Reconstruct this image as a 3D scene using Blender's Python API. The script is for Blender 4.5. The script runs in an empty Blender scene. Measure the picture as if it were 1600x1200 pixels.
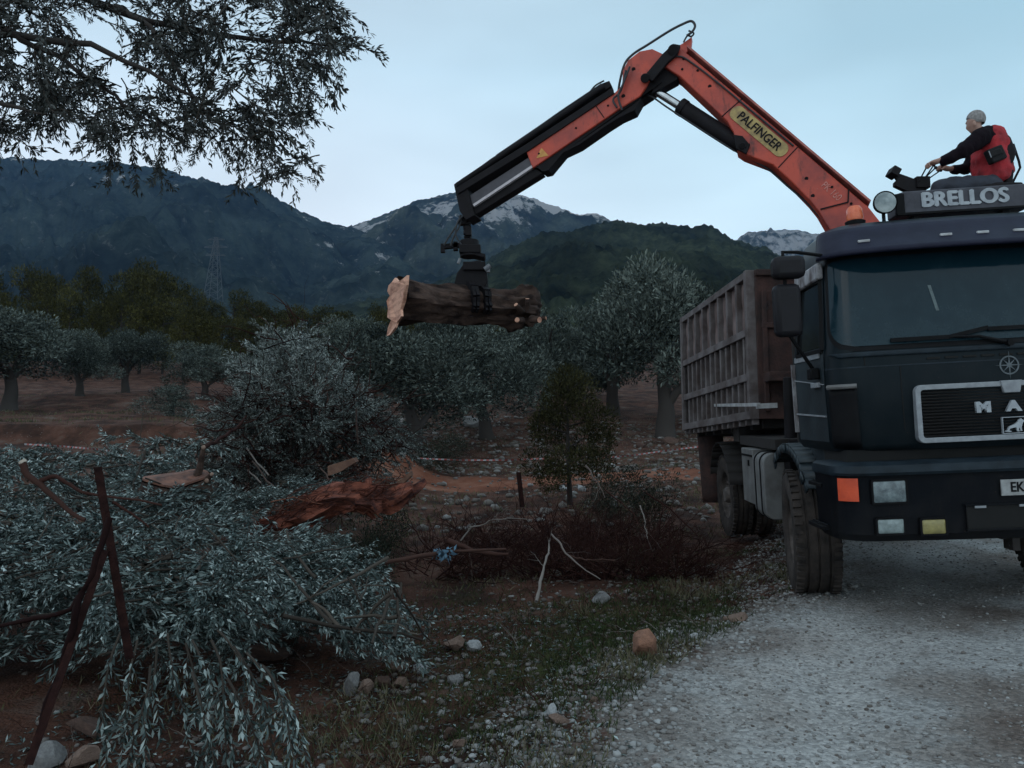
import bpy, bmesh, math, random
import numpy as np
from mathutils import Vector, Matrix, Euler

R = math.radians
rnd = random.Random(11)
nrng = np.random.default_rng(5)
scene = bpy.context.scene
COL = scene.collection

# ------------------------------------------------------------------ camera
CAM = Vector((0.0, 0.0, 1.30))
PITCH = R(4.76)
FPX = 1200.0
cam_data = bpy.data.cameras.new("camera")
cam_data.sensor_width = 36.0
cam_data.lens = 36.0 * FPX / 1600.0
cam_data.clip_start = 0.05
cam_data.clip_end = 12000.0
cam = bpy.data.objects.new("camera", cam_data)
cam.location = CAM
cam.rotation_euler = (R(90) + PITCH, 0, 0)
COL.objects.link(cam)
scene.camera = cam

# ------------------------------------------------------------------ world: dusk sky
world = bpy.data.worlds.new("World")
scene.world = world
world.use_nodes = True
wn = world.node_tree.nodes
wl = world.node_tree.links
wn.clear()
w_out = wn.new("ShaderNodeOutputWorld")
w_bg = wn.new("ShaderNodeBackground")
w_tc = wn.new("ShaderNodeTexCoord")
w_sep = wn.new("ShaderNodeSeparateXYZ")
wl.new(w_tc.outputs["Generated"], w_sep.inputs[0])
sky = wn.new("ShaderNodeTexSky")
sky.sky_type = 'NISHITA'
sky.sun_disc = False
SUN_EL, SUN_AZ = R(2.0), R(-55.0)
sky.sun_elevation = SUN_EL
sky.sun_rotation = SUN_AZ
sky.air_density = 1.0
sky.dust_density = 0.6
sky.ozone_density = 2.5
# thin high cloud veil: elevation ramp
w_ramp = wn.new("ShaderNodeValToRGB")
cr = w_ramp.color_ramp
cr.elements[0].position = 0.0
cr.elements[0].color = (0.78, 0.84, 0.90, 1)
cr.elements[1].position = 0.75
cr.elements[1].color = (0.40, 0.49, 0.55, 1)
e = cr.elements.new(0.22); e.color = (0.72, 0.79, 0.855, 1)
e = cr.elements.new(0.45); e.color = (0.47, 0.60, 0.685, 1)
wl.new(w_sep.outputs["Z"], w_ramp.inputs[0])
# bluer away from the set sun (towards +x)
w_az = wn.new("ShaderNodeMapRange")
w_az.inputs["From Min"].default_value = -0.25
w_az.inputs["From Max"].default_value = 0.50
wl.new(w_sep.outputs["X"], w_az.inputs["Value"])
w_mul = wn.new("ShaderNodeMix"); w_mul.data_type = 'RGBA'; w_mul.blend_type = 'MULTIPLY'
w_mul.inputs["B"].default_value = (0.76, 0.92, 0.94, 1)
wl.new(w_az.outputs[0], w_mul.inputs["Factor"])
wl.new(w_ramp.outputs[0], w_mul.inputs["A"])
# soft cloud texture
w_noise = wn.new("ShaderNodeTexNoise")
w_noise.inputs["Scale"].default_value = 2.2
w_noise.inputs["Detail"].default_value = 3.0
w_noise.inputs["Roughness"].default_value = 0.45
w_map = wn.new("ShaderNodeMapping"); w_map.inputs["Scale"].default_value = (1, 1, 3.0)
wl.new(w_tc.outputs["Generated"], w_map.inputs[0])
wl.new(w_map.outputs[0], w_noise.inputs["Vector"])
w_cl = wn.new("ShaderNodeMapRange")
w_cl.inputs["From Min"].default_value = 0.35
w_cl.inputs["From Max"].default_value = 0.70
w_cl.inputs["To Min"].default_value = 0.86
w_cl.inputs["To Max"].default_value = 1.12
wl.new(w_noise.outputs[0], w_cl.inputs["Value"])
w_m2 = wn.new("ShaderNodeMix"); w_m2.data_type = 'RGBA'; w_m2.blend_type = 'MULTIPLY'
w_m2.inputs["Factor"].default_value = 1.0
# unseen sky over and behind the camera: even grey added to neutralise the light
w_bk = wn.new("ShaderNodeMapRange"); w_bk.interpolation_type = 'SMOOTHSTEP'
w_bk.inputs["From Min"].default_value = 0.45
w_bk.inputs["From Max"].default_value = -0.25
wl.new(w_sep.outputs["Y"], w_bk.inputs["Value"])
w_mb = wn.new("ShaderNodeMix"); w_mb.data_type = 'RGBA'
w_mb.inputs["B"].default_value = (0.54, 0.655, 0.72, 1)
wl.new(w_bk.outputs[0], w_mb.inputs["Factor"])
wl.new(w_mul.outputs["Result"], w_mb.inputs["A"])
wl.new(w_mb.outputs["Result"], w_m2.inputs["A"])
wl.new(w_cl.outputs[0], w_m2.inputs["B"])
# the clear sky behind the veil adds a little of its own light
w_sc = wn.new("ShaderNodeMix"); w_sc.data_type = 'RGBA'; w_sc.blend_type = 'ADD'
w_sc.inputs["Factor"].default_value = 0.03
wl.new(w_m2.outputs["Result"], w_sc.inputs["A"])
wl.new(sky.outputs[0], w_sc.inputs["B"])
wl.new(w_sc.outputs["Result"], w_bg.inputs["Color"])
w_bg.inputs["Strength"].default_value = 1.38
wl.new(w_bg.outputs[0], w_out.inputs["Surface"])

# ------------------------------------------------------------------ the last soft light of the set sun
sun_data = bpy.data.lights.new("sun", 'SUN')
sun_data.energy = 0.12
sun_data.angle = R(25)
sun_data.color = (1.0, 0.93, 0.86)
sun = bpy.data.objects.new("sun", sun_data)
sun.rotation_euler = (R(52), 0, R(-40))
COL.objects.link(sun)

scene.view_settings.view_transform = 'Standard'
scene.view_settings.look = 'None'
scene.view_settings.exposure = 0.0
scene.view_settings.gamma = 1.0
scene.view_settings.use_curve_mapping = False

# ------------------------------------------------------------------ helpers
def ray(px, py):
    """direction through a point of the photograph"""
    a = (px - 800.0) / FPX
    b = (600.0 - py) / FPX
    f = Vector((0, math.cos(PITCH), math.sin(PITCH)))
    u = Vector((0, -math.sin(PITCH), math.cos(PITCH)))
    return f + Vector((a, 0, 0)) + u * b

def W(px, py, Y):
    d = ray(px, py)
    return CAM + d * (Y / d.y)

def tag(o, label=None, cat=None, group=None, kind=None):
    if label: o["label"] = label
    if cat: o["category"] = cat
    if group: o["group"] = group
    if kind: o["kind"] = kind
    return o

def empty(name, loc=(0, 0, 0), rot=(0, 0, 0)):
    o = bpy.data.objects.new(name, None)
    o.empty_display_size = 0.2
    o.location = loc
    o.rotation_euler = rot
    COL.objects.link(o)
    return o

class MB:
    """collects shapes, links them as one mesh object"""
    def __init__(s):
        s.v = []; s.f = []; s.m = []
    def add(s, vs, fs, mi=0):
        b = len(s.v)
        s.v.extend([tuple(p) for p in vs])
        for f in fs:
            s.f.append([i + b for i in f]); s.m.append(mi)
        return s
    def box(s, c, d, rot=None, mi=0):
        x, y, z = d[0] / 2, d[1] / 2, d[2] / 2
        vs = [Vector(p) for p in ((-x,-y,-z),(x,-y,-z),(x,y,-z),(-x,y,-z),(-x,-y,z),(x,-y,z),(x,y,z),(-x,y,z))]
        if rot is not None:
            m = Euler(rot).to_matrix() if not isinstance(rot, Matrix) else rot
            vs = [m @ p for p in vs]
        c = Vector(c)
        return s.add([p + c for p in vs], [(0,3,2,1),(4,5,6,7),(0,1,5,4),(1,2,6,5),(2,3,7,6),(3,0,4,7)], mi)
    def bar(s, p0, p1, w, h, up=(0, 0, 1), mi=0):
        p0, p1 = Vector(p0), Vector(p1)
        d = (p1 - p0); L = d.length
        if L < 1e-6: return s
        d.normalize()
        a = d.cross(Vector(up))
        if a.length < 1e-3: a = d.cross(Vector((0, 1, 0.01)))
        a.normalize(); b = a.cross(d)
        vs = []
        for p in (p0, p1):
            for sa, sb in ((-1,-1),(1,-1),(1,1),(-1,1)):
                vs.append(p + a * (sa * w / 2) + b * (sb * h / 2))
        return s.add(vs, [(3,2,1,0),(4,5,6,7),(0,1,5,4),(1,2,6,5),(2,3,7,6),(3,0,4,7)], mi)
    def tube(s, pts, r, n=8, cap=True, mi=0):
        pts = [Vector(p) for p in pts]
        if not isinstance(r, (list, tuple)): r = [r] * len(pts)
        ref = None; vs = []
        for i, p in enumerate(pts):
            d = pts[min(i + 1, len(pts) - 1)] - pts[max(i - 1, 0)]
            if d.length < 1e-9: d = Vector((0, 0, 1))
            d.normalize()
            if ref is None:
                ref = d.cross(Vector((0, 0, 1)))
                if ref.length < 0.05: ref = d.cross(Vector((1, 0, 0)))
            ref = (ref - d * ref.dot(d)); 
            if ref.length < 1e-6: ref = d.cross(Vector((0.3, 1, 0.2)))
            ref.normalize()
            q = d.cross(ref)
            for k in range(n):
                a = 2 * math.pi * k / n
                vs.append(p + (ref * math.cos(a) + q * math.sin(a)) * r[i])
        fs = []
        for i in range(len(pts) - 1):
            for k in range(n):
                k2 = (k + 1) % n
                fs.append((i*n+k, i*n+k2, (i+1)*n+k2, (i+1)*n+k))
        if cap:
            fs.append(tuple(range(n))[::-1])
            fs.append(tuple((len(pts)-1)*n + k for k in range(n)))
        return s.add(vs, fs, mi)
    def cyl(s, p0, p1, r, n=16, mi=0):
        return s.tube([p0, p1], r, n, True, mi)
    def lathe(s, prof, o, ax, n=40, mi=0, closed=False):
        """prof: (radius, along) pairs round the axis ax through o"""
        o = Vector(o); ax = Vector(ax).normalized()
        a = ax.cross(Vector((0, 0, 1)))
        if a.length < 0.05: a = ax.cross(Vector((0, 1, 0)))
        a.normalize(); b = ax.cross(a)
        vs = []
        for (r, t) in prof:
            for k in range(n):
                th = 2 * math.pi * k / n
                vs.append(o + ax * t + (a * math.cos(th) + b * math.sin(th)) * r)
        fs = []
        m = len(prof)
        rng = range(m) if closed else range(m - 1)
        for i in rng:
            j = (i + 1) % m
            for k in range(n):
                k2 = (k + 1) % n
                fs.append((i*n+k, i*n+k2, j*n+k2, j*n+k))
        return s.add(vs, fs, mi)
    def prism(s, poly, off, mi=0):
        """poly: ring of 3-D points, off: extrusion vector"""
        off = Vector(off); n = len(poly)
        vs = [Vector(p) for p in poly] + [Vector(p) + off for p in poly]
        fs = [tuple(range(n))[::-1], tuple(range(n, 2 * n))]
        for i in range(n):
            j = (i + 1) % n
            fs.append((i, j, n + j, n + i))
        return s.add(vs, fs, mi)
    def sphere(s, c, r, nu=14, nv=10, mi=0):
        if not isinstance(r, (list, tuple)): r = (r, r, r)
        c = Vector(c); vs = []; fs = []
        for j in range(nv + 1):
            ph = math.pi * j / nv
            for k in range(nu):
                th = 2 * math.pi * k / nu
                vs.append(c + Vector((r[0]*math.sin(ph)*math.cos(th), r[1]*math.sin(ph)*math.sin(th), r[2]*math.cos(ph))))
        for j in range(nv):
            for k in range(nu):
                k2 = (k + 1) % nu
                fs.append((j*nu+k, (j+1)*nu+k, (j+1)*nu+k2, j*nu+k2))
        return s.add(vs, fs, mi)
    def grid(s, f, nu, nv, mi=0):
        vs = [f(i / nu, j / nv) for j in range(nv + 1) for i in range(nu + 1)]
        fs = []
        for j in range(nv):
            for i in range(nu):
                a = j * (nu + 1) + i
                fs.append((a, a + 1, a + nu + 2, a + nu + 1))
        return s.add(vs, fs, mi)
    def build(s, name, mats, parent=None, bevel=0.0, smooth=40, fix=True):
        me = bpy.data.meshes.new(name)
        me.from_pydata(s.v, [], s.f)
        if not isinstance(mats, (list, tuple)): mats = [mats]
        for m in mats: me.materials.append(m)
        me.polygons.foreach_set("material_index", s.m)
        if fix:
            bm = bmesh.new(); bm.from_mesh(me)
            bmesh.ops.recalc_face_normals(bm, faces=bm.faces)
            bm.to_mesh(me); bm.free()
        if smooth:
            me.polygons.foreach_set("use_smooth", [True] * len(me.polygons))
            me.set_sharp_from_angle(angle=R(smooth))
        me.update()
        o = bpy.data.objects.new(name, me)
        COL.objects.link(o)
        if parent is not None: o.parent = parent
        if bevel:
            b = o.modifiers.new("bevel", 'BEVEL')
            b.width = bevel; b.segments = 2; b.limit_method = 'ANGLE'; b.angle_limit = R(40)
        return o

def quads_obj(name, V, F, mats, tone=None, midx=None, parent=None, smooth=False):
    me = bpy.data.meshes.new(name)
    V = np.asarray(V, dtype=np.float32); F = np.asarray(F, dtype=np.int32)
    me.vertices.add(len(V)); me.vertices.foreach_set("co", V.ravel())
    me.loops.add(F.size); me.loops.foreach_set("vertex_index", F.ravel())
    me.polygons.add(len(F)); me.polygons.foreach_set("loop_start", np.arange(len(F), dtype=np.int32) * 4)
    if not isinstance(mats, (list, tuple)): mats = [mats]
    for m in mats: me.materials.append(m)
    if midx is not None: me.polygons.foreach_set("material_index", np.asarray(midx, dtype=np.int32))
    if smooth: me.polygons.foreach_set("use_smooth", np.ones(len(F), dtype=bool))
    me.update(calc_edges=True)
    if tone is not None:
        a = me.attributes.new("tone", 'FLOAT', 'FACE')
        a.data.foreach_set("value", np.asarray(tone, dtype=np.float32))
    o = bpy.data.objects.new(name, me)
    COL.objects.link(o)
    if parent is not None: o.parent = parent
    return o

def copy_tree(o, parent=None):
    c = o.copy(); COL.objects.link(c)
    if parent is not None: c.parent = parent
    for ch in list(o.children): copy_tree(ch, c)
    return c

def text_obj(name, body, size, mat, parent, matrix, offset=0.0, extrude=0.003, spacing=1.0, xscale=1.0, bold=0.0):
    cu = bpy.data.curves.new(name, 'FONT')
    cu.body = body; cu.size = size; cu.align_x = 'CENTER'; cu.align_y = 'CENTER'
    cu.offset = offset; cu.extrude = extrude; cu.space_character = spacing
    tmp = bpy.data.objects.new(name + "_tmp", cu)
    COL.objects.link(tmp)
    dg = bpy.context.evaluated_depsgraph_get()
    me = bpy.data.meshes.new_from_object(tmp.evaluated_get(dg))
    bpy.data.objects.remove(tmp)
    me.transform(Matrix.Diagonal((xscale, 1, 1, 1)))
    me.materials.clear(); me.materials.append(mat)
    if bold:                                   # thicken the strokes: overlaid copies, each a hair proud of the last
        bm = bmesh.new(); bm.from_mesh(me)
        src = list(bm.verts) + list(bm.edges) + list(bm.faces)
        for k, (dx, dy) in enumerate(((bold, 0), (-bold, 0), (0, bold * 0.6), (0, -bold * 0.6))):
            r_ = bmesh.ops.duplicate(bm, geom=src)
            bmesh.ops.translate(bm, verts=[g for g in r_["geom"] if isinstance(g, bmesh.types.BMVert)], vec=(dx, dy, 0.0004 * (k + 1)))
        bm.to_mesh(me); bm.free()
    o = bpy.data.objects.new(name, me)
    COL.objects.link(o)
    if parent is not None: o.parent = parent
    o.matrix_local = matrix
    return o

# ------------------------------------------------------------------ materials
def new_mat(name):
    m = bpy.data.materials.new(name); m.use_nodes = True
    n = m.node_tree.nodes; l = m.node_tree.links
    b = n["Principled BSDF"]
    return m, n, l, b

def ramp(n, stops):
    r = n.new("ShaderNodeValToRGB")
    cr = r.color_ramp
    while len(cr.elements) > 1: cr.elements.remove(cr.elements[-1])
    cr.elements[0].position = stops[0][0]; cr.elements[0].color = (*stops[0][1], 1)
    for p, c in stops[1:]:
        e = cr.elements.new(p); e.color = (*c, 1)
    return r

def noise(n, l, scale, detail=4.0, rough=0.55, coord="Object", stretch=None):
    tc = n.new("ShaderNodeTexCoord")
    t = n.new("ShaderNodeTexNoise")
    t.inputs["Scale"].default_value = scale
    t.inputs["Detail"].default_value = detail
    t.inputs["Roughness"].default_value = rough
    if stretch:
        mp = n.new("ShaderNodeMapping"); mp.inputs["Scale"].default_value = stretch
        l.new(tc.outputs[coord], mp.inputs[0]); l.new(mp.outputs[0], t.inputs["Vector"])
    else:
        l.new(tc.outputs[coord], t.inputs["Vector"])
    return t

def pmat(name, c1, c2=None, scale=6.0, rough=0.6, bump=0.0, metal=0.0, bscale=None, stretch=None, spec=0.5, lo=0.35, hi=0.65, rvar=0.0, coat=0.0):
    m, n, l, b = new_mat(name)
    b.inputs["Roughness"].default_value = rough
    b.inputs["Metallic"].default_value = metal
    b.inputs["Specular IOR Level"].default_value = spec
    if coat:
        b.inputs["Coat Weight"].default_value = coat
        b.inputs["Coat Roughness"].default_value = 0.15
    if c2 is None: c2 = tuple(x * 0.7 for x in c1)
    t = noise(n, l, scale, 6.0, 0.6, stretch=stretch)
    r = ramp(n, [(lo, c2), (hi, c1)])
    l.new(t.outputs[0], r.inputs[0]); l.new(r.outputs[0], b.inputs["Base Color"])
    if rvar:
        mr = n.new("ShaderNodeMapRange")
        mr.inputs["To Min"].default_value = rough - rvar; mr.inputs["To Max"].default_value = rough + rvar
        l.new(t.outputs[0], mr.inputs["Value"]); l.new(mr.outputs[0], b.inputs["Roughness"])
    if bump:
        t2 = noise(n, l, bscale or scale * 3, 5.0, 0.6, stretch=stretch)
        bp = n.new("ShaderNodeBump"); bp.inputs["Strength"].default_value = bump
        bp.inputs["Distance"].default_value = 0.02
        l.new(t2.outputs[0], bp.inputs["Height"]); l.new(bp.outputs[0], b.inputs["Normal"])
    return m

def tone_mat(name, stops, rough=0.55, spec=0.4, trans=0.0):
    m, n, l, b = new_mat(name)
    a = n.new("ShaderNodeAttribute"); a.attribute_name = "tone"
    r = ramp(n, stops)
    l.new(a.outputs["Fac"], r.inputs[0]); l.new(r.outputs[0], b.inputs["Base Color"])
    b.inputs["Roughness"].default_value = rough
    b.inputs["Specular IOR Level"].default_value = spec
    return m

# ------------------------------------------------------------------ value noise for terrain
def vnoise(x, y, seed=0):
    xi = np.floor(x).astype(np.int64); yi = np.floor(y).astype(np.int64)
    xf = x - xi; yf = y - yi
    u = xf * xf * (3 - 2 * xf); v = yf * yf * (3 - 2 * yf)
    def h(a, b):
        n = (a * 374761393 + b * 668265263 + seed * 974126177) & 0x7fffffff
        n = ((n ^ (n >> 13)) * 1274126177) & 0x7fffffff
        return ((n ^ (n >> 16)) & 0xffff) / 65535.0
    a = h(xi, yi); b = h(xi + 1, yi); c = h(xi, yi + 1); d = h(xi + 1, yi + 1)
    return (a + (b - a) * u) * (1 - v) + (c + (d - c) * u) * v

def fbm(x, y, octv=4, seed=0, gain=0.5):
    s = 0; a = 1.0; t = 0
    for k in range(octv):
        s = s + a * (vnoise(x, y, seed + k * 17) - 0.5); t += a
        x = x * 2.03 + 3.1; y = y * 2.03 + 1.7; a *= gain
    return s / t * 2.0

def sstep(a, b, x):
    t = np.clip((x - a) / (b - a), 0, 1)
    return t * t * (3 - 2 * t)
# ------------------------------------------------------------------ terrain
GX, GY, GZ = 3.62, 5.62, 0.03           # where the truck's nose stands
SLX, SLY = 0.045, 0.042                 # crossfall and slope of the roadside

def plane_hit(px, py):
    d = ray(px, py)
    # z = GZ + SLX (x-GX) + SLY (y-GY)
    den = d.z - SLX * d.x - SLY * d.y
    t = (GZ - SLX * GX - SLY * GY - CAM.z) / den
    p = CAM + d * t
    return p.x, p.y

_edge = sorted([plane_hit(*q) for q in ((905, 1200), (925, 1130), (990, 1062), (1070, 1018), (1135, 975), (1200, 950), (1262, 925))], key=lambda q: q[1])
EY = np.array([-8.0, 0.0] + [q[1] for q in _edge] + [9.5, 14.0, 30.0, 60.0])
EX = np.array([-2.6, -0.9] + [q[0] for q in _edge] + [3.6, 6.0, 13.0, 26.0])

YB = np.array([-10, 20, 23, 27, 32, 38, 50, 80, 120, 200, 400, 800, 1600, 4000.0])
ZB = np.array([0, 0, 0.20, 0.95, 2.0, 2.9, 4.6, 9.5, 14, 20, 34, 54, 80, 100.0])

def H(x, y):
    x = np.asarray(x, float); y = np.asarray(y, float)
    ys = np.minimum(y, 20.0)
    xs = np.clip(x, -1.5, 7.0)
    z = GZ + SLX * (xs - GX) * (1 - sstep(14, 30, y)) + SLY * (ys - GY) + np.interp(y, YB, ZB)
    d = x - np.interp(y, EY, EX)
    off = sstep(0.0, 0.5, -d)                        # 1 off the road
    near = 1 - sstep(9, 16, y)
    z = z - 0.14 * sstep(0.1, 1.2, -d) * near
    z = z + 0.10 * fbm(x * 0.9, y * 0.9, 4, 3) * off * (0.6 + 0.4 * sstep(8, 20, y))
    z = z + 0.035 * fbm(x * 5, y * 5, 3, 9) * off * (1 - sstep(15, 30, y))
    for rx in (1.25, 3.05): z = z - 0.030 * np.exp(-((d - rx) / 0.28) ** 2) * (y < 12)
    z = z + 0.02 * fbm(x * 1.3, y * 1.3, 4, 21) * (1 - off)
    z = z + 0.008 * fbm(x * 9, y * 9, 2, 31) * (1 - off)
    # earth bank of the olive terrace on the left
    bk = sstep(-1.0, -4.0, x + 0.22 * (y - 19)) 
    z = z + 0.95 * sstep(-1.5, -4.5, x) * sstep(8.5, 18.5, y) * (1 - 0.85 * sstep(21, 31, y))
    z = z + 0.50 * sstep(19.0, 19.7, y + 0.5 * fbm(x * 0.4, y * 0.1, 3, 41)) * bk * (1 - sstep(30, 50, y))
    z = z + 0.25 * fbm(x * 0.25, y * 0.25, 3, 51) * sstep(20, 30, y)
    z = z + 3.0 * fbm(x * 0.02, y * 0.02, 4, 61) * sstep(60, 150, y)
    return z

def hit(px, py, y0=1.5, y1=60.0):
    d = ray(px, py)
    Y = np.geomspace(y0, y1, 4000)
    X = d.x / d.y * Y; Z = CAM.z + d.z / d.y * Y
    k = np.argmax(Z < H(X, Y))
    if not (Z < H(X, Y)).any(): k = len(Y) - 1
    return Vector((X[k], Y[k], float(H(X[k], Y[k]))))

def gz(x, y): return float(H(x, y))

# track of red earth crossing behind the brush
def on_track(x, y):
    c = 19.0 + 0.05 * x + 0.4 * np.sin(x * 0.2)
    return sstep(1.9, 1.3, np.abs(y - c)) * sstep(-5.5, -3.5, x)

def ground_mats():
    out = []
    for kind in ("soil", "gravel", "red"):
        m, n, l, b = new_mat("ground_" + kind)
        b.inputs["Roughness"].default_value = 0.95
        b.inputs["Specular IOR Level"].default_value = 0.15
        # soil
        t1 = noise(n, l, 1.3, 8, 0.65)
        soil = ramp(n, [(0.30, (0.016, 0.010, 0.008)), (0.43, (0.042, 0.020, 0.014)), (0.56, (0.090, 0.041, 0.028)), (0.70, (0.115, 0.088, 0.074))])
        l.new(t1.outputs[0], soil.inputs[0])
        t2 = noise(n, l, 0.85, 6, 0.6, stretch=(1, 1, 1))
        grassc = ramp(n, [(0.40, (0.020, 0.030, 0.009)), (0.7, (0.048, 0.070, 0.020))])
        t2b = noise(n, l, 22, 4, 0.6)
        l.new(t2b.outputs[0], grassc.inputs[0])
        at = n.new("ShaderNodeAttribute"); at.attribute_name = "green"
        ad = n.new("ShaderNodeMath"); ad.operation = 'ADD'
        l.new(t2.outputs[0], ad.inputs[0]); l.new(at.outputs["Fac"], ad.inputs[1])
        gm = n.new("ShaderNodeMapRange"); gm.inputs["From Min"].default_value = 0.72; gm.inputs["From Max"].default_value = 1.05
        l.new(ad.outputs[0], gm.inputs["Value"])
        mx1 = n.new("ShaderNodeMix"); mx1.data_type = 'RGBA'
        l.new(gm.outputs[0], mx1.inputs["Factor"]); l.new(soil.outputs[0], mx1.inputs["A"]); l.new(grassc.outputs[0], mx1.inputs["B"])
        # scattered pale stones in the soil
        tc = n.new("ShaderNodeTexCoord")
        vo = n.new("ShaderNodeTexVoronoi"); vo.inputs["Scale"].default_value = 17.0
        l.new(tc.outputs["Object"], vo.inputs["Vector"])
        vs = n.new("ShaderNodeMapRange"); vs.inputs["From Min"].default_value = 0.16; vs.inputs["From Max"].default_value = 0.24
        vs.inputs["To Min"].default_value = 1.0; vs.inputs["To Max"].default_value = 0.0
        l.new(vo.outputs["Distance"], vs.inputs["Value"])
        t3 = noise(n, l, 1.9, 4, 0.6)
        st = n.new("ShaderNodeAttribute"); st.attribute_name = "stony"
        ad2 = n.new("ShaderNodeMath"); ad2.operation = 'ADD'
        l.new(t3.outputs[0], ad2.inputs[0]); l.new(st.outputs["Fac"], ad2.inputs[1])
        sm = n.new("ShaderNodeMapRange"); sm.inputs["From Min"].default_value = 0.62; sm.inputs["From Max"].default_value = 0.78
        l.new(ad2.outputs[0], sm.inputs["Value"])
        mu = n.new("ShaderNodeMath"); mu.operation = 'MULTIPLY'
        l.new(vs.outputs[0], mu.inputs[0]); l.new(sm.outputs[0], mu.inputs[1])
        stc = n.new("ShaderNodeMix"); stc.data_type = 'RGBA'
        stc.inputs["A"].default_value = (0.10, 0.085, 0.075, 1); stc.inputs["B"].default_value = (0.30, 0.28, 0.26, 1)
        l.new(vo.outputs["Color"], stc.inputs["Factor"])
        mx2 = n.new("ShaderNodeMix"); mx2.data_type = 'RGBA'
        l.new(mu.outputs[0], mx2.inputs["Factor"]); l.new(mx1.outputs["Result"], mx2.inputs["A"]); l.new(stc.outputs["Result"], mx2.inputs["B"])
        # gravel
        g1 = noise(n, l, 0.9, 7, 0.6)
        gr = ramp(n, [(0.34, (0.140, 0.112, 0.098)), (0.45, (0.225, 0.205, 0.190)), (0.53, (0.305, 0.303, 0.297)), (0.66, (0.41, 0.415, 0.41))])
        l.new(g1.outputs[0], gr.inputs[0])
        gv = n.new("ShaderNodeTexVoronoi"); gv.inputs["Scale"].default_value = 48.0
        l.new(tc.outputs["Object"], gv.inputs["Vector"])
        gv2 = n.new("ShaderNodeMapRange"); gv2.inputs["To Min"].default_value = 0.68; gv2.inputs["To Max"].default_value = 1.25
        sx = n.new("ShaderNodeSeparateColor"); l.new(gv.outputs["Color"], sx.inputs[0])
        l.new(sx.outputs[0], gv2.inputs["Value"])
        ru = n.new("ShaderNodeAttribute"); ru.attribute_name = "rut"
        rn2 = noise(n, l, 2.4, 5, 0.6, stretch=(1, 0.35, 1))
        rm2 = n.new("ShaderNodeMath"); rm2.operation = 'MULTIPLY'; l.new(ru.outputs["Fac"], rm2.inputs[0]); l.new(rn2.outputs[0], rm2.inputs[1])
        gd = n.new("ShaderNodeMix"); gd.data_type = 'RGBA'; gd.inputs["B"].default_value = (0.42, 0.41, 0.395, 1)
        l.new(rm2.outputs[0], gd.inputs["Factor"]); l.new(gr.outputs[0], gd.inputs["A"])
        gm2 = n.new("ShaderNodeMix"); gm2.data_type = 'RGBA'; gm2.blend_type = 'MULTIPLY'; gm2.inputs["Factor"].default_value = 1.0
        l.new(gd.outputs["Result"], gm2.inputs["A"]); l.new(gv2.outputs[0], gm2.inputs["B"])
        # red earth
        r1 = noise(n, l, 1.1, 6, 0.6)
        rr = ramp(n, [(0.32, (0.11, 0.040, 0.024)), (0.5, (0.19, 0.073, 0.044)), (0.68, (0.25, 0.125, 0.085))])
        l.new(r1.outputs[0], rr.inputs[0])
        # blend by masks
        ra = n.new("ShaderNodeAttribute"); ra.attribute_name = "road"
        rn = noise(n, l, 3.5, 6, 0.7)
        ra2 = n.new("ShaderNodeMath"); ra2.operation = 'ADD'
        l.new(ra.outputs["Fac"], ra2.inputs[0]); l.new(rn.outputs[0], ra2.inputs[1])
        rm = n.new("ShaderNodeMapRange"); rm.inputs["From Min"].default_value = 0.86; rm.inputs["From Max"].default_value = 1.12
        l.new(ra2.outputs[0], rm.inputs["Value"])
        mx3 = n.new("ShaderNodeMix"); mx3.data_type = 'RGBA'
        l.new(rm.outputs[0], mx3.inputs["Factor"]); l.new(mx2.outputs["Result"], mx3.inputs["A"]); l.new(gm2.outputs["Result"], mx3.inputs["B"])
        ta = n.new("ShaderNodeAttribute"); ta.attribute_name = "track"
        ta2 = n.new("ShaderNodeMath"); ta2.operation = 'ADD'
        l.new(ta.outputs["Fac"], ta2.inputs[0]); l.new(rn.outputs[0], ta2.inputs[1])
        tm = n.new("ShaderNodeMapRange"); tm.inputs["From Min"].default_value = 0.9; tm.inputs["From Max"].default_value = 1.15
        l.new(ta2.outputs[0], tm.inputs["Value"])
        mx4 = n.new("ShaderNodeMix"); mx4.data_type = 'RGBA'
        l.new(tm.outputs[0], mx4.inputs["Factor"]); l.new(mx3.outputs["Result"], mx4.inputs["A"]); l.new(rr.outputs[0], mx4.inputs["B"])
        l.new(mx4.outputs["Result"], b.inputs["Base Color"])
        # relief
        bn = noise(n, l, 30, 6, 0.7)
        b1 = n.new("ShaderNodeBump"); b1.inputs["Strength"].default_value = 0.7; b1.inputs["Distance"].default_value = 0.02
        l.new(bn.outputs[0], b1.inputs["Height"])
        b2 = n.new("ShaderNodeBump"); b2.inputs["Strength"].default_value = 0.9; b2.inputs["Distance"].default_value = 0.014; b2.invert = True
        l.new(gv.outputs["Distance"], b2.inputs["Height"]); l.new(b1.outputs[0], b2.inputs["Normal"])
        l.new(b2.outputs[0], b.inputs["Normal"])
        out.append(m)
    return out

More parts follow.
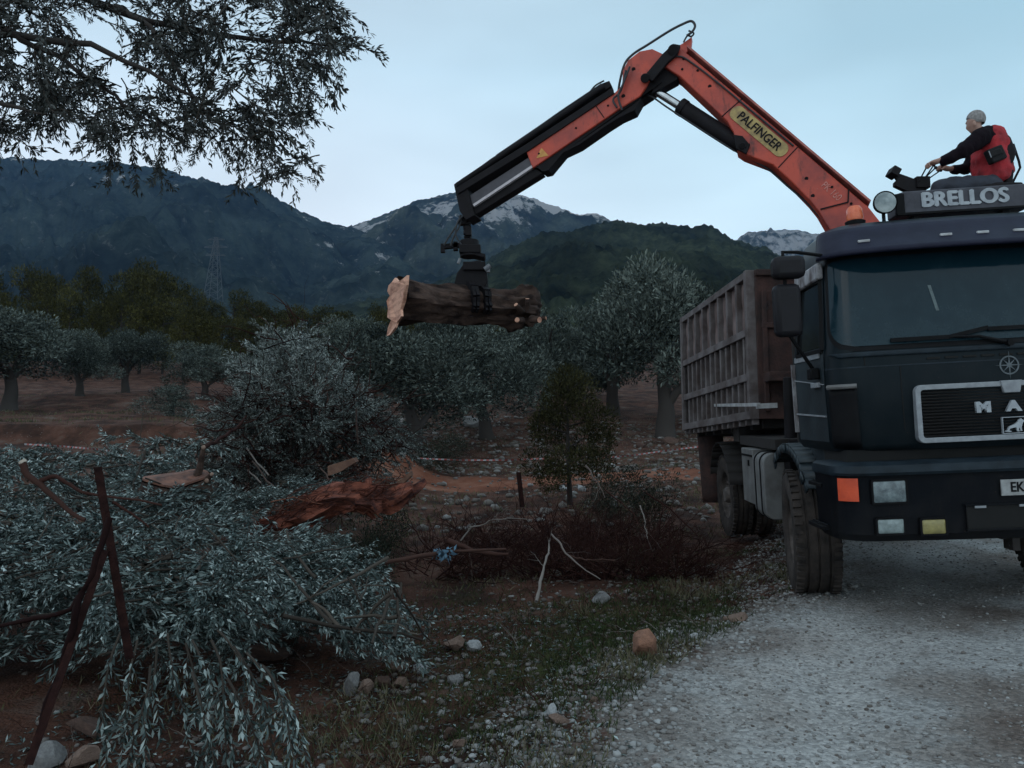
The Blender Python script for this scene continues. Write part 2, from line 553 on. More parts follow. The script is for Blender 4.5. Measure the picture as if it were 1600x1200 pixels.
def build_ground():
    ys = [-6.0]
    while ys[-1] < 4200:
        y = ys[-1]
        if y < 4: s = 0.055
        elif y < 100: s = max(0.055, 0.0135 * y)
        else: s = 0.05 * y
        ys.append(y + s)
    ys = np.array(ys)
    NC = 380
    u = np.linspace(-1, 1, NC)
    u = np.sign(u) * (0.55 * np.abs(u) + 0.45 * np.abs(u) ** 2.2)
    wdt = 11 + 1.05 * np.maximum(ys, 0)
    X = wdt[:, None] * u[None, :] + 0.8
    Y = np.repeat(ys[:, None], NC, 1)
    Z = H(X, Y)
    V = np.stack([X, Y, Z], -1).reshape(-1, 3)
    d = X - np.interp(Y, EY, EX)
    road = np.clip(0.5 + d * 0.55, 0, 1) * (1 - sstep(30, 60, Y))
    # right-hand edge of the road, far out of the frame
    road = road * np.clip(0.5 - (d - 9.0) * 0.5, 0, 1)
    track = on_track(X, Y) * 0.75
    green = 0.40 * np.exp(-(((X - 0.3) / 1.4) ** 2 + ((Y - 6.2) / 1.7) ** 2)) + 0.10 * sstep(3, 0.3, np.abs(d)) * (Y < 9)
    green = green * (d < 0.2)
    stony = 0.26 * np.exp(-((d + 0.25) / 0.6) ** 2) * (Y < 12) + 0.55 * sstep(19, 23, Y) * sstep(-4, 0, X) * (1 - sstep(30, 36, Y)) + 0.10
    rut = sum(np.exp(-((d + 0.15 * np.sin(Y * 0.7) - rx) / 0.30) ** 2) for rx in (0.75, 1.35, 3.05, 3.6)) * 0.95
    i = np.arange(len(ys) - 1)[:, None] * NC + np.arange(NC - 1)[None, :]
    F = np.stack([i, i + 1, i + NC + 1, i + NC], -1).reshape(-1, 4)
    fr = road.ravel()[F].mean(1); ft = track.ravel()[F].mean(1)
    cls = np.where(fr > 0.5, 1, np.where(ft > 0.3, 2, 0))
    mats = ground_mats()
    objs = []
    for k, nm in enumerate(("ground", "gravel_road", "dirt_track")):
        f = F[cls == k]
        used, inv = np.unique(f, return_inverse=True)
        o = quads_obj(nm, V[used], inv.reshape(-1, 4), mats[k], smooth=True)
        for an, ar in (("road", road), ("track", track), ("green", green), ("stony", stony), ("rut", rut)):
            a = o.data.attributes.new(an, 'FLOAT', 'POINT')
            a.data.foreach_set("value", ar.ravel()[used].astype(np.float32))
        tag(o, kind="structure"); objs.append(o)
    return objs
build_ground()

# ------------------------------------------------------------------ mountains
def mountain_mat(name, forest, forest2, rock, rock_lo, rock_hi, z0, z1, scale, spread=0.35, specks=0.3):
    m, n, l, b = new_mat(name)
    b.inputs["Roughness"].default_value = 1.0
    b.inputs["Specular IOR Level"].default_value = 0.0
    t = noise(n, l, scale * 5, 10, 0.78)
    fr = ramp(n, [(0.35, forest2), (0.62, forest)])
    l.new(t.outputs[0], fr.inputs[0])
    t2 = noise(n, l, scale, 9, 0.68, stretch=(1, 1, 1.6))
    t3 = noise(n, l, scale * 9, 5, 0.7)
    mixn = n.new("ShaderNodeMath"); mixn.operation = 'MULTIPLY_ADD'
    mixn.inputs[1].default_value = 0.55
    l.new(t3.outputs[0], mixn.inputs[0]); l.new(t2.outputs[0], mixn.inputs[2])
    tc = n.new("ShaderNodeTexCoord"); sp = n.new("ShaderNodeSeparateXYZ")
    l.new(tc.outputs["Object"], sp.inputs[0])
    mr = n.new("ShaderNodeMapRange"); mr.inputs["From Min"].default_value = z0; mr.inputs["From Max"].default_value = z1
    mr.inputs["To Min"].default_value = 0.0; mr.inputs["To Max"].default_value = spread
    l.new(sp.outputs["Z"], mr.inputs["Value"])
    # clearings and stands of different age; bare specks among the trees
    t5 = noise(n, l, scale * 1.3, 5, 0.6)
    cl = n.new("ShaderNodeMapRange"); cl.inputs["From Min"].default_value = 0.35; cl.inputs["From Max"].default_value = 0.68
    cl.inputs["To Min"].default_value = 0.45; cl.inputs["To Max"].default_value = 1.9
    l.new(t5.outputs[0], cl.inputs["Value"])
    fm = n.new("ShaderNodeMix"); fm.data_type = 'RGBA'; fm.blend_type = 'MULTIPLY'; fm.inputs["Factor"].default_value = 1.0
    l.new(fr.outputs[0], fm.inputs["A"]); l.new(cl.outputs[0], fm.inputs["B"])
    t6 = noise(n, l, scale * 16, 4, 0.7, stretch=(1, 1, 0.6))
    sk = n.new("ShaderNodeMapRange"); sk.inputs["From Min"].default_value = 0.60; sk.inputs["From Max"].default_value = 0.68; sk.inputs["To Max"].default_value = specks
    l.new(t6.outputs[0], sk.inputs["Value"])
    at = n.new("ShaderNodeAttribute"); at.attribute_name = "rock"
    ad = n.new("ShaderNodeMath"); ad.operation = 'ADD'
    l.new(mixn.outputs[0], ad.inputs[0]); l.new(mr.outputs[0], ad.inputs[1])
    ad2 = n.new("ShaderNodeMath"); ad2.operation = 'ADD'
    l.new(ad.outputs[0], ad2.inputs[0]); l.new(at.outputs["Fac"], ad2.inputs[1])
    rk = n.new("ShaderNodeMapRange"); rk.inputs["From Min"].default_value = rock_lo; rk.inputs["From Max"].default_value = rock_hi
    l.new(ad2.outputs[0], rk.inputs["Value"])
    mx = n.new("ShaderNodeMix"); mx.data_type = 'RGBA'
    mx.inputs["B"].default_value = (*rock, 1)
    sm = n.new("ShaderNodeMath"); sm.operation = 'MULTIPLY'; l.new(sk.outputs[0], sm.inputs[0]); l.new(t2.outputs[0], sm.inputs[1])
    mxk = n.new("ShaderNodeMath"); mxk.operation = 'MAXIMUM'; l.new(rk.outputs[0], mxk.inputs[0]); l.new(sm.outputs[0], mxk.inputs[1])
    l.new(mxk.outputs[0], mx.inputs["Factor"]); l.new(fm.outputs["Result"], mx.inputs["A"])
    l.new(mx.outputs["Result"], b.inputs["Base Color"])
    return m

def mountain(name, ridge, D, foot, zfoot, mat, seed, power=1.25, rough=0.05, canopy=4.0, nx=520, ny=110, rockf=None):
    """ridge: skyline points, each at its own distance D; a full slope from its foot to the crest and down the far side"""
    rp = np.array(ridge, float)
    px = np.linspace(rp[0, 0], rp[-1, 0], nx)
    py = np.interp(px, rp[:, 0], rp[:, 1])
    dist = D * (1 + 0.10 * fbm(px * 0.006, px * 0 + seed, 3, seed))
    tr = np.array([[*(W(a, b_, c))] for a, b_, c in zip(px, py, dist)])
    az = (px - 800.0) / FPX
    t = np.concatenate([np.linspace(0, 1, ny), np.linspace(1.02, 1.5, 14)])
    X = np.zeros((len(t), nx)); Y = np.zeros_like(X); Z = np.zeros_like(X)
    for j, tt in enumerate(t):
        y = foot + (dist - foot) * tt
        X[j] = az * y / math.cos(PITCH); Y[j] = y
        if tt <= 1: s = tt ** power
        else: s = 1 - ((tt - 1) / 0.5) ** 1.3 * 0.7
        Z[j] = zfoot + (tr[:, 2] - zfoot) * s
    amp = (tr[:, 2] - zfoot)[None, :] * rough
    tw = np.minimum(t, 2 - t)[:, None]
    hide = np.clip((1 - tw) * 7, 0.10, 1) * np.clip(tw * 6, 0, 1)
    gul = fbm(X / (D * 0.10), Y / (D * 0.10), 6, seed + 3, 0.55)
    Z = Z + (gul - 0.5 * np.abs(fbm(X / (D * 0.16), Y / (D * 0.16), 5, seed + 5))) * amp * 4.0 * hide
    Z = Z + canopy * (vnoise(X / (D * 0.006), Y / (D * 0.006), seed + 8) + 0.7 * vnoise(X / (D * 0.0028), Y / (D * 0.0028), seed + 9) - 0.8)
    V = np.stack([X, Y, Z], -1).reshape(-1, 3)
    i = np.arange(len(t) - 1)[:, None] * nx + np.arange(nx - 1)[None, :]
    F = np.stack([i, i + 1, i + nx + 1, i + nx], -1).reshape(-1, 4)
    o = quads_obj(name, V, F, mat, smooth=True)
    rk = np.zeros_like(X) if rockf is None else rockf(X, Y, Z, np.repeat(px[None, :], len(t), 0), np.repeat(t[:, None], nx, 1))
    a = o.data.attributes.new("rock", 'FLOAT', 'POINT')
    a.data.foreach_set("value", rk.ravel().astype(np.float32))
    return tag(o, kind="structure")

LIME = (0.27, 0.26, 0.255)
mA = mountain_mat("pine_mountainside", (0.026, 0.034, 0.030), (0.004, 0.007, 0.006), LIME, 0.955, 1.03, 250, 600, 0.006, 0.02)
mB = mountain_mat("limestone_peak", (0.040, 0.046, 0.034), (0.008, 0.011, 0.008), LIME, 0.90, 0.98, 430, 640, 0.007, 0.12)
mC = mountain_mat("forested_hill", (0.026, 0.031, 0.019), (0.004, 0.006, 0.004), (0.10, 0.10, 0.09), 1.2, 1.4, 200, 400, 0.014, 0.05, 0.10)
mD = mountain_mat("bare_limestone_ridge", (0.030, 0.034, 0.028), (0.016, 0.02, 0.016), LIME, 0.78, 0.90, 500, 720, 0.006, 0.2)

def rockA(X, Y, Z, PX, T):
    r = 0.16 * np.exp(-(((PX - 275) / 26) ** 2 + ((T - 0.80) / 0.05) ** 2))
    r += 0.17 * np.exp(-(((PX - 90) / 30) ** 2 + ((T - 0.72) / 0.05) ** 2))
    r += 0.14 * np.exp(-(((PX - 450) / 40) ** 2 + ((T - 0.96) / 0.03) ** 2))
    r += 0.05 * (T > 0.95) * (PX < 330) 
    return r
def rockB(X, Y, Z, PX, T):
    r = 0.34 * sstep(785, 820, PX) * sstep(0.86, 0.95, T)
    r += 0.22 * np.exp(-(((PX - 560) / 45) ** 2 + ((T - 0.97) / 0.05) ** 2))
    r += 0.17 * np.exp(-(((PX - 700) / 60) ** 2 + ((T - 0.88) / 0.07) ** 2))
    r += 0.15 * np.exp(-(((PX - 780) / 50) ** 2 + ((T - 0.80) / 0.07) ** 2))
    return r
mountain("mountain", [(-700, 330), (-350, 290), (-100, 255), (0, 248), (60, 250), (130, 252), (200, 257), (240, 262), (280, 275), (330, 292), (390, 305), (440, 315), (465, 330), (500, 345), (540, 350), (600, 372), (700, 420), (820, 480)],
         1500, 220, -10, mA, 5, rockf=rockA, canopy=5.0)
mountain("mountain", [(330, 470), (430, 420), (500, 378), (545, 352), (600, 332), (650, 312), (700, 301), (745, 299), (790, 296), (815, 303), (840, 313), (870, 324), (900, 336), (930, 337), (955, 346), (1010, 372), (1100, 400), (1250, 440)],
         1900, 400, -10, mB, 12, rockf=rockB, canopy=6.0)
mountain("mountain", [(1000, 420), (1080, 395), (1130, 380), (1160, 371), (1215, 357), (1262, 360), (1290, 368), (1330, 372), (1420, 362), (1600, 372), (1900, 340), (2400, 330)],
         2300, 700, -10, mD, 23, canopy=5.0)
mountain("hill", [(380, 500), (520, 480), (640, 455), (760, 412), (850, 374), (930, 352), (965, 347), (1000, 350), (1050, 353), (1100, 360), (1150, 373), (1200, 390), (1260, 412), (1400, 440), (1700, 430), (2300, 430)],
         760, 130, 0, mC, 34, power=1.0, canopy=5.5, rough=0.03)
# ------------------------------------------------------------------ the truck
M = {}
M["cab"] = pmat("cab_paint", (0.0065, 0.0145, 0.021), (0.004, 0.009, 0.0135), 5, 0.42, 0.05, bscale=60, rvar=0.12, spec=0.28)
M["cabdull"] = pmat("dusty_cab_paint", (0.017, 0.029, 0.036), (0.006, 0.012, 0.017), 4, 0.55, 0.1, bscale=40)
M["visor"] = pmat("visor_paint", (0.017, 0.019, 0.038), (0.010, 0.011, 0.025), 6, 0.5, 0.04, bscale=50, spec=0.15)
M["black"] = pmat("black_plastic", (0.006, 0.006, 0.007), (0.003, 0.003, 0.004), 8, 0.6, 0.1, spec=0.14)
M["void"] = pmat("dark_recess", (0.006, 0.006, 0.006), (0.004, 0.004, 0.004), 8, 0.9)
M["bumper"] = pmat("bumper_paint", (0.010, 0.012, 0.018), (0.006, 0.007, 0.010), 5, 0.5, 0.08, bscale=60, rvar=0.12, spec=0.2)
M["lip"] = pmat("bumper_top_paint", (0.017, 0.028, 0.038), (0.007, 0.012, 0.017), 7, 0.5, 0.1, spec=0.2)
M["silver"] = pmat("dull_silver", (0.30, 0.32, 0.34), (0.20, 0.21, 0.23), 14, 0.5, 0.1, spec=0.5)
M["chrome"] = pmat("polished_steel", (0.62, 0.63, 0.64), (0.48, 0.49, 0.50), 10, 0.22, metal=1.0)
M["white"] = pmat("old_white_paint", (0.46, 0.47, 0.48), (0.26, 0.25, 0.25), 9, 0.6, 0.1)
M["wornwhite"] = pmat("worn_white_edge", (0.40, 0.40, 0.42), (0.10, 0.08, 0.08), 12, 0.6, 0.1, stretch=(1, 1, 0.5))
M["rubber"] = pmat("tyre_rubber", (0.060, 0.047, 0.041), (0.020, 0.017, 0.016), 9, 0.85, 0.3, bscale=60, spec=0.25)
M["rim"] = pmat("dusty_rim", (0.15, 0.125, 0.115), (0.045, 0.036, 0.032), 9, 0.75, 0.2)
M["chassis"] = pmat("chassis_black", (0.016, 0.012, 0.011), (0.010, 0.007, 0.006), 6, 0.8, 0.2)
M["rustbed"] = pmat("weathered_bed_steel", (0.145, 0.126, 0.126), (0.058, 0.040, 0.037), 4.5, 0.75, 0.3, bscale=30)
M["rustpanel"] = pmat("rust_streaked_panel", (0.230, 0.170, 0.160), (0.075, 0.042, 0.036), 3.0, 0.8, 0.3, bscale=22, stretch=(1, 1, 0.45))
M["rust"] = pmat("brown_rust", (0.062, 0.027, 0.022), (0.020, 0.011, 0.010), 6, 0.85, 0.4, bscale=40)
M["grey"] = pmat("dusty_grey_paint", (0.170, 0.170, 0.170), (0.100, 0.095, 0.092), 5, 0.6, 0.15)
M["orange_lens"] = pmat("orange_lens", (0.75, 0.10, 0.035), (0.60, 0.075, 0.03), 12, 0.25, 0.1, bscale=90)
M["lens"] = pmat("headlamp_glass", (0.20, 0.25, 0.26), (0.07, 0.09, 0.10), 16, 0.08, 0.25, bscale=60, coat=0.5)
M["foglens"] = pmat("fog_lamp_glass", (0.30, 0.36, 0.36), (0.18, 0.22, 0.22), 20, 0.12, 0.2, bscale=70)
M["yellowlens"] = pmat("yellow_lamp_glass", (0.34, 0.29, 0.11), (0.22, 0.19, 0.08), 20, 0.12, 0.2, bscale=70)
M["glass"] = pmat("dark_windscreen", (0.014, 0.026, 0.031), (0.009, 0.018, 0.022), 1.6, 0.10, 0.0, spec=0.42, rvar=0.06)
M["sideglass"] = pmat("side_window_glass", (0.020, 0.024, 0.026), (0.012, 0.013, 0.014), 3, 0.12, spec=0.5)
M["signface"] = pmat("weathered_sign_board", (0.060, 0.060, 0.076), (0.020, 0.020, 0.030), 5, 0.6, 0.15)
M["letter"] = pmat("pale_sign_letters", (0.40, 0.43, 0.46), (0.28, 0.30, 0.33), 12, 0.6)
M["plate"] = pmat("number_plate", (0.36, 0.37, 0.37), (0.24, 0.24, 0.24), 20, 0.5)
M["mirrorface"] = pmat("mirror_back", (0.006, 0.005, 0.008), (0.004, 0.003, 0.005), 8, 0.6, spec=0.3)

def dirty_paint(name, c1, dust, z0, z1, rough, spec, amount=0.55, chips=0.0):
    """paint that carries road dust, thickest low down, in splashes and streaks"""
    m, n, l, b = new_mat(name)
    t = noise(n, l, 5, 6, 0.65); t2 = noise(n, l, 14, 6, 0.7, stretch=(1, 1, 0.25)); t3 = noise(n, l, 70, 3, 0.6)
    tc = n.new("ShaderNodeTexCoord"); sp = n.new("ShaderNodeSeparateXYZ"); l.new(tc.outputs["Object"], sp.inputs[0])
    mr = n.new("ShaderNodeMapRange"); mr.inputs["From Min"].default_value = z0; mr.inputs["From Max"].default_value = z1
    mr.inputs["To Min"].default_value = 0.30; mr.inputs["To Max"].default_value = -0.05
    l.new(sp.outputs["Z"], mr.inputs["Value"])
    a1 = n.new("ShaderNodeMath"); a1.operation = 'ADD'; l.new(t.outputs[0], a1.inputs[0]); l.new(mr.outputs[0], a1.inputs[1])
    a2 = n.new("ShaderNodeMath"); a2.operation = 'MULTIPLY_ADD'; a2.inputs[1].default_value = 0.5; l.new(t2.outputs[0], a2.inputs[0]); l.new(a1.outputs[0], a2.inputs[2])
    a3 = n.new("ShaderNodeMath"); a3.operation = 'MULTIPLY_ADD'; a3.inputs[1].default_value = 0.25; l.new(t3.outputs[0], a3.inputs[0]); l.new(a2.outputs[0], a3.inputs[2])
    k = n.new("ShaderNodeMapRange"); k.inputs["From Min"].default_value = 0.82; k.inputs["From Max"].default_value = 1.25; k.inputs["To Max"].default_value = amount
    l.new(a3.outputs[0], k.inputs["Value"])
    mx = n.new("ShaderNodeMix"); mx.data_type = 'RGBA'; mx.inputs["A"].default_value = (*c1, 1); mx.inputs["B"].default_value = (*dust, 1)
    l.new(k.outputs[0], mx.inputs["Factor"]); l.new(mx.outputs["Result"], b.inputs["Base Color"])
    if chips:                                   # stone chips down to rust
        t7 = noise(n, l, 38, 5, 0.75); ck = n.new("ShaderNodeMapRange"); ck.inputs["From Min"].default_value = 0.665; ck.inputs["From Max"].default_value = 0.69; ck.inputs["To Max"].default_value = chips
        l.new(t7.outputs[0], ck.inputs["Value"])
        mc = n.new("ShaderNodeMix"); mc.data_type = 'RGBA'; mc.inputs["B"].default_value = (0.10, 0.055, 0.042, 1)
        l.new(ck.outputs[0], mc.inputs["Factor"]); l.new(mx.outputs["Result"], mc.inputs["A"]); l.new(mc.outputs["Result"], b.inputs["Base Color"])
    rr = n.new("ShaderNodeMapRange"); rr.inputs["To Min"].default_value = rough; rr.inputs["To Max"].default_value = 0.9
    l.new(k.outputs[0], rr.inputs["Value"]); l.new(rr.outputs[0], b.inputs["Roughness"])
    b.inputs["Specular IOR Level"].default_value = spec
    bp = n.new("ShaderNodeBump"); bp.inputs["Strength"].default_value = 0.06; bp.inputs["Distance"].default_value = 0.02
    l.new(t.outputs[0], bp.inputs["Height"]); l.new(bp.outputs[0], b.inputs["Normal"])
    return m
M["cab"] = dirty_paint("cab_paint", (0.0034, 0.0088, 0.0125), (0.045, 0.045, 0.045), 1.3, 2.3, 0.38, 0.12, 0.17, 0.4)
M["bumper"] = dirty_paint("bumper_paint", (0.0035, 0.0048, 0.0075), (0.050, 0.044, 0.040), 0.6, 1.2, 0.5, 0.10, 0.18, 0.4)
M["glass"] = dirty_paint("dark_windscreen", (0.005, 0.019, 0.028), (0.020, 0.044, 0.055), 2.0, 2.6, 0.06, 0.26, 0.40)

TROT = (R(2.4), R(-2.6), R(-4.0))
TM = Matrix.LocRotScale(Vector((GX, GY, GZ)), Euler(TROT), None)
TI = TM.inverted()
truck = empty("dump_truck", (GX, GY, GZ), TROT)
tag(truck, "dark blue-green forward-control truck with rusty high-sided cargo body, parked nose-on at the gravel road's edge", "truck")
CX = 0.035

def outline(hw, yf, rc, yb, bulge=0.05, n=10, nf=16):
    """plan of a cab section, left-rear corner round the front to the right-rear corner; centre x = CX"""
    pts = [(-hw, yb)]
    for k in range(n + 1):
        a = math.pi - (math.pi / 2) * k / n
        pts.append((-(hw - rc) + rc * math.cos(a), yf + rc - rc * math.sin(a)))
    for k in range(1, nf):
        x = -(hw - rc) + 2 * (hw - rc) * k / nf
        q = x / (hw - rc)
        pts.append((x, yf - bulge * (1 - q * q)))
    for k in range(n + 1):
        a = math.pi / 2 - (math.pi / 2) * k / n
        pts.append(((hw - rc) + rc * math.cos(a), yf + rc - rc * math.sin(a)))
    pts.append((hw, yb))
    return [(x + CX, y) for x, y in pts]

SEC = [  # z, half width, front y, corner radius, rear y
    (1.29, 1.150, 0.050, 0.20, 0.98), (1.34, 1.185, 0.010, 0.20, 1.00), (1.78, 1.195, 0.0, 0.20, 1.0),
    (2.03, 1.190, 0.010, 0.20, 1.0), (2.08, 1.175, 0.030, 0.20, 1.0), (2.74, 1.095, 0.225, 0.20, 0.99),
    (2.86, 1.080, 0.262, 0.20, 0.98), (3.00, 1.040, 0.320, 0.22, 0.96), (3.07, 0.960, 0.420, 0.22, 0.90)]

def section(z):
    if z <= SEC[0][0]: return SEC[0][1:]
    for a, b in zip(SEC, SEC[1:]):
        if z <= b[0]:
            t = (z - a[0]) / (b[0] - a[0])
            return tuple(p + (q - p) * t for p, q in zip(a[1:], b[1:]))
    return SEC[-1][1:]

def surf(s, z, off=0.0):
    """point on the cab skin: s = arc length along the plan from the centre line (negative = left), z height"""
    hw, yf, rc, yb = section(z)
    sg = -1 if s < 0 else 1
    a = abs(s); fl = hw - rc
    if a <= fl:
        q = a / fl
        x, y = a, yf - 0.05 * (1 - q * q); nx, ny = 0.05 * q, -1.0
    elif a <= fl + rc * math.pi / 2:
        th = (a - fl) / rc
        x = fl + rc * math.sin(th); y = yf + rc - rc * math.cos(th)
        nx, ny = math.sin(th), -math.cos(th)
    else:
        x = hw; y = yf + rc + (a - fl - rc * math.pi / 2); nx, ny = 1.0, 0.0
    return Vector((sg * (x + off * nx) + CX, y + off * ny, z))

def corner_s(z):
    hw, yf, rc, yb = section(z)
    return hw - rc, hw - rc + rc * math.pi / 2

# cab shell
mb = MB()
rings = [outline(s[1], s[2], s[3], s[4]) for s in SEC]
n = len(rings[0]); base = []
for s, r in zip(SEC, rings): base += [(x, y, s[0]) for x, y in r]
fs = []
for j in range(len(SEC) - 1):
    for k in range(n):
        k2 = (k + 1) % n
        fs.append((j * n + k, j * n + k2, (j + 1) * n + k2, (j + 1) * n + k))
fs.append(tuple(range(n))[::-1])
top = (len(SEC) - 1) * n
base.append((CX, 0.75, 3.105)); c = len(base) - 1
for k in range(n): fs.append((top + k, top + (k + 1) % n, c))
mb.add(base, fs)
cab = mb.build("cab", M["cab"], truck, smooth=50)

def patch(name, s0f, s1f, z0, z1, off, mat, parent, nu=40, nv=16, thick=0.0, smooth=60):
    m = MB()
    def f(u, v):
        z = z0 + (z1 - z0) * v
        s0, s1 = s0f(v, z), s1f(v, z)
        return surf(s0 + (s1 - s0) * u, z, off if not callable(off) else off(u, v))
    m.grid(f, nu, nv)
    o = m.build(name, mat, parent, smooth=smooth, fix=False)
    for p in o.data.polygons: pass
    if thick:
        md = o.modifiers.new("solid", 'SOLIDIFY'); md.thickness = thick; md.offset = -1
    return o

def rr(v, z0, z1, rb, rt):
    """inset of a rounded rectangle's side at height fraction v"""
    h = z1 - z0; d = v * h; i = 0.0
    if d < rb: i = rb - math.sqrt(max(0, rb * rb - (rb - d) ** 2))
    if h - d < rt: i = max(i, rt - math.sqrt(max(0, rt * rt - (rt - (h - d)) ** 2)))
    return i

Z0, Z1 = 2.065, 2.755
def scr(ext, rb, rt):
    def s1(v, z):
        a, b_ = corner_s(z)
        return a + 0.70 * (b_ - a) + ext - rr(v, Z0 - ext, Z1 + ext, rb, rt)
    return (lambda v, z: -s1(v, z)), s1
l0, l1 = scr(0.035, 0.20, 0.06)
gasket = patch("windscreen_gasket", l0, l1, Z0 - 0.035, Z1 + 0.02, 0.004, M["black"], cab, 60, 30)
l0, l1 = scr(0.0, 0.17, 0.05)
patch("windscreen", l0, l1, Z0, Z1, 0.009, M["glass"], cab, 60, 30)
m_ = MB(); m_.grid(lambda u, v: surf(-0.44 + 0.022 * u + 0.02 * (1 - v), 2.30 + 0.20 * v, 0.0125), 2, 6)
m_.build("pale_streak", pmat("pale_streak_colour", (0.11, 0.15, 0.155), (0.06, 0.085, 0.09), 20, 0.5), cab, fix=False)  # narrow pale upright streak laid on the windscreen
# curved highlight under the screen, put in as a paler band
patch("cowl_highlight", lambda v, z: -corner_s(z)[1] + 0.06 + 0.1 * (1 - v), lambda v, z: corner_s(z)[1] - 0.06 - 0.1 * (1 - v), 1.985, 2.020, 0.010, M["lip"], cab, 50, 3, thick=0.008)
# wipers
for x0, x1, zz in ((0.02, -0.78, 2.075), (0.72, -0.10, 2.12)):
    mb = MB()
    p0 = surf(x0, 2.03, 0.02); p1 = surf((x0 + x1) / 2, zz + 0.02, 0.03); p2 = surf(x1, zz + 0.02, 0.025); p3 = surf(x0 - 0.12, zz + 0.075, 0.025)
    mb.tube([p0, (p0 + p1) / 2 + Vector((0, 0, 0.025)), p1], [0.016, 0.012, 0.010], 6)
    mb.bar(p2, p1, 0.016, 0.03); mb.bar(p1, p3, 0.016, 0.03)
    mb.cyl(p0 + Vector((0, 0.02, 0)), p0 + Vector((0, -0.03, 0)), 0.025, 10)
    mb.build("wiper", M["black"], cab, smooth=30)
# sun visor, curved and standing off the roof
vis = patch("sun_visor", lambda v, z: -corner_s(z)[1] + 0.02, lambda v, z: corner_s(z)[1] - 0.02, 2.775, 3.035,
            lambda u, v: 0.17 * (1 - v) ** 1.6 * (1 - abs(2 * u - 1) ** 6) + 0.05, M["visor"], cab, 60, 8, thick=0.025)
def vis_pt(s, z, extra=0.0):
    v = (z - 2.775) / 0.26; sm = corner_s(z)[1] - 0.02; u = (s + sm) / (2 * sm)
    return surf(s, z, 0.17 * (1 - v) ** 1.6 * (1 - abs(2 * u - 1) ** 6) + 0.05 + extra)
for s in (-0.86, -0.29, -0.03, 0.23, 0.86):
    mb = MB(); p = vis_pt(s, 2.868, 0.006); q = vis_pt(s + 0.02, 2.868, 0.006)
    d = (q - p).normalized()
    mb.bar(p - d * 0.042, p + d * 0.042, 0.022, 0.020)
    mb.build("marker_lamp", M["white"], vis, bevel=0.004)
mb = MB(); p = surf(-1.03, 2.80, 0.07); mb.bar(p + Vector((-0.05, 0.03, 0)), p + Vector((0.06, -0.025, 0.012)), 0.05, 0.035)
mb.build("corner_lamp", pmat("amber_lamp", (0.45, 0.30, 0.20), (0.3, 0.2, 0.13), 20, 0.3), cab, bevel=0.006)
# grab bar / corner deflectors
for sg in (-1, 1):
    f0 = lambda v, z, sg=sg: sg * (corner_s(z)[0] + (0.06 if sg < 0 else 0.24))
    f1 = lambda v, z, sg=sg: sg * (corner_s(z)[0] + (0.24 if sg < 0 else 0.06))
    fa = (lambda v, z: -(corner_s(z)[0] + 0.24)) if sg < 0 else (lambda v, z: corner_s(z)[0] + 0.05)
    fb = (lambda v, z: -(corner_s(z)[0] + 0.05)) if sg < 0 else (lambda v, z: corner_s(z)[0] + 0.24)
    d = patch("corner_deflector", fa, fb, 1.315, 1.765, 0.030, M["black"], cab, 10, 8, thick=0.028)
    mb = MB()
    pts = [surf(sg * (corner_s(1.77)[0] + t), 1.772, 0.045) for t in (0.05, 0.11, 0.17, 0.23)]
    mb.tube(pts, 0.018, 8)
    mb.build("grab_handle", M["grey"], d)
# front lid: panel joints, grille
for zj in (1.905,):
    patch("lid_joint", lambda v, z: -corner_s(z)[1], lambda v, z: corner_s(z)[1], zj, zj + 0.010, 0.0025, M["lip"], cab, 50, 1)
for sg in (-1, 1):
    for z0_, z1_, so in ((1.31, 1.90, -0.26), (1.92, 1.98, -0.02)):
        mb = MB(); mb.tube([surf(sg * (corner_s(z)[0] + so), z, 0.0015) for z in np.linspace(z0_, z1_, 5)], 0.004, 5); mb.build("panel_gap", M["void"], cab)
mb = MB()
for k in range(9):
    s_ = -0.50 + 0.125 * k; mb.bar(surf(s_ - 0.045, 1.948, 0.003), surf(s_ + 0.045, 1.948, 0.003), 0.008, 0.014)
mb.build("cowl_vents", M["void"], cab)
gy = -0.072
def rrect(cx, cz, hw, hh, r, y, n=6):
    pts = []
    for (sx, sz, a0) in ((1, 1, 0), (-1, 1, 90), (-1, -1, 180), (1, -1, 270)):
        for k in range(n + 1):
            a = R(a0 + 90 * k / n)
            pts.append(Vector((cx + sx * (hw - r) + r * math.cos(a), y, cz + sz * (hh - r) + r * math.sin(a))))
    return pts
def ring(mb, outer, inner, off):
    n = len(outer); off = Vector(off)
    vs = outer + inner + [p + off for p in outer] + [p + off for p in inner]
    fs = []
    for i in range(n):
        j = (i + 1) % n
        fs += [(i, j, n + j, n + i), (2*n + i, 3*n + i, 3*n + j, 2*n + j), (i, 2*n + i, 2*n + j, j), (n + i, n + j, 3*n + j, 3*n + i)]
    mb.add(vs, fs)
GC, GZ0, GZ1 = 0.04, 1.335, 1.755
gzc = (GZ0 + GZ1) / 2; ghh = (GZ1 - GZ0) / 2
mb = MB(); ring(mb, rrect(GC, gzc, 0.665, ghh, 0.05, gy), rrect(GC, gzc, 0.628, ghh - 0.037, 0.022, gy), (0, 0.062, 0))
gfr = mb.build("grille_frame", M["silver"], cab, bevel=0.004)
mb = MB(); mb.box((GC, gy + 0.045, gzc), (1.25, 0.01, 2 * ghh - 0.08), mi=0)
for k in range(15):
    mb.box((GC, gy + 0.030, GZ0 + 0.052 + k * 0.0226), (1.24, 0.022, 0.009), rot=(R(25), 0, 0), mi=1)
mb.build("grille", [M["void"], pmat("grille_slats", (0.010, 0.008, 0.008), (0.005, 0.004, 0.004), 9, 0.5)], gfr)
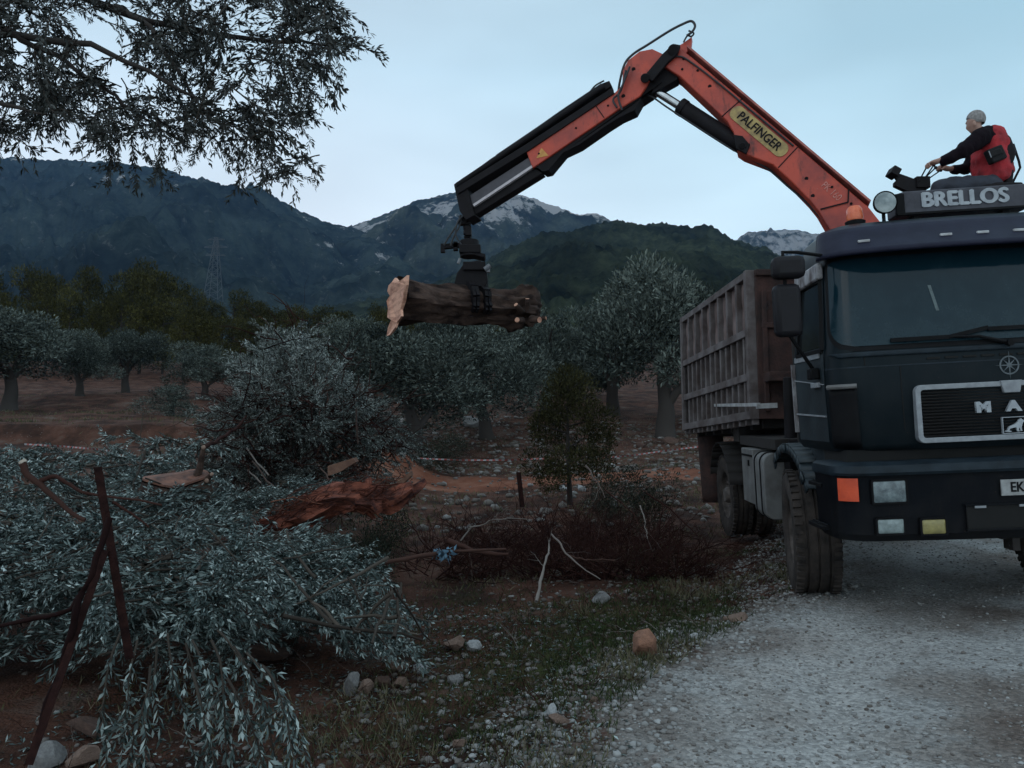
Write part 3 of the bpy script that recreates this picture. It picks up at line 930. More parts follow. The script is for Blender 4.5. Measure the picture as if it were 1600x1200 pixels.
mb = MB(); mb.prism([Vector((GC + x, gy - 0.012, GZ1 + z)) for x, z in ((-0.075, 0.004), (0.075, 0.004), (0.055, -0.085), (-0.055, -0.085))], (0, 0.03, 0))
mb.build("grille_tab", M["silver"], gfr, bevel=0.005)
XR = Matrix.Rotation(R(90), 4, 'X')
def face_text(name, body, size, mat, parent, x, y, z, **k):
    return text_obj(name, body, size, mat, parent, Matrix.Translation((x, y, z)) @ XR, **k)
for ch, x in (("M", -0.163), ("A", 0.045), ("N", 0.253)):
    face_text("lettering", ch, 0.098, M["letter"], gfr, x, gy + 0.004, 1.572, offset=0.006, extrude=0.012, xscale=1.35)
# badge: framed lion
mb = MB(); ring(mb, rrect(0.045, 1.437, 0.083, 0.060, 0.004, gy), rrect(0.045, 1.437, 0.078, 0.055, 0.003, gy), (0, 0.02, 0))
lion = [(-64,-42),(-40,-46),(-20,-44),(-22,-40),(-36,-36),(-30,-24),(-8,-18),(12,-16),(16,-32),(18,-44),(34,-44),(32,-40),(26,-38),(28,-22),(36,-22),(38,-42),(52,-42),(48,-38),(46,-20),(52,2),(58,16),(66,22),(64,32),(54,36),(48,44),(38,40),(30,34),(22,20),(8,8),(-12,0),(-32,-8),(-44,-22),(-48,-34),(-58,-36)]
mb.prism([Vector((0.045 + x * 0.00105, gy + 0.004, 1.437 + z * 0.00105)) for x, z in lion], (0, 0.016, 0))
mb.build("badge", M["letter"], gfr, smooth=0)
# compass rose painted on the lid
mb = MB(); cz = 1.868; cy = -0.0535
ring(mb, rrect(GC + 0.01, cz, 0.068, 0.068, 0.0679, cy, 10), rrect(GC + 0.01, cz, 0.058, 0.058, 0.0579, cy, 10), (0, 0.006, 0))
pts = []
for k in range(16):
    a = R(22.5 * k); r_ = (0.100 if k % 4 == 0 else 0.06) if k % 2 == 0 else 0.013
    pts.append(Vector((GC + 0.01 + r_ * math.sin(a), cy - 0.001, cz + r_ * math.cos(a))))
mb.prism(pts, (0, 0.006, 0))
mb.build("compass_decal", pmat("faded_decal", (0.115, 0.135, 0.15), (0.07, 0.085, 0.095), 20, 0.6), cab, smooth=0)
# roof sign
SY = 0.60
mb = MB()
mb.prism([Vector((x, SY, z)) for x, z in ((-0.385, 3.15), (0.665, 3.15), (0.665, 3.350), (-0.30, 3.350), (-0.36, 3.335), (-0.385, 3.30))], (0, 0.16, 0))
sign = mb.build("roof_sign", M["signface"], truck, bevel=0.01)
face_text("lettering", "BRELLOS", 0.164, M["letter"], sign, 0.165, SY - 0.004, 3.262, offset=0.0, extrude=0.004, spacing=1.03, xscale=1.04, bold=0.0095)
mb = MB(); mb.box((-0.345, SY - 0.004, 3.245), (0.07, 0.02, 0.17)); mb.box((0.14, SY - 0.003, 3.162), (1.03, 0.02, 0.022))
mb.box((-0.2, SY + 0.08, 3.12), (0.06, 0.1, 0.08)); mb.box((0.5, SY + 0.08, 3.12), (0.06, 0.1, 0.08))
mb.build("sign_bracket", M["black"], sign, bevel=0.004)
# round work lamp and orange beacon on the roof edge
mb = MB(); lc = Vector((-0.50, 0.50, 3.245))
mb.lathe([(0.0, 0.10), (0.05, 0.095), (0.082, 0.05), (0.092, 0.01), (0.092, -0.005)], lc, (0.1, 1, 0.0), 28)
mb.cyl(lc + Vector((0, 0.05, -0.06)), lc + Vector((0, 0.05, -0.2)), 0.015, 8)
wlamp = mb.build("work_lamp", M["black"], truck)
mb = MB(); mb.lathe([(0.0, -0.016), (0.045, -0.013), (0.082, -0.003), (0.084, 0.004)], lc, (0.1, 1, 0), 28)
mb.build("lens", pmat("work_lamp_glass", (0.42, 0.47, 0.47), (0.16, 0.20, 0.21), 7, 0.12, 0.2, bscale=40), wlamp)
bc = Vector((-0.70, 0.62, 3.10))
mb = MB(); mb.lathe([(0.0, 0.0), (0.075, 0.0), (0.08, 0.03), (0.06, 0.04)], bc, (0, 0, 1), 20)
beac = mb.build("beacon", M["black"], truck)
mb = MB(); mb.lathe([(0.060, 0.04), (0.066, 0.06), (0.060, 0.13), (0.045, 0.155), (0.0, 0.162)], bc, (0, 0, 1), 20)
mb.build("beacon_dome", pmat("beacon_plastic", (0.80, 0.20, 0.09), (0.65, 0.13, 0.06), 30, 0.25), beac)

# cab side: door, window, edges, mirrors
for sg in (-1, 1):
    def sidep(y, z, off=0.004, sg=sg):
        hw, yf, rc, yb = section(z)
        return Vector((CX + sg * (hw + off), y, z))
    mb = MB()
    def f(u, v):
        z = 2.09 + 0.52 * v; y0 = 0.26 + 0.14 * v; y1 = 0.84
        return sidep(y0 + (y1 - y0) * u, z, 0.010)
    mb.grid(f, 10, 8)
    door = MB()
    def g(u, v):
        z = 1.36 + 1.32 * v; return sidep(0.215 + max(0, z - 2.08) * 0.27 + (0.93 - 0.215 - max(0, z - 2.08) * 0.27) * u, z, 0.005)
    door.grid(g, 8, 20)
    dr = door.build("door", M["cabdull"], cab, fix=False)
    wnd = mb.build("side_window", M["sideglass"], dr, fix=False)
    mb = MB()
    for a, b_ in (((0.24, 2.06), (0.86, 2.06)), ((0.86, 2.06), (0.86, 2.63)), ((0.86, 2.63), (0.40, 2.63)), ((0.40, 2.63), (0.24, 2.06))):
        mb.bar(sidep(*a, 0.012), sidep(*b_, 0.012), 0.03, 0.03)
    mb.build("window_frame", M["black"], dr)
    mb = MB(); mb.bar(sidep(0.3, 1.80, 0.02), sidep(0.46, 1.80, 0.02), 0.03, 0.04); mb.build("door_handle", M["silver"], dr, bevel=0.005)
    mb = MB(); mb.bar(sidep(0.23, 1.555, 0.010), sidep(0.95, 1.575, 0.010), 0.012, 0.012)
    mb.bar(sidep(0.23, 1.80, 0.010), sidep(0.95, 1.86, 0.010), 0.010, 0.008)
    mb.bar(sidep(0.30, 2.03, 0.010), sidep(0.92, 2.03, 0.010), 0.010, 0.045)
    mb.build("trim_strip", M["silver"], dr)
    mb = MB(); mb.bar(sidep(0.965, 1.42, 0.010), sidep(0.965, 2.0, 0.010), 0.045, 0.02, up=(0, 1, 0))
    mb.build("edge_trim", M["wornwhite"], cab)
    # rain deflector and roof gutter (pale, weathered)
    mb = MB(); mb.bar(sidep(0.36, 2.70, 0.03), sidep(0.95, 2.68, 0.03), 0.05, 0.13)
    mb.build("wind_deflector", M["wornwhite"], cab, bevel=0.015)
    # mirrors
    ax = CX + sg * 1.46
    mb = MB()
    mb.box((ax, 0.16, 2.375), (0.20, 0.13, 0.40)); mb.box((ax - sg * 0.02, 0.14, 2.70), (0.24, 0.14, 0.17))
    mir = mb.build("mirror", M["mirrorface"], cab, bevel=0.04)
    mb = MB()
    mb.tube([sidep(0.30, 2.80, 0.0), (CX + sg * 1.34, 0.22, 2.83), (ax, 0.18, 2.83), (ax, 0.17, 2.72), (ax, 0.17, 2.2), (CX + sg * 1.42, 0.18, 2.14), sidep(0.34, 1.90, 0.03)], 0.014, 8)
    mb.build("mirror_arm", M["black"], mir)
    mb = MB(); mb.box((CX + sg * 1.24, 0.34, 1.89), (0.07, 0.09, 0.09)); mb.build("mirror_bracket", M["black"], mir, bevel=0.01)

# bumper
def bout(hw, yf): return outline(hw, yf, 0.24, 0.42, 0.05)
bsec = [(0.645, 1.21, -0.05), (0.70, 1.245, -0.10), (1.10, 1.25, -0.115), (1.125, 1.255, -0.115)]
mb = MB(); vs = []; fs = []
for z, hw, yf in bsec: vs += [(x, y, z) for x, y in bout(hw, yf)]
n = len(bout(1.2, 0))
for j in range(len(bsec) - 1):
    for k in range(n - 1): fs.append((j*n+k, j*n+k+1, (j+1)*n+k+1, (j+1)*n+k))
fs.append(tuple(range(n))); fs.append(tuple((len(bsec)-1)*n + k for k in range(n)))
mb.add(vs, fs)
bump = mb.build("bumper", M["bumper"], truck, smooth=40)
mb = MB(); vs = []; fs = []
lsec = [(1.125, 1.262, -0.150), (1.145, 1.27, -0.165), (1.195, 1.265, -0.150), (1.215, 1.235, -0.10)]
for z, hw, yf in lsec: vs += [(x, y, z) for x, y in bout(hw, yf)]
for j in range(len(lsec) - 1):
    for k in range(n - 1): fs.append((j*n+k, j*n+k+1, (j+1)*n+k+1, (j+1)*n+k))
fs.append(tuple(range(n))); fs.append(tuple((len(lsec)-1)*n + k for k in range(n)))
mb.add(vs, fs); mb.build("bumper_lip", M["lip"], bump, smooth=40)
def bump_y(x):
    hw, rc, yf = 1.25, 0.24, -0.115
    a = abs(x - CX); fl = hw - rc
    if a < fl: return yf - 0.05 * (1 - (a / fl) ** 2)
    return yf + rc - math.sqrt(max(0, rc * rc - (a - fl) ** 2))
def lampbox(name, xc, zc, w, h, mat, proud=0.012, frame=True):
    y = bump_y(xc)
    m = MB(); ring(m, rrect(xc, zc, w/2 + 0.014, h/2 + 0.014, 0.014, y - proud - 0.006), rrect(xc, zc, w/2, h/2, 0.010, y - proud - 0.006), (0, 0.05, 0))
    o = m.build(name, M["black"], bump)
    m = MB()
    def f(u, v):
        x = (u * 2 - 1); z = (v * 2 - 1)
        return (xc + x * w / 2, y - proud - 0.012 * (1 - x**4) * (1 - z**4), zc + z * h / 2)
    m.grid(f, 10, 8); m.build("lens", mat, o, fix=False)
    return o
for sg in (-1, 1):
    x = lambda a: CX + sg * a
    lampbox("headlight", x(0.915), 1.008, 0.225, 0.150, M["lens"])
    lampbox("fog_light", x(0.922), 0.763, 0.180, 0.100, M["foglens"])
    lampbox("auxiliary_light", x(0.637), 0.753, 0.160, 0.100, M["yellowlens"])
    # wrap-round orange indicator
    m = MB()
    def f(u, v, sg=sg):
        a = 1.115 + u * 0.140
        th = min((a - 1.01) / 0.24, 1.57)
        xx = CX + sg * (1.01 + 0.258 * math.sin(th)); yy = -0.115 + 0.24 - 0.258 * math.cos(th)
        return (xx, yy, 0.942 + 0.165 * v)
    m.grid(f, 10, 4)
    ind = m.build("indicator", M["orange_lens"], bump, fix=False, smooth=60)
    # corner steps
    m = MB(); m.box((x(1.20), 0.33, 0.72), (0.20, 0.34, 0.03))
    for k in range(5): m.box((x(1.12 + 0.035 * k), 0.33, 0.74), (0.012, 0.33, 0.012))
    m.box((x(1.18), 0.42, 1.03), (0.16, 0.3, 0.03))
    for k in range(4): m.box((x(1.12 + 0.035 * k), 0.42, 1.05), (0.012, 0.28, 0.012))
    m.box((x(1.10), 0.50, 0.90), (0.03, 0.22, 0.42))
    m.build("step", M["black"], bump, bevel=0.003)
    m = MB(); m.box((x(1.02), 0.75, 1.20), (0.10, 0.75, 0.30)); m.build("step_well", M["cabdull"], cab)
# central air slot, tow pins and plate
mb = MB(); mb.box((GC, bump_y(0) - 0.004, 0.808), (0.84, 0.012, 0.165)); slot = mb.build("air_slot", M["void"], bump, bevel=0.004)
mb = MB()
mb.box((GC, bump_y(0) - 0.010, 0.896), (0.86, 0.02, 0.012)); mb.box((GC, bump_y(0) - 0.010, 0.722), (0.86, 0.02, 0.012))
mb.build("slot_frame", M["bumper"], slot)
for dx in (-0.33, -0.03, 0.27):
    mb = MB(); mb.box((GC + dx, bump_y(0) - 0.016, 0.882), (0.075, 0.012, 0.016)); mb.build("slot_clip", M["silver"], slot)
mb = MB(); mb.box((GC + 0.08, bump_y(0) - 0.012, 1.008), (0.52, 0.012, 0.112)); pl = mb.build("number_plate", M["plate"], bump, bevel=0.003)
face_text("lettering", "EKB 2", 0.095, M["black"], pl, GC - 0.02, bump_y(0) - 0.020, 1.008, offset=0.002, extrude=0.002, xscale=0.85)
mb = MB()
for dx in (-0.05, 0.10): mb.box((GC + dx, -0.02, 0.60), (0.05, 0.12, 0.10)); mb.cyl((GC + dx - 0.03, -0.02, 0.575), (GC + dx + 0.03, -0.02, 0.575), 0.02, 8)
mb.box((GC + 0.025, 0.0, 0.635), (0.3, 0.06, 0.02)); mb.build("tow_hook", M["chassis"], bump)
# dark gap between lid and bumper, radiator behind
mb = MB(); mb.box((CX, 0.30, 1.25), (2.25, 0.5, 0.10)); mb.box((CX, 0.75, 1.05), (1.5, 0.9, 0.5))
mb.build("engine_bay", M["void"], truck)

# wheels
def make_wheel(name, cx, cy, r, width, sg, dual=False, steer=0.0):
    cz = r - 0.015
    root = MB()
    w = width / 2
    prof = [(0.30, -w*0.80), (0.34, -w*0.94), (0.42, -w), (r*0.93, -w*0.97), (r*0.985, -w*0.86)]
    # tread with circumferential grooves
    for g in (-0.45, 0.0, 0.45):
        prof += [(r, w*(g-0.16)), (r, w*(g-0.05)), (r-0.014, w*(g-0.035)), (r-0.014, w*(g+0.035)), (r, w*(g+0.05))]
    prof += [(r, w*0.62), (r*0.985, w*0.86), (r*0.93, w*0.97), (0.42, w), (0.34, w*0.94), (0.30, w*0.80)]
    m = MB()
    offs = [0.0] if not dual else [0.0, -sg * (width + 0.04)]
    for o_ in offs:
        m.lathe(prof, (cx + o_, cy, cz), (1, 0, 0), 64)
        nl = 46
        for k in range(nl):                      # cross lugs at both shoulders
            for s2 in (-1, 1):
                a = 2 * math.pi * (k + (0.5 if s2 > 0 else 0)) / nl
                p = Vector((cx + o_ + s2 * w * 0.78, cy + math.cos(a) * (r - 0.002), cz + math.sin(a) * (r - 0.002)))
                m.box(p, (w * 0.34, 0.036, 0.030), rot=(a - math.pi / 2, 0, 0))
    wheel = empty(name, (cx, cy, cz)); wheel.parent = truck; wheel.rotation_euler = (0, 0, steer)
    ocx, ocy, ocz = cx, cy, cz
    shift = Matrix.Translation((-cx, -cy, -cz))
    m.build("tyre", M["rubber"], wheel, smooth=35).data.transform(shift)
    m = MB()
    for o_ in offs:
        m.lathe([(0.305, -w*0.8), (0.31, w*0.8 if False else 0.0), (0.305, w*0.8)], (cx + o_, cy, cz), (1, 0, 0), 40)
        dish = sg * (0.03 if not dual else (-0.05 if o_ == 0 else 0.05))
        m.lathe([(0.0, dish), (0.12, dish), (0.22, dish + sg*0.02), (0.29, dish + sg * 0.06), (0.305, dish + sg * 0.09)], (cx + o_, cy, cz), (1, 0, 0), 40)
    m.lathe([(0.0, sg * 0.13), (0.085, sg * 0.125), (0.105, sg * 0.09), (0.11, 0.0)], (cx, cy, cz), (1, 0, 0), 24)
    for k in range(10):
        a = 2 * math.pi * k / 10
        p = Vector((cx + sg * 0.03, cy + 0.165 * math.cos(a), cz + 0.165 * math.sin(a)))
        m.cyl(p, p + Vector((sg * 0.045, 0, 0)), 0.016, 6)
    m.build("rim", M["rim"], wheel, smooth=40).data.transform(shift)
    return wheel
for sg in (-1, 1):
    make_wheel("wheel", CX + sg * 1.05, 1.30, 0.54, 0.38, sg, steer=R(-10))
    make_wheel("wheel", CX + sg * 1.00, 4.62, 0.52, 0.26, sg, dual=True)
# front wheel fenders
for sg in (-1, 1):
    m = MB()
    pts = []
    for k in range(15):
        a = R(48 + 100 * k / 14)
        pts.append((1.32 + 0.66 * math.cos(a), 0.56 + (0.74 if 30 < math.degrees(a) < 150 else 0.70) * math.sin(a)))
    for k in range(14):
        (y0, z0), (y1, z1) = pts[k], pts[k + 1]
        m.add([(CX + sg * x, y, z) for (x, y, z) in ((0.86, y0, z0), (1.215, y0, z0), (1.215, y1, z1), (0.86, y1, z1))], [(0, 1, 2, 3)])
        m.add([(CX + sg * x, y, z) for (x, y, z) in ((1.215, y0, z0), (1.218, y0 + (1.32 - y0) * 0.10, z0 - (z0 - 0.56) * 0.10), (1.218, y1 + (1.32 - y1) * 0.10, z1 - (z1 - 0.56) * 0.10), (1.215, y1, z1))], [(0, 1, 2, 3)])
    o = m.build("fender", M["cabdull"], truck, smooth=50)
    md = o.modifiers.new("solid", 'SOLIDIFY'); md.thickness = 0.015
# chassis, axles, under-body
m = MB()
for sg in (-1, 1):
    m.box((CX + sg * 0.42, 3.4, 0.90), (0.08, 6.2, 0.24))
m.box((CX, 1.30, 0.56), (1.9, 0.14, 0.14)); m.cyl((CX - 0.95, 4.62, 0.52), (CX + 0.95, 4.62, 0.52), 0.11, 12)
m.sphere((CX, 4.62, 0.52), (0.24, 0.26, 0.24)); m.box((CX, 1.5, 0.95), (0.7, 1.6, 0.5)); m.box((CX, 2.7, 0.92), (0.5, 1.0, 0.4))
m.cyl((CX, 3.2, 0.8), (CX, 4.5, 0.55), 0.05, 10)
for yy in (0.5, 2.3, 3.6, 5.6, 6.4): m.box((CX, yy, 0.9), (0.84, 0.1, 0.2))
for sg in (-1, 1):
    for yy in (1.3, 4.62): m.box((CX + sg * 0.48, yy, 0.70), (0.08, 1.1, 0.10))
m.build("chassis", M["chassis"], truck)
# boxes and tank slung between the axles on the left side
m = MB(); m.box((CX - 1.08, 2.68, 0.92), (0.34, 0.50, 0.58)); bx_ = m.build("tool_box", M["grey"], truck, bevel=0.008)
m = MB(); m.box((CX - 1.256, 2.60, 1.06), (0.012, 0.04, 0.06)); m.box((CX - 1.255, 2.68, 1.14), (0.008, 0.48, 0.02)); m.build("latch", M["black"], bx_)
m = MB()
m.prism([Vector((CX - 1.02 + p.x, 1.98, 0.86 + p.z)) for p in rrect(0, 0, 0.24, 0.33, 0.10, 0)], (0, 0.42, 0))
tk = m.build("fuel_tank", M["grey"], truck, bevel=0.012)
m = MB()
for yy in (2.08, 2.30):
    ring(m, [Vector((CX - 1.02 + p.x, yy, 0.86 + p.z)) for p in rrect(0, 0, 0.247, 0.337, 0.10, 0)], [Vector((CX - 1.02 + p.x, yy, 0.86 + p.z)) for p in rrect(0, 0, 0.238, 0.328, 0.10, 0)], (0, 0.03, 0))
m.build("tank_strap", M["black"], tk)
m = MB(); m.box((CX + 1.0, 2.4, 0.9), (0.4, 1.2, 0.5)); m.build("battery_box", M["chassis"], truck, bevel=0.01)
# rear mudguards and the rusty flap behind the wheel
for sg in (-1, 1):
    m = MB()
    for k in range(12):
        a0, a1 = R(15 + 150 * k / 12), R(15 + 150 * (k + 1) / 12)
        q = lambda a, x: (CX + sg * x, 4.62 + 0.66 * math.cos(a), 0.52 + 0.68 * math.sin(a))
        m.add([q(a0, 0.60), q(a0, 1.18), q(a1, 1.18), q(a1, 0.60)], [(0, 1, 2, 3)])
    o = m.build("mudguard", M["chassis"], truck, smooth=50); md = o.modifiers.new("solid", 'SOLIDIFY'); md.thickness = 0.012
m = MB()
m.grid(lambda u, v: (CX - 1.30 + 0.34 * u, 5.42 - 0.07 * math.sin(math.pi * u) - 0.16 * (1 - v), 0.34 + 1.16 * v), 10, 8)
o = m.build("mud_flap", M["rust"], truck, smooth=60); md = o.modifiers.new("solid", 'SOLIDIFY'); md.thickness = 0.02
m = MB()
m.grid(lambda u, v: (CX + 1.30 - 0.34 * u, 5.42 - 0.07 * math.sin(math.pi * u) - 0.16 * (1 - v), 0.34 + 1.16 * v), 10, 8)
o = m.build("mud_flap", M["rust"], truck, smooth=60); md = o.modifiers.new("solid", 'SOLIDIFY'); md.thickness = 0.02

# ---- cargo body: high steel sides, built in a frame of its own
bf0 = Vector((W(1184, 600, 8.3).x, 8.3, 0)); bf1 = Vector((W(1074.5, 600, 11.1).x, 11.1, 0))
bd = (bf1 - bf0); BL = bd.length; bang = math.atan2(-bd.x, bd.y)
zb0 = W(1184, 655, 8.3).z
BM = Matrix.Translation((bf0.x, bf0.y, zb0)) @ Matrix.Rotation(bang, 4, 'Z') @ Matrix.Rotation(R(-1.2), 4, 'X')
BH = W(1184, 421, 8.3).z - zb0
BW = 2.42
cargo = empty("cargo_body"); cargo.parent = truck
cargo.matrix_local = TI @ BM
def cbuild(m, name, mat, **k): return m.build(name, mat, cargo, **k)
zm, zl = BH * 0.585, BH * 0.285                    # middle and lower rail of the sides
for side in (0, 1):
    X0 = 0.0 if side == 0 else BW
    sgn = -1 if side == 0 else 1
    m = MB()
    for zz, hh in ((BH - 0.04, 0.08), (zm, 0.085), (zl, 0.085), (0.05, 0.09)):
        m.box((X0 + sgn * 0.03, BL / 2, zz), (0.10, BL, hh))
    npost = 9
    for k in range(npost):
        y = 0.05 + (BL - 0.1) * k / (npost - 1)
        m.box((X0 + sgn * 0.036, y, (BH + zm) / 2), (0.085, 0.055, BH - zm - 0.05))
    nn = 14
    for k in range(nn):
        y = 0.04 + (BL - 0.08) * k / (nn - 1)
        m.box((X0 + sgn * 0.022, y, (zm + 0.0) / 2 - 0.03), (0.07, 0.05, zm + 0.06))
    m.box((X0 + sgn * 0.036, 0.03, BH / 2), (0.12, 0.08, BH)); m.box((X0 + sgn * 0.036, BL - 0.03, BH / 2), (0.11, 0.07, BH))
    cbuild(m, "side_frame", M["rustbed"], bevel=0.006)
    # upper panels, each dished between its posts
    m = MB()
    for k in range(npost - 1):
        y0 = 0.05 + (BL - 0.1) * k / (npost - 1); y1 = 0.05 + (BL - 0.1) * (k + 1) / (npost - 1)
        def f(u, v, y0=y0, y1=y1):
            return (X0 + sgn * (0.012 + 0.03 * math.sin(math.pi * u) * math.sin(math.pi * ((v * 2) % 1.0001))), y0 + (y1 - y0) * u, zm + (BH - 0.06 - zm) * v)
        m.grid(f, 8, 16)
    cbuild(m, "side_panel", M["rustpanel"], smooth=60)
    m = MB(); m.box((X0 - sgn * 0.04, BL / 2, zm / 2), (0.02, BL - 0.02, zm)); cbuild(m, "lower_panel", M["chassis"])
m = MB(); m.box((BW / 2, BL / 2, 0.04), (BW - 0.1, BL, 0.06))
for k in range(8): m.box((BW / 2, 0.15 + (BL - 0.3) * k / 7, -0.04), (BW - 0.2, 0.08, 0.10))
for sx in (0.75, 1.67): m.box((sx, BL / 2, -0.16), (0.10, BL, 0.14))
cbuild(m, "floor", M["chassis"])
m = MB()
m.box((BW / 2, -0.02, BH * 0.5), (BW, 0.03, BH)); 
m.box((BW / 2, -0.05, BH * 0.62), (BW - 0.1, 0.05, 0.06)); m.box((BW / 2, -0.05, BH - 0.04), (BW, 0.06, 0.07))
m.box((BW / 2, -0.12, BH * 0.27), (BW - 0.1, 0.20, 0.10)); 
for k in range(6): m.box((0.08 + (BW - 0.16) * k / 5, -0.052, BH * 0.45), (0.05, 0.045, BH * 0.8))
cbuild(m, "front_wall", M["rust"], bevel=0.008)
m = MB(); m.box((BW / 2, BL + 0.02, BH * 0.48), (BW, 0.03, BH * 0.96))
for k in range(6): m.box((0.08 + (BW - 0.16) * k / 5, BL + 0.052, BH * 0.48), (0.06, 0.05, BH * 0.9))
cbuild(m, "tailgate", M["rustpanel"], bevel=0.006)
# pale side rail along the left flank
m = MB()
m.bar((CX - 1.27, 1.95, 1.675), (CX - 1.27, 4.80, 1.705), 0.03, 0.035); m.box((CX - 1.17, 2.05, 1.66), (0.2, 0.05, 0.05)); m.box((CX - 1.17, 4.5, 1.68), (0.2, 0.05, 0.05))
m.build("side_rail", M["white"], truck)
# sub-frame under the body
m = MB()
for sg in (-1, 1): m.box((CX + sg * 0.42, 4.3, 1.12), (0.10, 4.2, 0.20))
m.box((CX - 0.75, 2.55, 1.28), (0.85, 1.5, 0.10)); m.box((CX - 0.9, 3.6, 1.35), (0.5, 0.3, 0.20)); m.box((CX - 0.62, 4.4, 1.38), (0.9, 1.9, 0.12))
m.build("subframe", M["chassis"], truck)
# tall air intake and pipe behind the cab
m = MB(); m.box((CX - 0.85, 1.22, 1.9), (0.3, 0.22, 1.2)); m.cyl((CX - 1.02, 1.42, 1.2), (CX - 1.02, 1.42, 2.5), 0.05, 10)
m.build("air_intake", M["chassis"], truck, bevel=0.02)
# ------------------------------------------------------------------ the loader crane behind the cab
K = {}
K["red"] = pmat("orange_red_crane_paint", (0.50, 0.066, 0.036), (0.22, 0.028, 0.022), 3.2, 0.5, 0.14, bscale=30, lo=0.26, hi=0.60, rvar=0.2)
def add_streaks(m, col, scale, stretch, lo, hi, amt):
    n, l = m.node_tree.nodes, m.node_tree.links; b = n["Principled BSDF"]
    src = b.inputs["Base Color"].links[0].from_socket
    t = noise(n, l, scale, 6, 0.7, stretch=stretch); k = n.new("ShaderNodeMapRange")
    k.inputs["From Min"].default_value = lo; k.inputs["From Max"].default_value = hi; k.inputs["To Max"].default_value = amt
    l.new(t.outputs[0], k.inputs["Value"]); mx = n.new("ShaderNodeMix"); mx.data_type = 'RGBA'; mx.inputs["B"].default_value = (*col, 1)
    l.new(k.outputs[0], mx.inputs["Factor"]); l.new(src, mx.inputs["A"]); l.new(mx.outputs["Result"], b.inputs["Base Color"])
add_streaks(K["red"], (0.030, 0.012, 0.011), 9, (1, 1, 0.35), 0.56, 0.70, 0.75)
add_streaks(K["red"], (0.42, 0.22, 0.17), 26, (1, 1, 1), 0.66, 0.72, 0.6)
K["redtop"] = pmat("pale_red_edge", (0.45, 0.14, 0.11), (0.25, 0.06, 0.05), 8, 0.6)  # paler red along the boom's top edge
K["dark"] = pmat("grimy_dark_steel", (0.010, 0.008, 0.010), (0.005, 0.004, 0.005), 6, 0.7, 0.2, spec=0.2)
K["grey"] = pmat("grey_extension_paint", (0.060, 0.055, 0.068), (0.036, 0.032, 0.040), 5, 0.5, 0.1)
K["hose"] = pmat("rubber_hose", (0.012, 0.013, 0.018), (0.008, 0.008, 0.010), 20, 0.5)
K["yellow"] = pmat("yellow_name_plate", (0.46, 0.33, 0.11), (0.20, 0.13, 0.06), 9, 0.55)
CA = Vector((3.78, 7.55, 0)); CB = Vector((-0.45, 8.95, 0))
CD = (CB - CA).normalized()                       # the boom's heading, level
CN = Vector((CD.y, -CD.x, 0))                     # towards the road side
if CN.y > 0: CN = -CN
def CW(px, py, off=0.0):
    """point of the boom's upright plane, off metres to its near side"""
    d = ray(px, py); o = CA + CN * off
    t = (o - CAM).dot(CN) / d.dot(CN)
    return CAM + d * t
crane = empty("loader_crane", (CA.x, CA.y, 1.25))
tag(crane, "orange-red folding loader crane rising behind the truck cab, boom reaching left", "crane")
def wp(o, parent):
    """build in world coordinates, hang under parent"""
    o.parent = parent
    if parent.parent is None and parent.type == 'EMPTY':
        o.matrix_parent_inverse = parent.matrix_basis.inverted()
    return o
def cplate(px_pts, off, thick, m, mi=0):
    """an outline in the boom's plane; thick metres deep, centred off the plane"""
    m.prism([CW(a, b, off + thick / 2) for a, b in px_pts], -CN * thick, mi)
def cb(m, name, mat, parent=None, **k):
    return wp(m.build(name, mat, None, **k), parent or crane)
# main boom: welded box of varying depth
outl = [(1031, 100), (1040, 84), (1056, 72), (1075, 84), (1200, 189), (1290, 266), (1357, 323), (1380, 352), (1402, 402), (1340, 418), (1316, 388), (1290, 349), (1279, 330), (1266, 314), (1235, 282), (1207, 257), (1162, 240), (1152, 233), (1146, 206), (1136, 189), (1062, 119)]
m = MB(); cplate(outl, 0, 0.26, m)
boom = cb(m, "main_boom", K["red"], bevel=0.012)
m = MB()
e0, e1 = CW(1076, 82, 0), CW(1357, 321, 0)
m.bar(e0, e1, 0.30, 0.020, up=CN.cross(e1 - e0)); cb(m, "boom_flange", K["redtop"], boom)
# the ear with the hose bracket
m = MB(); cplate([(1072, 84), (1057, 73), (1066, 68), (1081, 57), (1079, 74)], 0, 0.10, m); cb(m, "boom_ear", K["red"], boom, bevel=0.006)
m = MB()
for off in (-0.16, 0.16): cplate([(1150, 232), (1146, 210), (1160, 212), (1172, 226), (1166, 240)], off, 0.04, m)
m.cyl(CW(1160, 228, -0.2), CW(1160, 228, 0.2), 0.035, 12)
cb(m, "cylinder_bracket", K["dark"], boom, bevel=0.006)
m = MB()
for off in (-0.16, 0.16): cplate([(1005, 120), (1035, 84), (1052, 68), (1063, 70), (1058, 84), (1044, 96), (1020, 126)], off, 0.05, m)
m.cyl(CW(1052, 78, -0.21), CW(1052, 78, 0.21), 0.06, 14); m.cyl(CW(1008, 122, -0.21), CW(1008, 122, 0.21), 0.05, 14)
cb(m, "knuckle_linkage", K["dark"], boom, bevel=0.006)
m = MB()
for px, py in ((1109, 135), (1260, 279), (1270, 306)):
    m.cyl(CW(px, py, 0.10), CW(px, py, 0.134), 0.020, 10)
cb(m, "plug", K["dark"], boom)
m = MB()
m.bar(CW(1282, 327, 0.135), CW(1325, 316, 0.135), 0.012, 0.02, up=CN); m.bar(CW(1325, 316, 0.135), CW(1326, 296, 0.135), 0.012, 0.02, up=CN)
cb(m, "seam", K["dark"], boom)
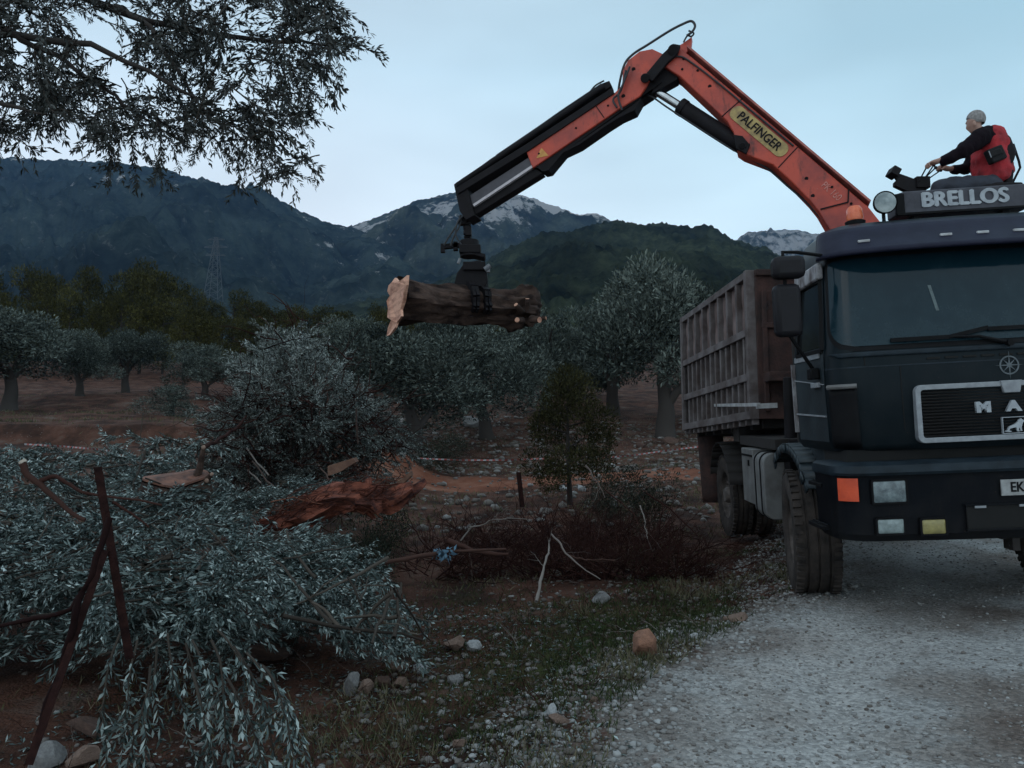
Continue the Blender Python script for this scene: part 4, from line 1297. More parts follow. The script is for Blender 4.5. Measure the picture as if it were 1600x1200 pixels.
# name plate along the boom
p0, p1 = CW(1146, 172, 0.133), CW(1225, 238, 0.133)
ux = (p1 - p0).normalized(); uz = CN.copy(); uy = uz.cross(ux).normalized()
def boom_frame(px, py, off, ux=ux):
    uy = CN.cross(ux).normalized(); uz = ux.cross(uy)
    c = CW(px, py, off)
    return Matrix(((ux.x, uy.x, uz.x, c.x), (ux.y, uy.y, uz.y, c.y), (ux.z, uy.z, uz.z, c.z), (0, 0, 0, 1)))
Lp = (p1 - p0).length
m = MB()
m.prism([Vector(q) for q in [(x, z, 0) for x, _, z in [(p.x, p.y, p.z) for p in rrect(0, 0, Lp / 2 + 0.02, 0.078, 0.07, 0)]]], (0, 0, 0.008))
npl = m.build("name_plate", K["yellow"], None)
npl.data.transform(boom_frame(1185.5, 205, 0.131)); wp(npl, boom)
lt = text_obj("lettering", "PALFINGER", 0.128, K["dark"], None, Matrix.Identity(4), offset=0.0, extrude=0.002, xscale=0.90, bold=0.0022)
lt.data.transform(boom_frame(1186, 205, 0.142)); wp(lt, boom)
q0, q1 = CW(1280, 283, 0.13), CW(1316, 315, 0.13)
lt = text_obj("model_lettering", "PK 160", 0.10, pmat("faded_pink_letters", (0.56, 0.26, 0.22), (0.46, 0.10, 0.07), 30, 0.6), None, Matrix.Identity(4), extrude=0.002, xscale=0.8)
lt.data.transform(boom_frame(1299, 299, 0.133, (q1 - q0).normalized())); wp(lt, boom)
# boom cylinder with bright rod
m = MB(); a_, b_ = CW(1064, 167), CW(1162, 230)
m.tube([a_, a_ + (b_ - a_) * 0.02, b_], [0.072, 0.086, 0.086], 20); m.lathe([(0.05, -0.02), (0.095, -0.015), (0.095, 0.05), (0.086, 0.055)], a_, (b_ - a_), 20)
cylr = cb(m, "folding_cylinder", K["dark"])
m = MB(); m.cyl(CW(1012, 134), CW(1066, 168), 0.046, 18); cb(m, "piston_rod", M["chrome"], cylr)
# outer boom: round knuckle head and red box, dark underside
m = MB()
cplate([(959, 146), (972, 133), (973, 110), (981, 94), (999, 80), (1019, 76), (1036, 84), (1035, 97), (1022, 110), (1010, 134), (1000, 150), (968, 170), (832, 263), (822, 236)], 0, 0.24, m)
ob = cb(m, "outer_boom", K["red"], bevel=0.010)
m = MB()
cplate([(1002, 148), (1012, 108), (1034, 100), (1062, 112), (1058, 124), (1000, 156)], 0.0, 0.16, m)
cplate([(834, 263), (968, 172), (990, 156), (1018, 144), (1020, 138), (1034, 128), (1003, 152), (992, 172), (970, 182), (948, 196), (905, 226), (880, 238), (857, 266), (848, 268), (840, 262)], 0, 0.20, m)
cb(m, "underside_guard", K["dark"], ob, bevel=0.004)
m = MB(); cplate([(838, 247), (846, 231), (857, 243)], 0.122, 0.004, m); cb(m, "warning_sticker", pmat("yellow_sticker", (0.62, 0.32, 0.08), (0.50, 0.22, 0.05), 20, 0.6), ob, smooth=0)
m = MB()
for px, py in ((990, 108), (974, 150)): m.cyl(CW(px, py, 0.10), CW(px, py, 0.127), 0.022, 10)
cb(m, "plug", K["dark"], ob)
m = MB()
cplate([(711, 297), (948, 139), (956, 134), (952, 126), (941, 130), (709, 288)], 0.0, 0.14, m)
cplate([(715, 303), (829, 233), (960, 145), (956, 137), (822, 225), (711, 294)], 0.04, 0.20, m)
m.tube([CW(714, 290, 0.12), CW(944, 135, 0.12)], 0.035, 10); m.tube([CW(714, 290, -0.08), CW(944, 135, -0.08)], 0.035, 10)
cb(m, "extension_cylinder", K["dark"], ob, bevel=0.004)
m = MB(); cplate([(722, 313), (830, 243), (834, 260), (742, 322), (728, 330)], 0.0, 0.17, m)
ext = cb(m, "boom_extension", K["grey"], bevel=0.006)
m = MB(); m.bar(CW(832, 261, 0.09), CW(741, 321.5, 0.09), 0.03, 0.045, up=CN); cb(m, "bright_rod", pmat("pale_wear_strip", (0.55, 0.50, 0.52), (0.40, 0.36, 0.38), 20, 0.4), ext)
m = MB(); cplate([(741, 324), (836, 263), (848, 270), (742, 336), (728, 342), (730, 330)], 0.0, 0.15, m)
cplate([(709, 289), (727, 279), (736, 318), (742, 336), (728, 344), (718, 330)], 0.0, 0.24, m)
cb(m, "boom_tip", K["dark"], ext, bevel=0.008)
# hoses
def hose(pts, r=0.013, off=0.0, par=None, nm="hose"):
    P = [CW(a, b, off) for a, b in pts]
    S = []
    for i in range(len(P) - 1):
        a, b2 = P[max(i - 1, 0)], P[min(i + 2, len(P) - 1)]
        for k in range(5):
            t = k / 5
            h = lambda p, q, r_, s_: 0.5 * ((2*q) + (r_ - p) * t + (2*p - 5*q + 4*r_ - s_) * t*t + (-p + 3*q - 3*r_ + s_) * t**3)
            S.append(h(a, P[i], P[i + 1], b2))
    S.append(P[-1])
    mm = MB(); mm.tube(S, r, 8)
    return cb(mm, nm, K["hose"], par)
hose([(966, 150), (968, 130), (976, 100), (990, 84), (1012, 70), (1045, 49), (1066, 38), (1080, 33), (1086, 40), (1082, 49), (1073, 56)], 0.014, 0.10)
hose([(964, 168), (958, 155), (970, 142), (978, 110)], 0.012, 0.16)
hose([(972, 172), (966, 150), (974, 130), (984, 104)], 0.012, 0.18)
hose([(1068, 66), (1074, 56), (1080, 57), (1084, 52), (1076, 48)], 0.010, 0.08)
hose([(944, 126), (930, 134), (920, 146), (916, 148)], 0.010, 0.10)
hose([(712, 292), (722, 280), (738, 272), (748, 264)], 0.008, 0.12)
hose([(748, 263), (770, 247), (778, 243)], 0.008, 0.12)
hose([(775, 243), (840, 199), (880, 171), (940, 131)], 0.008, 0.13)
hose([(1290, 350), (1262, 318), (1230, 290), (1200, 264), (1166, 245)], 0.012, 0.0)
hose([(1000, 150), (1016, 150), (1040, 166), (1064, 182), (1110, 212), (1148, 236)], 0.010, 0.06)
hose([(1030, 92), (1060, 88), (1078, 96), (1120, 128), (1180, 178), (1240, 228)], 0.010, 0.145)
hose([(730, 332), (716, 346), (712, 366), (722, 384)], 0.010, 0.10)
m = MB()
for px, py in ((1068, 92), (1090, 110), (1066, 108), (1170, 226), (1300, 292), (1330, 318), (1340, 340)):
    m.cyl(CW(px, py, 0.12), CW(px, py, 0.140), 0.014, 6)
m.bar(CW(1128, 182, 0.131), CW(1160, 154, 0.131), 0.010, 0.010, up=CN); m.bar(CW(1216, 262, 0.131), CW(1246, 230, 0.131), 0.010, 0.010, up=CN)
cb(m, "bolts", K["dark"], boom)
m = MB()
for px, py in ((842, 240), (900, 200), (950, 165)): m.cyl(CW(px, py, 0.11), CW(px, py, 0.128), 0.013, 6)
m.bar(CW(930, 164, 0.121), CW(944, 184, 0.121), 0.010, 0.010, up=CN)
cb(m, "bolts", K["dark"], ob)
# column, base and stabiliser (mostly behind the cab)
m = MB()
top = CW(1375, 385)
m.tube([(CA.x, CA.y, 1.3), (CA.x, CA.y, 2.0), (CA.x, CA.y, top.z - 0.15)], [0.24, 0.20, 0.17], 20)
m.box((top.x, top.y, top.z - 0.1), (0.4, 0.30, 0.5))
cb(m, "column", K["red"], bevel=0.01)
m = MB(); m.box((CA.x, CA.y, 1.28), (2.2, 0.42, 0.30), rot=(0, R(-2.6), R(-4))); m.box((CA.x, CA.y, 1.55), (0.7, 0.55, 0.35), rot=(0, 0, R(-4)))
for sx in (-1, 1): m.cyl((CA.x + sx * 1.02, CA.y - sx * 0.07, 0.95), (CA.x + sx * 1.02, CA.y - sx * 0.07, 2.0), 0.06, 12)
cb(m, "crane_base", K["dark"], bevel=0.01)
# operator's high seat and control levers
SX, SYD = 4.90, 7.85
def PW(px, py, dy=0.0): return W(px, py, SYD + dy)
m = MB(); s0 = PW(1575, 290); 
m.box(PW(1540, 302) , (0.50, 0.46, 0.09)); m.box(PW(1540, 312), (0.36, 0.36, 0.10))
m.prism([PW(x, y, -0.19) for x, y in ((1571, 291), (1583, 291), (1586, 264), (1576, 262))], (0, 0.38, 0))
seat = cb(m, "operator_seat", K["dark"], bevel=0.02)
m = MB(); m.prism([PW(x, y, -0.18) for x, y in ((1562, 246), (1566, 224), (1572, 210), (1580, 211), (1590, 236), (1586, 252), (1574, 259), (1564, 257))], (0, 0.36, 0))
cb(m, "backrest", K["dark"], seat, bevel=0.03)
m = MB()
for dy in (-0.16, 0.16): m.tube([PW(1575, 300, dy), PW(1594, 262, dy), PW(1592, 252, dy), PW(1583, 225, dy)], 0.012, 8)
m.tube([PW(1540, 312), (4.85, 7.9, 2.6), (4.3, 7.7, 2.2), (CA.x + 0.1, CA.y, 2.1)], 0.06, 10)
cb(m, "seat_bracket", K["dark"], seat)
m = MB()
m.box(PW(1434, 290), (0.14, 0.24, 0.12)); m.prism([PW(x, y, -0.1) for x, y in ((1399, 284), (1399, 290), (1418, 299), (1445, 298), (1445, 281), (1420, 279), (1408, 276), (1402, 281))], (0, 0.06, 0))
m.box(PW(1396, 270), (0.085, 0.14, 0.09), rot=(0, R(30), 0)); m.bar(PW(1400, 275), PW(1415, 298), 0.03, 0.05); m.bar(PW(1404, 274), PW(1432, 284), 0.02, 0.04)
m.tube([PW(1432, 296), PW(1440, 310), (4.6, 7.8, 2.9)], 0.04, 8)
ctl = cb(m, "control_block", K["dark"], bevel=0.006)
LEV = []
for (a, b2, dy) in (((1436, 283), (1450, 257), -0.14), ((1442, 283), (1459, 258), -0.05), ((1440, 283), (1462, 262), 0.08), ((1444, 284), (1470, 266), 0.16)):
    m = MB(); m.cyl(PW(*a, dy), PW(*b2, dy), 0.0075, 6); m.sphere(PW(*b2, dy), 0.018, 8, 6); cb(m, "lever", K["dark"], ctl)

# ------------------------------------------------------------------ grapple hanging from the boom tip
gtop = CW(728, 338)
GYd = gtop.y
def GW(px, py, dy=0.0): return W(px, py, GYd + dy)
grap = empty("grapple", gtop)
tag(grap, "black hydraulic log grapple with rotator hanging on a chain link from the boom tip", "grapple")
m = MB()
pts = [(728, 336), (727, 346), (731, 352), (728, 360), (732, 368), (730, 374), (733, 382)]
for i in range(0, len(pts) - 1):
    a, b2 = GW(*pts[i]), GW(*pts[i + 1]); m.tube([a, (a + b2) / 2 + Vector((0, 0.01 * (-1) ** i, 0)), b2], [0.035, 0.052, 0.035], 8)
m.box(GW(726, 345), (0.14, 0.10, 0.10)); m.box(GW(732, 362), (0.07, 0.12, 0.11))
wp(m.build("hanger_link", K["dark"], None), grap)
m = MB(); m.cyl(GW(733, 376), GW(734, 402), 0.115, 20); m.box(GW(735, 392), (0.25, 0.24, 0.10)); m.box(GW(743, 399), (0.24, 0.2, 0.05), rot=(0, R(15), 0))
rot_ = wp(m.build("rotator", K["dark"], None, bevel=0.01), grap)
m = MB(); m.bar(GW(690, 386), GW(722, 383), 0.07, 0.05); m.box(GW(692, 388), (0.05, 0.06, 0.10)); m.box(GW(712, 385), (0.05, 0.07, 0.10))
wp(m.build("hose_coupling", K["dark"], None), rot_)
for pts in ([(720, 336), (712, 355), (700, 372), (694, 383)], [(722, 338), (717, 356), (708, 372), (704, 384)]):
    m = MB(); m.tube([GW(*p, -0.06) for p in pts], 0.012, 6); wp(m.build("hose", K["hose"], None), grap)
m = MB()
m.prism([GW(x, y, -0.16) for x, y in ((709, 446), (714, 426), (726, 410), (750, 406), (760, 416), (762, 440), (758, 448), (718, 448))], (0, 0.32, 0))
m.box(GW(741, 416, -0.17), (0.26, 0.06, 0.10)); 
gb = wp(m.build("grapple_body", K["dark"], None, bevel=0.01), grap)
m = MB(); m.cyl(GW(716, 412, -0.2), GW(719, 404, -0.2), 0.018, 8); m.cyl(GW(757, 421, -0.19), GW(766, 415, -0.19), 0.03, 8); m.box(GW(763, 420, -0.17), (0.04, 0.05, 0.09))
wp(m.build("cylinder_end", pmat("worn_bright_steel", (0.16, 0.17, 0.19), (0.09, 0.09, 0.10), 20, 0.4), None), gb)

# ------------------------------------------------------------------ the log in its jaws
bark = pmat("dark_olive_bark", (0.085, 0.054, 0.043), (0.012, 0.007, 0.006), 7, 0.95, 1.0, bscale=16, stretch=(0.4, 1.2, 1.2), spec=0.2)
freshwood = pmat("fresh_cut_wood", (0.66, 0.36, 0.25), (0.30, 0.125, 0.085), 5, 0.8, 0.5, bscale=30, stretch=(1, 1, 3.5), lo=0.3, hi=0.55)
L0 = W(626, 472, GYd - 0.42); L1 = W(838, 484, GYd + 0.34)
ld = (L1 - L0).normalized(); lv = (Vector((0, 0, 1)) - ld * ld.z).normalized(); lh = ld.cross(lv)
log = empty("felled_log", (L0 + L1) / 2)
tag(log, "short thick olive trunk with a jagged pale orange cut end, held in the grapple's jaws", "log")
NB = 40; LL = (L1 - L0).length
def lob(a, t):
    """outline of the fluted trunk at angle a, fraction t"""
    r = 0.228 + 0.035 * math.sin(2 * a + 0.6) + 0.030 * math.sin(5 * a + 1.0 + t) + 0.015 * math.sin(9 * a + 4 * t)
    r *= 1 + 0.28 * max(0, 0.25 - t) * 2 + 0.22 * max(0, t - 0.78) * 3 - 0.10 * math.sin(math.pi * t)
    r += 0.02 * math.sin(13 * t + 2 * a) - 0.070 * max(0, math.sin(3 * a + 0.9 + 0.8 * t)) ** 6 + 0.014 * math.sin(17 * a + 9 * t) * math.sin(23 * t) + 0.03 * math.exp(-((t - 0.3) / 0.06) ** 2 - ((math.sin(a) - 0.3) / 0.4) ** 2)
    if t > 0.74:
        q = min(1, (t - 0.74) / 0.1)
        r += q * (0.045 * math.sin(3 * a + 17 * t) + 0.035 * math.sin(7 * a - 31 * t) + 0.02 * math.sin(12 * a + 50 * t))
        if t > 0.93: r *= 1 - 0.45 * (t - 0.93) / 0.07
    return r
def lpt(a, t, k=1.0, ex=0.0):
    c = L0 + (L1 - L0) * t + lv * (-0.05 * math.sin(math.pi * t) * 0.3)
    r = lob(a, t) * k
    return c + lv * (math.sin(a) * r) + lh * (math.cos(a) * r) + ld * ex
def jag(a):
    """ragged left end: splinters run past the saw cut, most at the bottom"""
    s = math.sin(a)
    return -0.02 + 0.02 * math.sin(7 * a) + 0.015 * math.sin(11 * a + 1)
m = MB(); vs = []; fs = []
NT = 44
for j in range(NT + 1):
    t = j / NT
    for k in range(NB):
        a = 2 * math.pi * k / NB
        vs.append(lpt(a, t, 1.0, jag(a) * max(0, 1 - t * 6)))
for j in range(NT):
    for k in range(NB): k2 = (k + 1) % NB; fs.append((j*NB+k, j*NB+k2, (j+1)*NB+k2, (j+1)*NB+k))
m.add(vs, fs)
# broken root end: a rough dished cap
cen = len(m.v); m.v.append(tuple(L1 + ld * 0.03)); 
for k in range(NB): m.f.append([NT*NB + k, NT*NB + (k + 1) % NB, cen]); m.m.append(0)
wp(m.build("bark", bark, None, smooth=60), log)
# ragged cut face: tall split slab
m = MB()
face = [(607, 446), (612, 441), (617, 434), (622, 440), (629, 436), (636, 430), (635, 445), (630, 458), (631, 470), (626, 482), (627, 494), (620, 504), (617, 512), (609, 523), (604, 525), (606, 512), (611, 500), (605, 496), (606, 482), (604, 470), (609, 462), (605, 455)]
def on_end(x, y, back):
    r_ = ray(x, y); o_ = L0 - ld * back
    return CAM + r_ * ((o_ - CAM).dot(ld) / r_.dot(ld))
fc = [on_end(x, y, 0.13 + 0.02 * math.sin(i * 2.1)) for i, (x, y) in enumerate(face)]
m.prism(fc, ld * 0.025)
wp(m.build("cut_face", freshwood, None, smooth=0), log)
for (px, py, r_, dy, q) in ((824, 467, 0.024, -0.22, (0.0, -0.3, 0.9)), (808, 500, 0.032, -0.22, (-0.4, -0.9, -0.1)), (843, 500, 0.036, -0.2, (0.6, -0.7, -0.2)), (853, 497, 0.022, -0.15, (1, -0.3, 0.1)), (806, 476, 0.026, -0.2, (-0.5, -0.6, 0.5)), (660, 444, 0.02, -0.25, (-0.8, -0.2, 0.4))):
    m = MB(); p = W(px, py, GYd + dy); d = Vector(q).normalized()
    m.tube([p - d * 0.14, p], [r_ * 1.4, r_], 9, cap=False)
    st = wp(m.build("branch_stub", bark, None), log)
    m = MB(); m.tube([p - d * 0.004, p + d * 0.004], [r_, r_ * 0.9], 9); wp(m.build("cut_end", freshwood, None, smooth=0), st)
# jaws: curved tines reach round the trunk
for sx, dy in ((0.10, -1), (0.30, -1), (0.16, 1), (0.36, 1)):
    t = 0.42 + sx * 0.42
    m = MB(); P = []
    for k in range(9):
        a = R(88 - 12 * k * 1.15) if dy < 0 else R(92 + 12 * k * 1.15)
        # lh points away from or towards the camera; choose the side by dy
        P.append(lpt(a if (lh.y * dy > 0) else math.pi - a, t, 1.12))
    for i in range(len(P) - 1): m.bar(P[i], P[i + 1], 0.07, 0.05 - 0.003 * i, up=ld)
    wp(m.build("tine", K["dark"], None), grap)

# ------------------------------------------------------------------ the operator
skin = pmat("skin", (0.36, 0.21, 0.16), (0.30, 0.165, 0.125), 12, 0.55)
hairm = pmat("short_grey_hair", (0.30, 0.285, 0.275), (0.15, 0.14, 0.135), 40, 0.85, 0.4)
vestm = pmat("red_vest_cloth", (0.42, 0.024, 0.032), (0.17, 0.011, 0.016), 6, 0.9, 1.0, bscale=11)
knit = pmat("black_sweater", (0.010, 0.006, 0.009), (0.006, 0.004, 0.006), 12, 0.95, 0.5, spec=0.1)
denim = pmat("dark_trousers", (0.032, 0.038, 0.055), (0.020, 0.022, 0.032), 8, 0.85, 0.3)
shoe = pmat("dark_boots", (0.018, 0.015, 0.014), (0.010, 0.009, 0.009), 8, 0.6)
def skin_mesh(name, joints, edges, mat, parent=None, root=0, lev=2):
    """joints: (point, radius or (rx, ry)); grown with a Skin modifier along the edges"""
    me = bpy.data.meshes.new(name)
    me.from_pydata([j[0] for j in joints], edges, [])
    o = bpy.data.objects.new(name, me); COL.objects.link(o)
    s = o.modifiers.new("skin", 'SKIN'); s.use_smooth_shade = True
    if not me.skin_vertices: me.skin_vertices.new()
    for i, j in enumerate(joints):
        r = j[1] if isinstance(j[1], tuple) else (j[1], j[1])
        me.skin_vertices[0].data[i].radius = r
        me.skin_vertices[0].data[i].use_root = (i == root)
    ss = o.modifiers.new("sub", 'SUBSURF'); ss.levels = lev; ss.render_levels = lev
    me.materials.append(mat)
    if parent is not None: wp(o, parent)
    return o
P = PW
person = empty("person", P(1555, 288))
tag(person, "grey-haired person in red vest and black sweater working levers on the high seat", "person")
hipc = P(1552, 283); 
jt = {
 "pelvis": (hipc, 0.09), "belly": (P(1551, 262), 0.07), "chest": (P(1550, 234), 0.075), "collar": (P(1540, 213), 0.055),
 "neck": (P(1530, 204), 0.060), "jaw": (P(1519, 200), 0.052), "skull": (P(1523, 188), 0.098), "crown": (P(1525, 180), 0.068), "nose": (P(1510, 194, 0.055), 0.012), "chin": (P(1514, 205, 0.03), 0.028),
 "shn": (P(1534, 217, -0.14), 0.030), "eln": (P(1498, 241, -0.24), 0.026), "wrn": (P(1465, 252, -0.20), 0.030), "hdn": (P(1458, 254, -0.18), 0.036),
 "shf": (P(1541, 217, 0.14), 0.030), "elf": (P(1510, 262, 0.24), 0.026), "wrf": (P(1482, 264, 0.16), 0.030), "hdf": (P(1473, 262, 0.15), 0.036),
 "hpn": (P(1550, 286, -0.10), 0.09), "knn": (P(1463, 290, -0.16), 0.066), "ann": (P(1470, 352, -0.14), 0.045), "ton": (P(1450, 360, -0.15), 0.035),
 "hpf": (P(1550, 286, 0.10), 0.09), "knf": (P(1468, 291, 0.18), 0.066), "anf": (P(1474, 352, 0.16), 0.045), "tof": (P(1454, 360, 0.17), 0.035),
}
ed = [("pelvis","belly"),("belly","chest"),("chest","collar"),("collar","neck"),("neck","jaw"),("jaw","skull"),("skull","crown"),("jaw","chin"),("skull","nose"),
      ("collar","shn"),("shn","eln"),("eln","wrn"),("wrn","hdn"),("collar","shf"),("shf","elf"),("elf","wrf"),("wrf","hdf"),
      ("pelvis","hpn"),("hpn","knn"),("knn","ann"),("ann","ton"),("pelvis","hpf"),("hpf","knf"),("knf","anf"),("anf","tof")]
names = list(jt); idx = {n_: i for i, n_ in enumerate(names)}
J = [jt[n_] for n_ in names]; E = [(idx[a], idx[b_]) for a, b_ in ed]
# five fingers on each hand, curled over the lever tops
for hd, wr, side in (("hdn", "wrn", -1), ("hdf", "wrf", 1)):
    h = jt[hd][0]; fw = (h - jt[wr][0]).normalized()
    for q in range(4):
        lat = Vector((0, 1, 0)) * (0.030 - 0.020 * q)
        L = (0.026, 0.031, 0.029, 0.023)[q]
        a_ = h + fw * 0.030 + lat + Vector((0, 0, 0.008)); b_ = a_ + fw * L + Vector((0, 0, -0.012)); c_ = b_ + Vector((0, 0, -0.028)) - fw * 0.004; d_ = c_ - fw * 0.022 + Vector((0, 0, -0.004))
        i0 = len(J); J += [(a_, 0.010), (b_, 0.0095), (c_, 0.009), (d_, 0.008)]
        E += [(idx[hd], i0), (i0, i0 + 1), (i0 + 1, i0 + 2), (i0 + 2, i0 + 3)]
    i0 = len(J); th = h + Vector((0, -side * 0.03, -0.012)); J += [(th, 0.011), (th + fw * 0.025 + Vector((0, -side * 0.008, -0.018)), 0.010), (th + fw * 0.04 + Vector((0, 0, -0.03)), 0.008)]
    E += [(idx[hd], i0), (i0, i0 + 1), (i0 + 1, i0 + 2)]
skin_mesh("body", J, E, skin, person)
# ears and eyes sit on the head
m = MB()
for dy in (-0.083, 0.083): m.sphere(P(1522.5, 193, dy), (0.020, 0.010, 0.030), 8, 6)
wp(m.build("ear", skin, None), person)
m = MB()
for dy in (0.025, 0.075): m.sphere(P(1511.5 + dy * 40, 189.5, dy), (0.009, 0.012, 0.008), 8, 6)
wp(m.build("eye", pmat("eyes", (0.05, 0.04, 0.035), (0.03, 0.025, 0.02), 30, 0.3), None), person)
m = MB(); hc = P(1523.5, 187)
def hf(u, v):
    th = 2 * math.pi * u; ph = v * R(128)
    q = Vector((math.cos(th) * math.sin(ph), math.sin(th) * math.sin(ph), math.cos(ph)))
    q.z = max(q.z, -0.50 + 0.80 * max(0, -q.x + 0.10))           # hairline rising to the brow
    q.normalize()
    return hc + Vector((q.x * 0.092 + 0.008, q.y * 0.084, q.z * 0.100))
hrot = Matrix.Rotation(R(-32), 3, 'Z')
hf0 = hf
def hf(u, v): return hc + hrot @ (hf0(u, v) - hc)
m.grid(hf, 28, 14); wp(m.build("hair", hairm, None, fix=False, smooth=60), person)
swt = skin_mesh("sweater", [(P(1539, 212), 0.095), (P(1532, 215, -0.18), 0.096), (P(1514, 229, -0.22), 0.082), (P(1498, 241, -0.245), 0.066), (P(1480, 248, -0.225), 0.056), (P(1468, 252, -0.205), 0.046),
                       (P(1539, 215, 0.18), 0.090), (P(1524, 244, 0.23), 0.076), (P(1510, 263, 0.245), 0.062), (P(1495, 265, 0.20), 0.054), (P(1486, 265, 0.17), 0.046), (P(1531, 206), 0.066), (P(1545, 238), 0.12)],
          [(0, 1), (1, 2), (2, 3), (3, 4), (4, 5), (0, 6), (6, 7), (7, 8), (8, 9), (9, 10), (0, 11), (0, 12)], knit, person, root=0)
m = MB(); rings_ = [(1549, 292, 0.150, 0.205), (1549, 282, 0.172, 0.215), (1550, 268, 0.178, 0.210), (1549, 250, 0.178, 0.205), (1548, 232, 0.165, 0.198), (1550, 218, 0.118, 0.185), (1547, 208, 0.085, 0.150), (1543, 203, 0.055, 0.085)]
vs = []; fs = []; nn = 24
for j, (px, py, rx, ry) in enumerate(rings_):
    c0 = P(px, py)
    for k in range(nn):
        a = 2 * math.pi * k / nn; w_ = 1 + 0.018 * math.sin(5 * a + j * 1.3)
        vs.append(c0 + Vector((math.cos(a) * rx * w_, math.sin(a) * ry * w_, 0.03 * math.cos(a) * (1 if j > 2 else 0.3))))
for j in range(len(rings_) - 1):
    for k in range(nn): fs.append((j*nn+k, j*nn+(k+1) % nn, (j+1)*nn+(k+1) % nn, (j+1)*nn+k))
fs.append(tuple(range(nn))); fs.append(tuple((len(rings_)-1)*nn + k for k in range(nn)))
m.add(vs, fs); vo_ = wp(m.build("vest", vestm, None, smooth=70), person)
def cloth_folds(o, strength, size):
    tx = bpy.data.textures.new("folds", 'CLOUDS'); tx.noise_scale = size; tx.noise_depth = 3
    md = o.modifiers.new("folds", 'DISPLACE'); md.texture = tx; md.strength = strength; md.mid_level = 0.42; md.texture_coords = 'GLOBAL'
sb = vo_.modifiers.new("sub", 'SUBSURF'); sb.levels = 2; sb.render_levels = 2
cloth_folds(vo_, 0.075, 0.10)
skin_mesh("hood", [(P(1550, 202, -0.07), 0.055), (P(1558, 205), 0.060), (P(1550, 202, 0.07), 0.055)], [(0, 1), (1, 2)], vestm, person, root=1)
trs = skin_mesh("trousers", [(P(1553, 288), 0.125), (P(1548, 290, -0.12), 0.118), (P(1500, 290, -0.15), 0.098), (P(1463, 292, -0.165), 0.082), (P(1468, 322, -0.15), 0.064), (P(1470, 346, -0.14), 0.058),
                        (P(1548, 290, 0.12), 0.118), (P(1504, 291, 0.16), 0.098), (P(1468, 293, 0.185), 0.082), (P(1472, 322, 0.17), 0.064), (P(1474, 346, 0.16), 0.058)],
          [(0, 1), (1, 2), (2, 3), (3, 4), (4, 5), (0, 6), (6, 7), (7, 8), (8, 9), (9, 10)], denim, person, root=0)
cloth_folds(swt, 0.055, 0.07); cloth_folds(trs, 0.05, 0.09)
for an, to, dy in (((1470, 352), (1448, 360), -0.145), ((1474, 352), (1452, 360), 0.165)):
    skin_mesh("boot", [(P(an[0], an[1] - 6, dy), 0.062), (P(an[0], an[1] + 6, dy), 0.058), (P(to[0], to[1], dy), 0.045)], [(0, 1), (1, 2)], shoe, person, root=0)
# foot rest under the boots
m = MB(); m.box(P(1458, 371), (0.40, 0.6, 0.03)); m.tube([P(1475, 371), P(1530, 330), P(1540, 312)], 0.03, 8)
wp(m.build("foot_rest", K["dark"], None), crane)
# satchel at the seat's side
bag = MB(); bag.box(P(1555, 242, -0.225), (0.17, 0.08, 0.15), rot=(0, R(-22), 0)); bag.box(P(1555, 239, -0.262), (0.14, 0.03, 0.07), rot=(0, R(-22), 0))
b_ = bag.build("waist_pack", pmat("black_nylon", (0.012, 0.011, 0.012), (0.006, 0.006, 0.007), 14, 0.7, 0.4, spec=0.2), None, bevel=0.03)
wp(b_, person)
m = MB(); m.tube([P(1545, 236, -0.28), P(1549, 246, -0.285)], 0.005, 6)
wp(m.build("buckle", M["silver"], None), b_)
# ------------------------------------------------------------------ foliage tools (numpy)
def unit(a): return a / np.maximum(np.linalg.norm(a, axis=-1, keepdims=True), 1e-9)

def leaf_quads(p, d, nrm, L, w):
    """diamond leaves: base, two sides, tip; slightly folded along the midrib"""
    d = unit(d); s = unit(np.cross(d, nrm)); n2 = np.cross(s, d)
    L = np.asarray(L)[:, None]; w = np.asarray(w)[:, None]
    V = np.stack([p, p + d * L * 0.48 + s * w / 2 + n2 * w * 0.18, p + d * L - n2 * L * 0.06, p + d * L * 0.48 - s * w / 2 + n2 * w * 0.18], 1)
    return V.reshape(-1, 3)

def tube_q(pts, rad, n=4):
    pts = np.asarray(pts, float); m = len(pts)
    rad = np.broadcast_to(np.asarray(rad, float), (m,))
    d = np.gradient(pts, axis=0); d = unit(d)
    ref = np.array([0.31, 0.17, 0.93])
    a = unit(np.cross(d, ref)); b = np.cross(d, a)
    th = np.arange(n) * 2 * np.pi / n
    V = pts[:, None] + rad[:, None, None] * (a[:, None] * np.cos(th)[None, :, None] + b[:, None] * np.sin(th)[None, :, None])
    i = np.arange(m - 1)[:, None] * n; k = np.arange(n)[None]
    F = np.stack([i + k, i + (k + 1) % n, i + n + (k + 1) % n, i + n + k], -1).reshape(-1, 4)
    return V.reshape(-1, 3), F

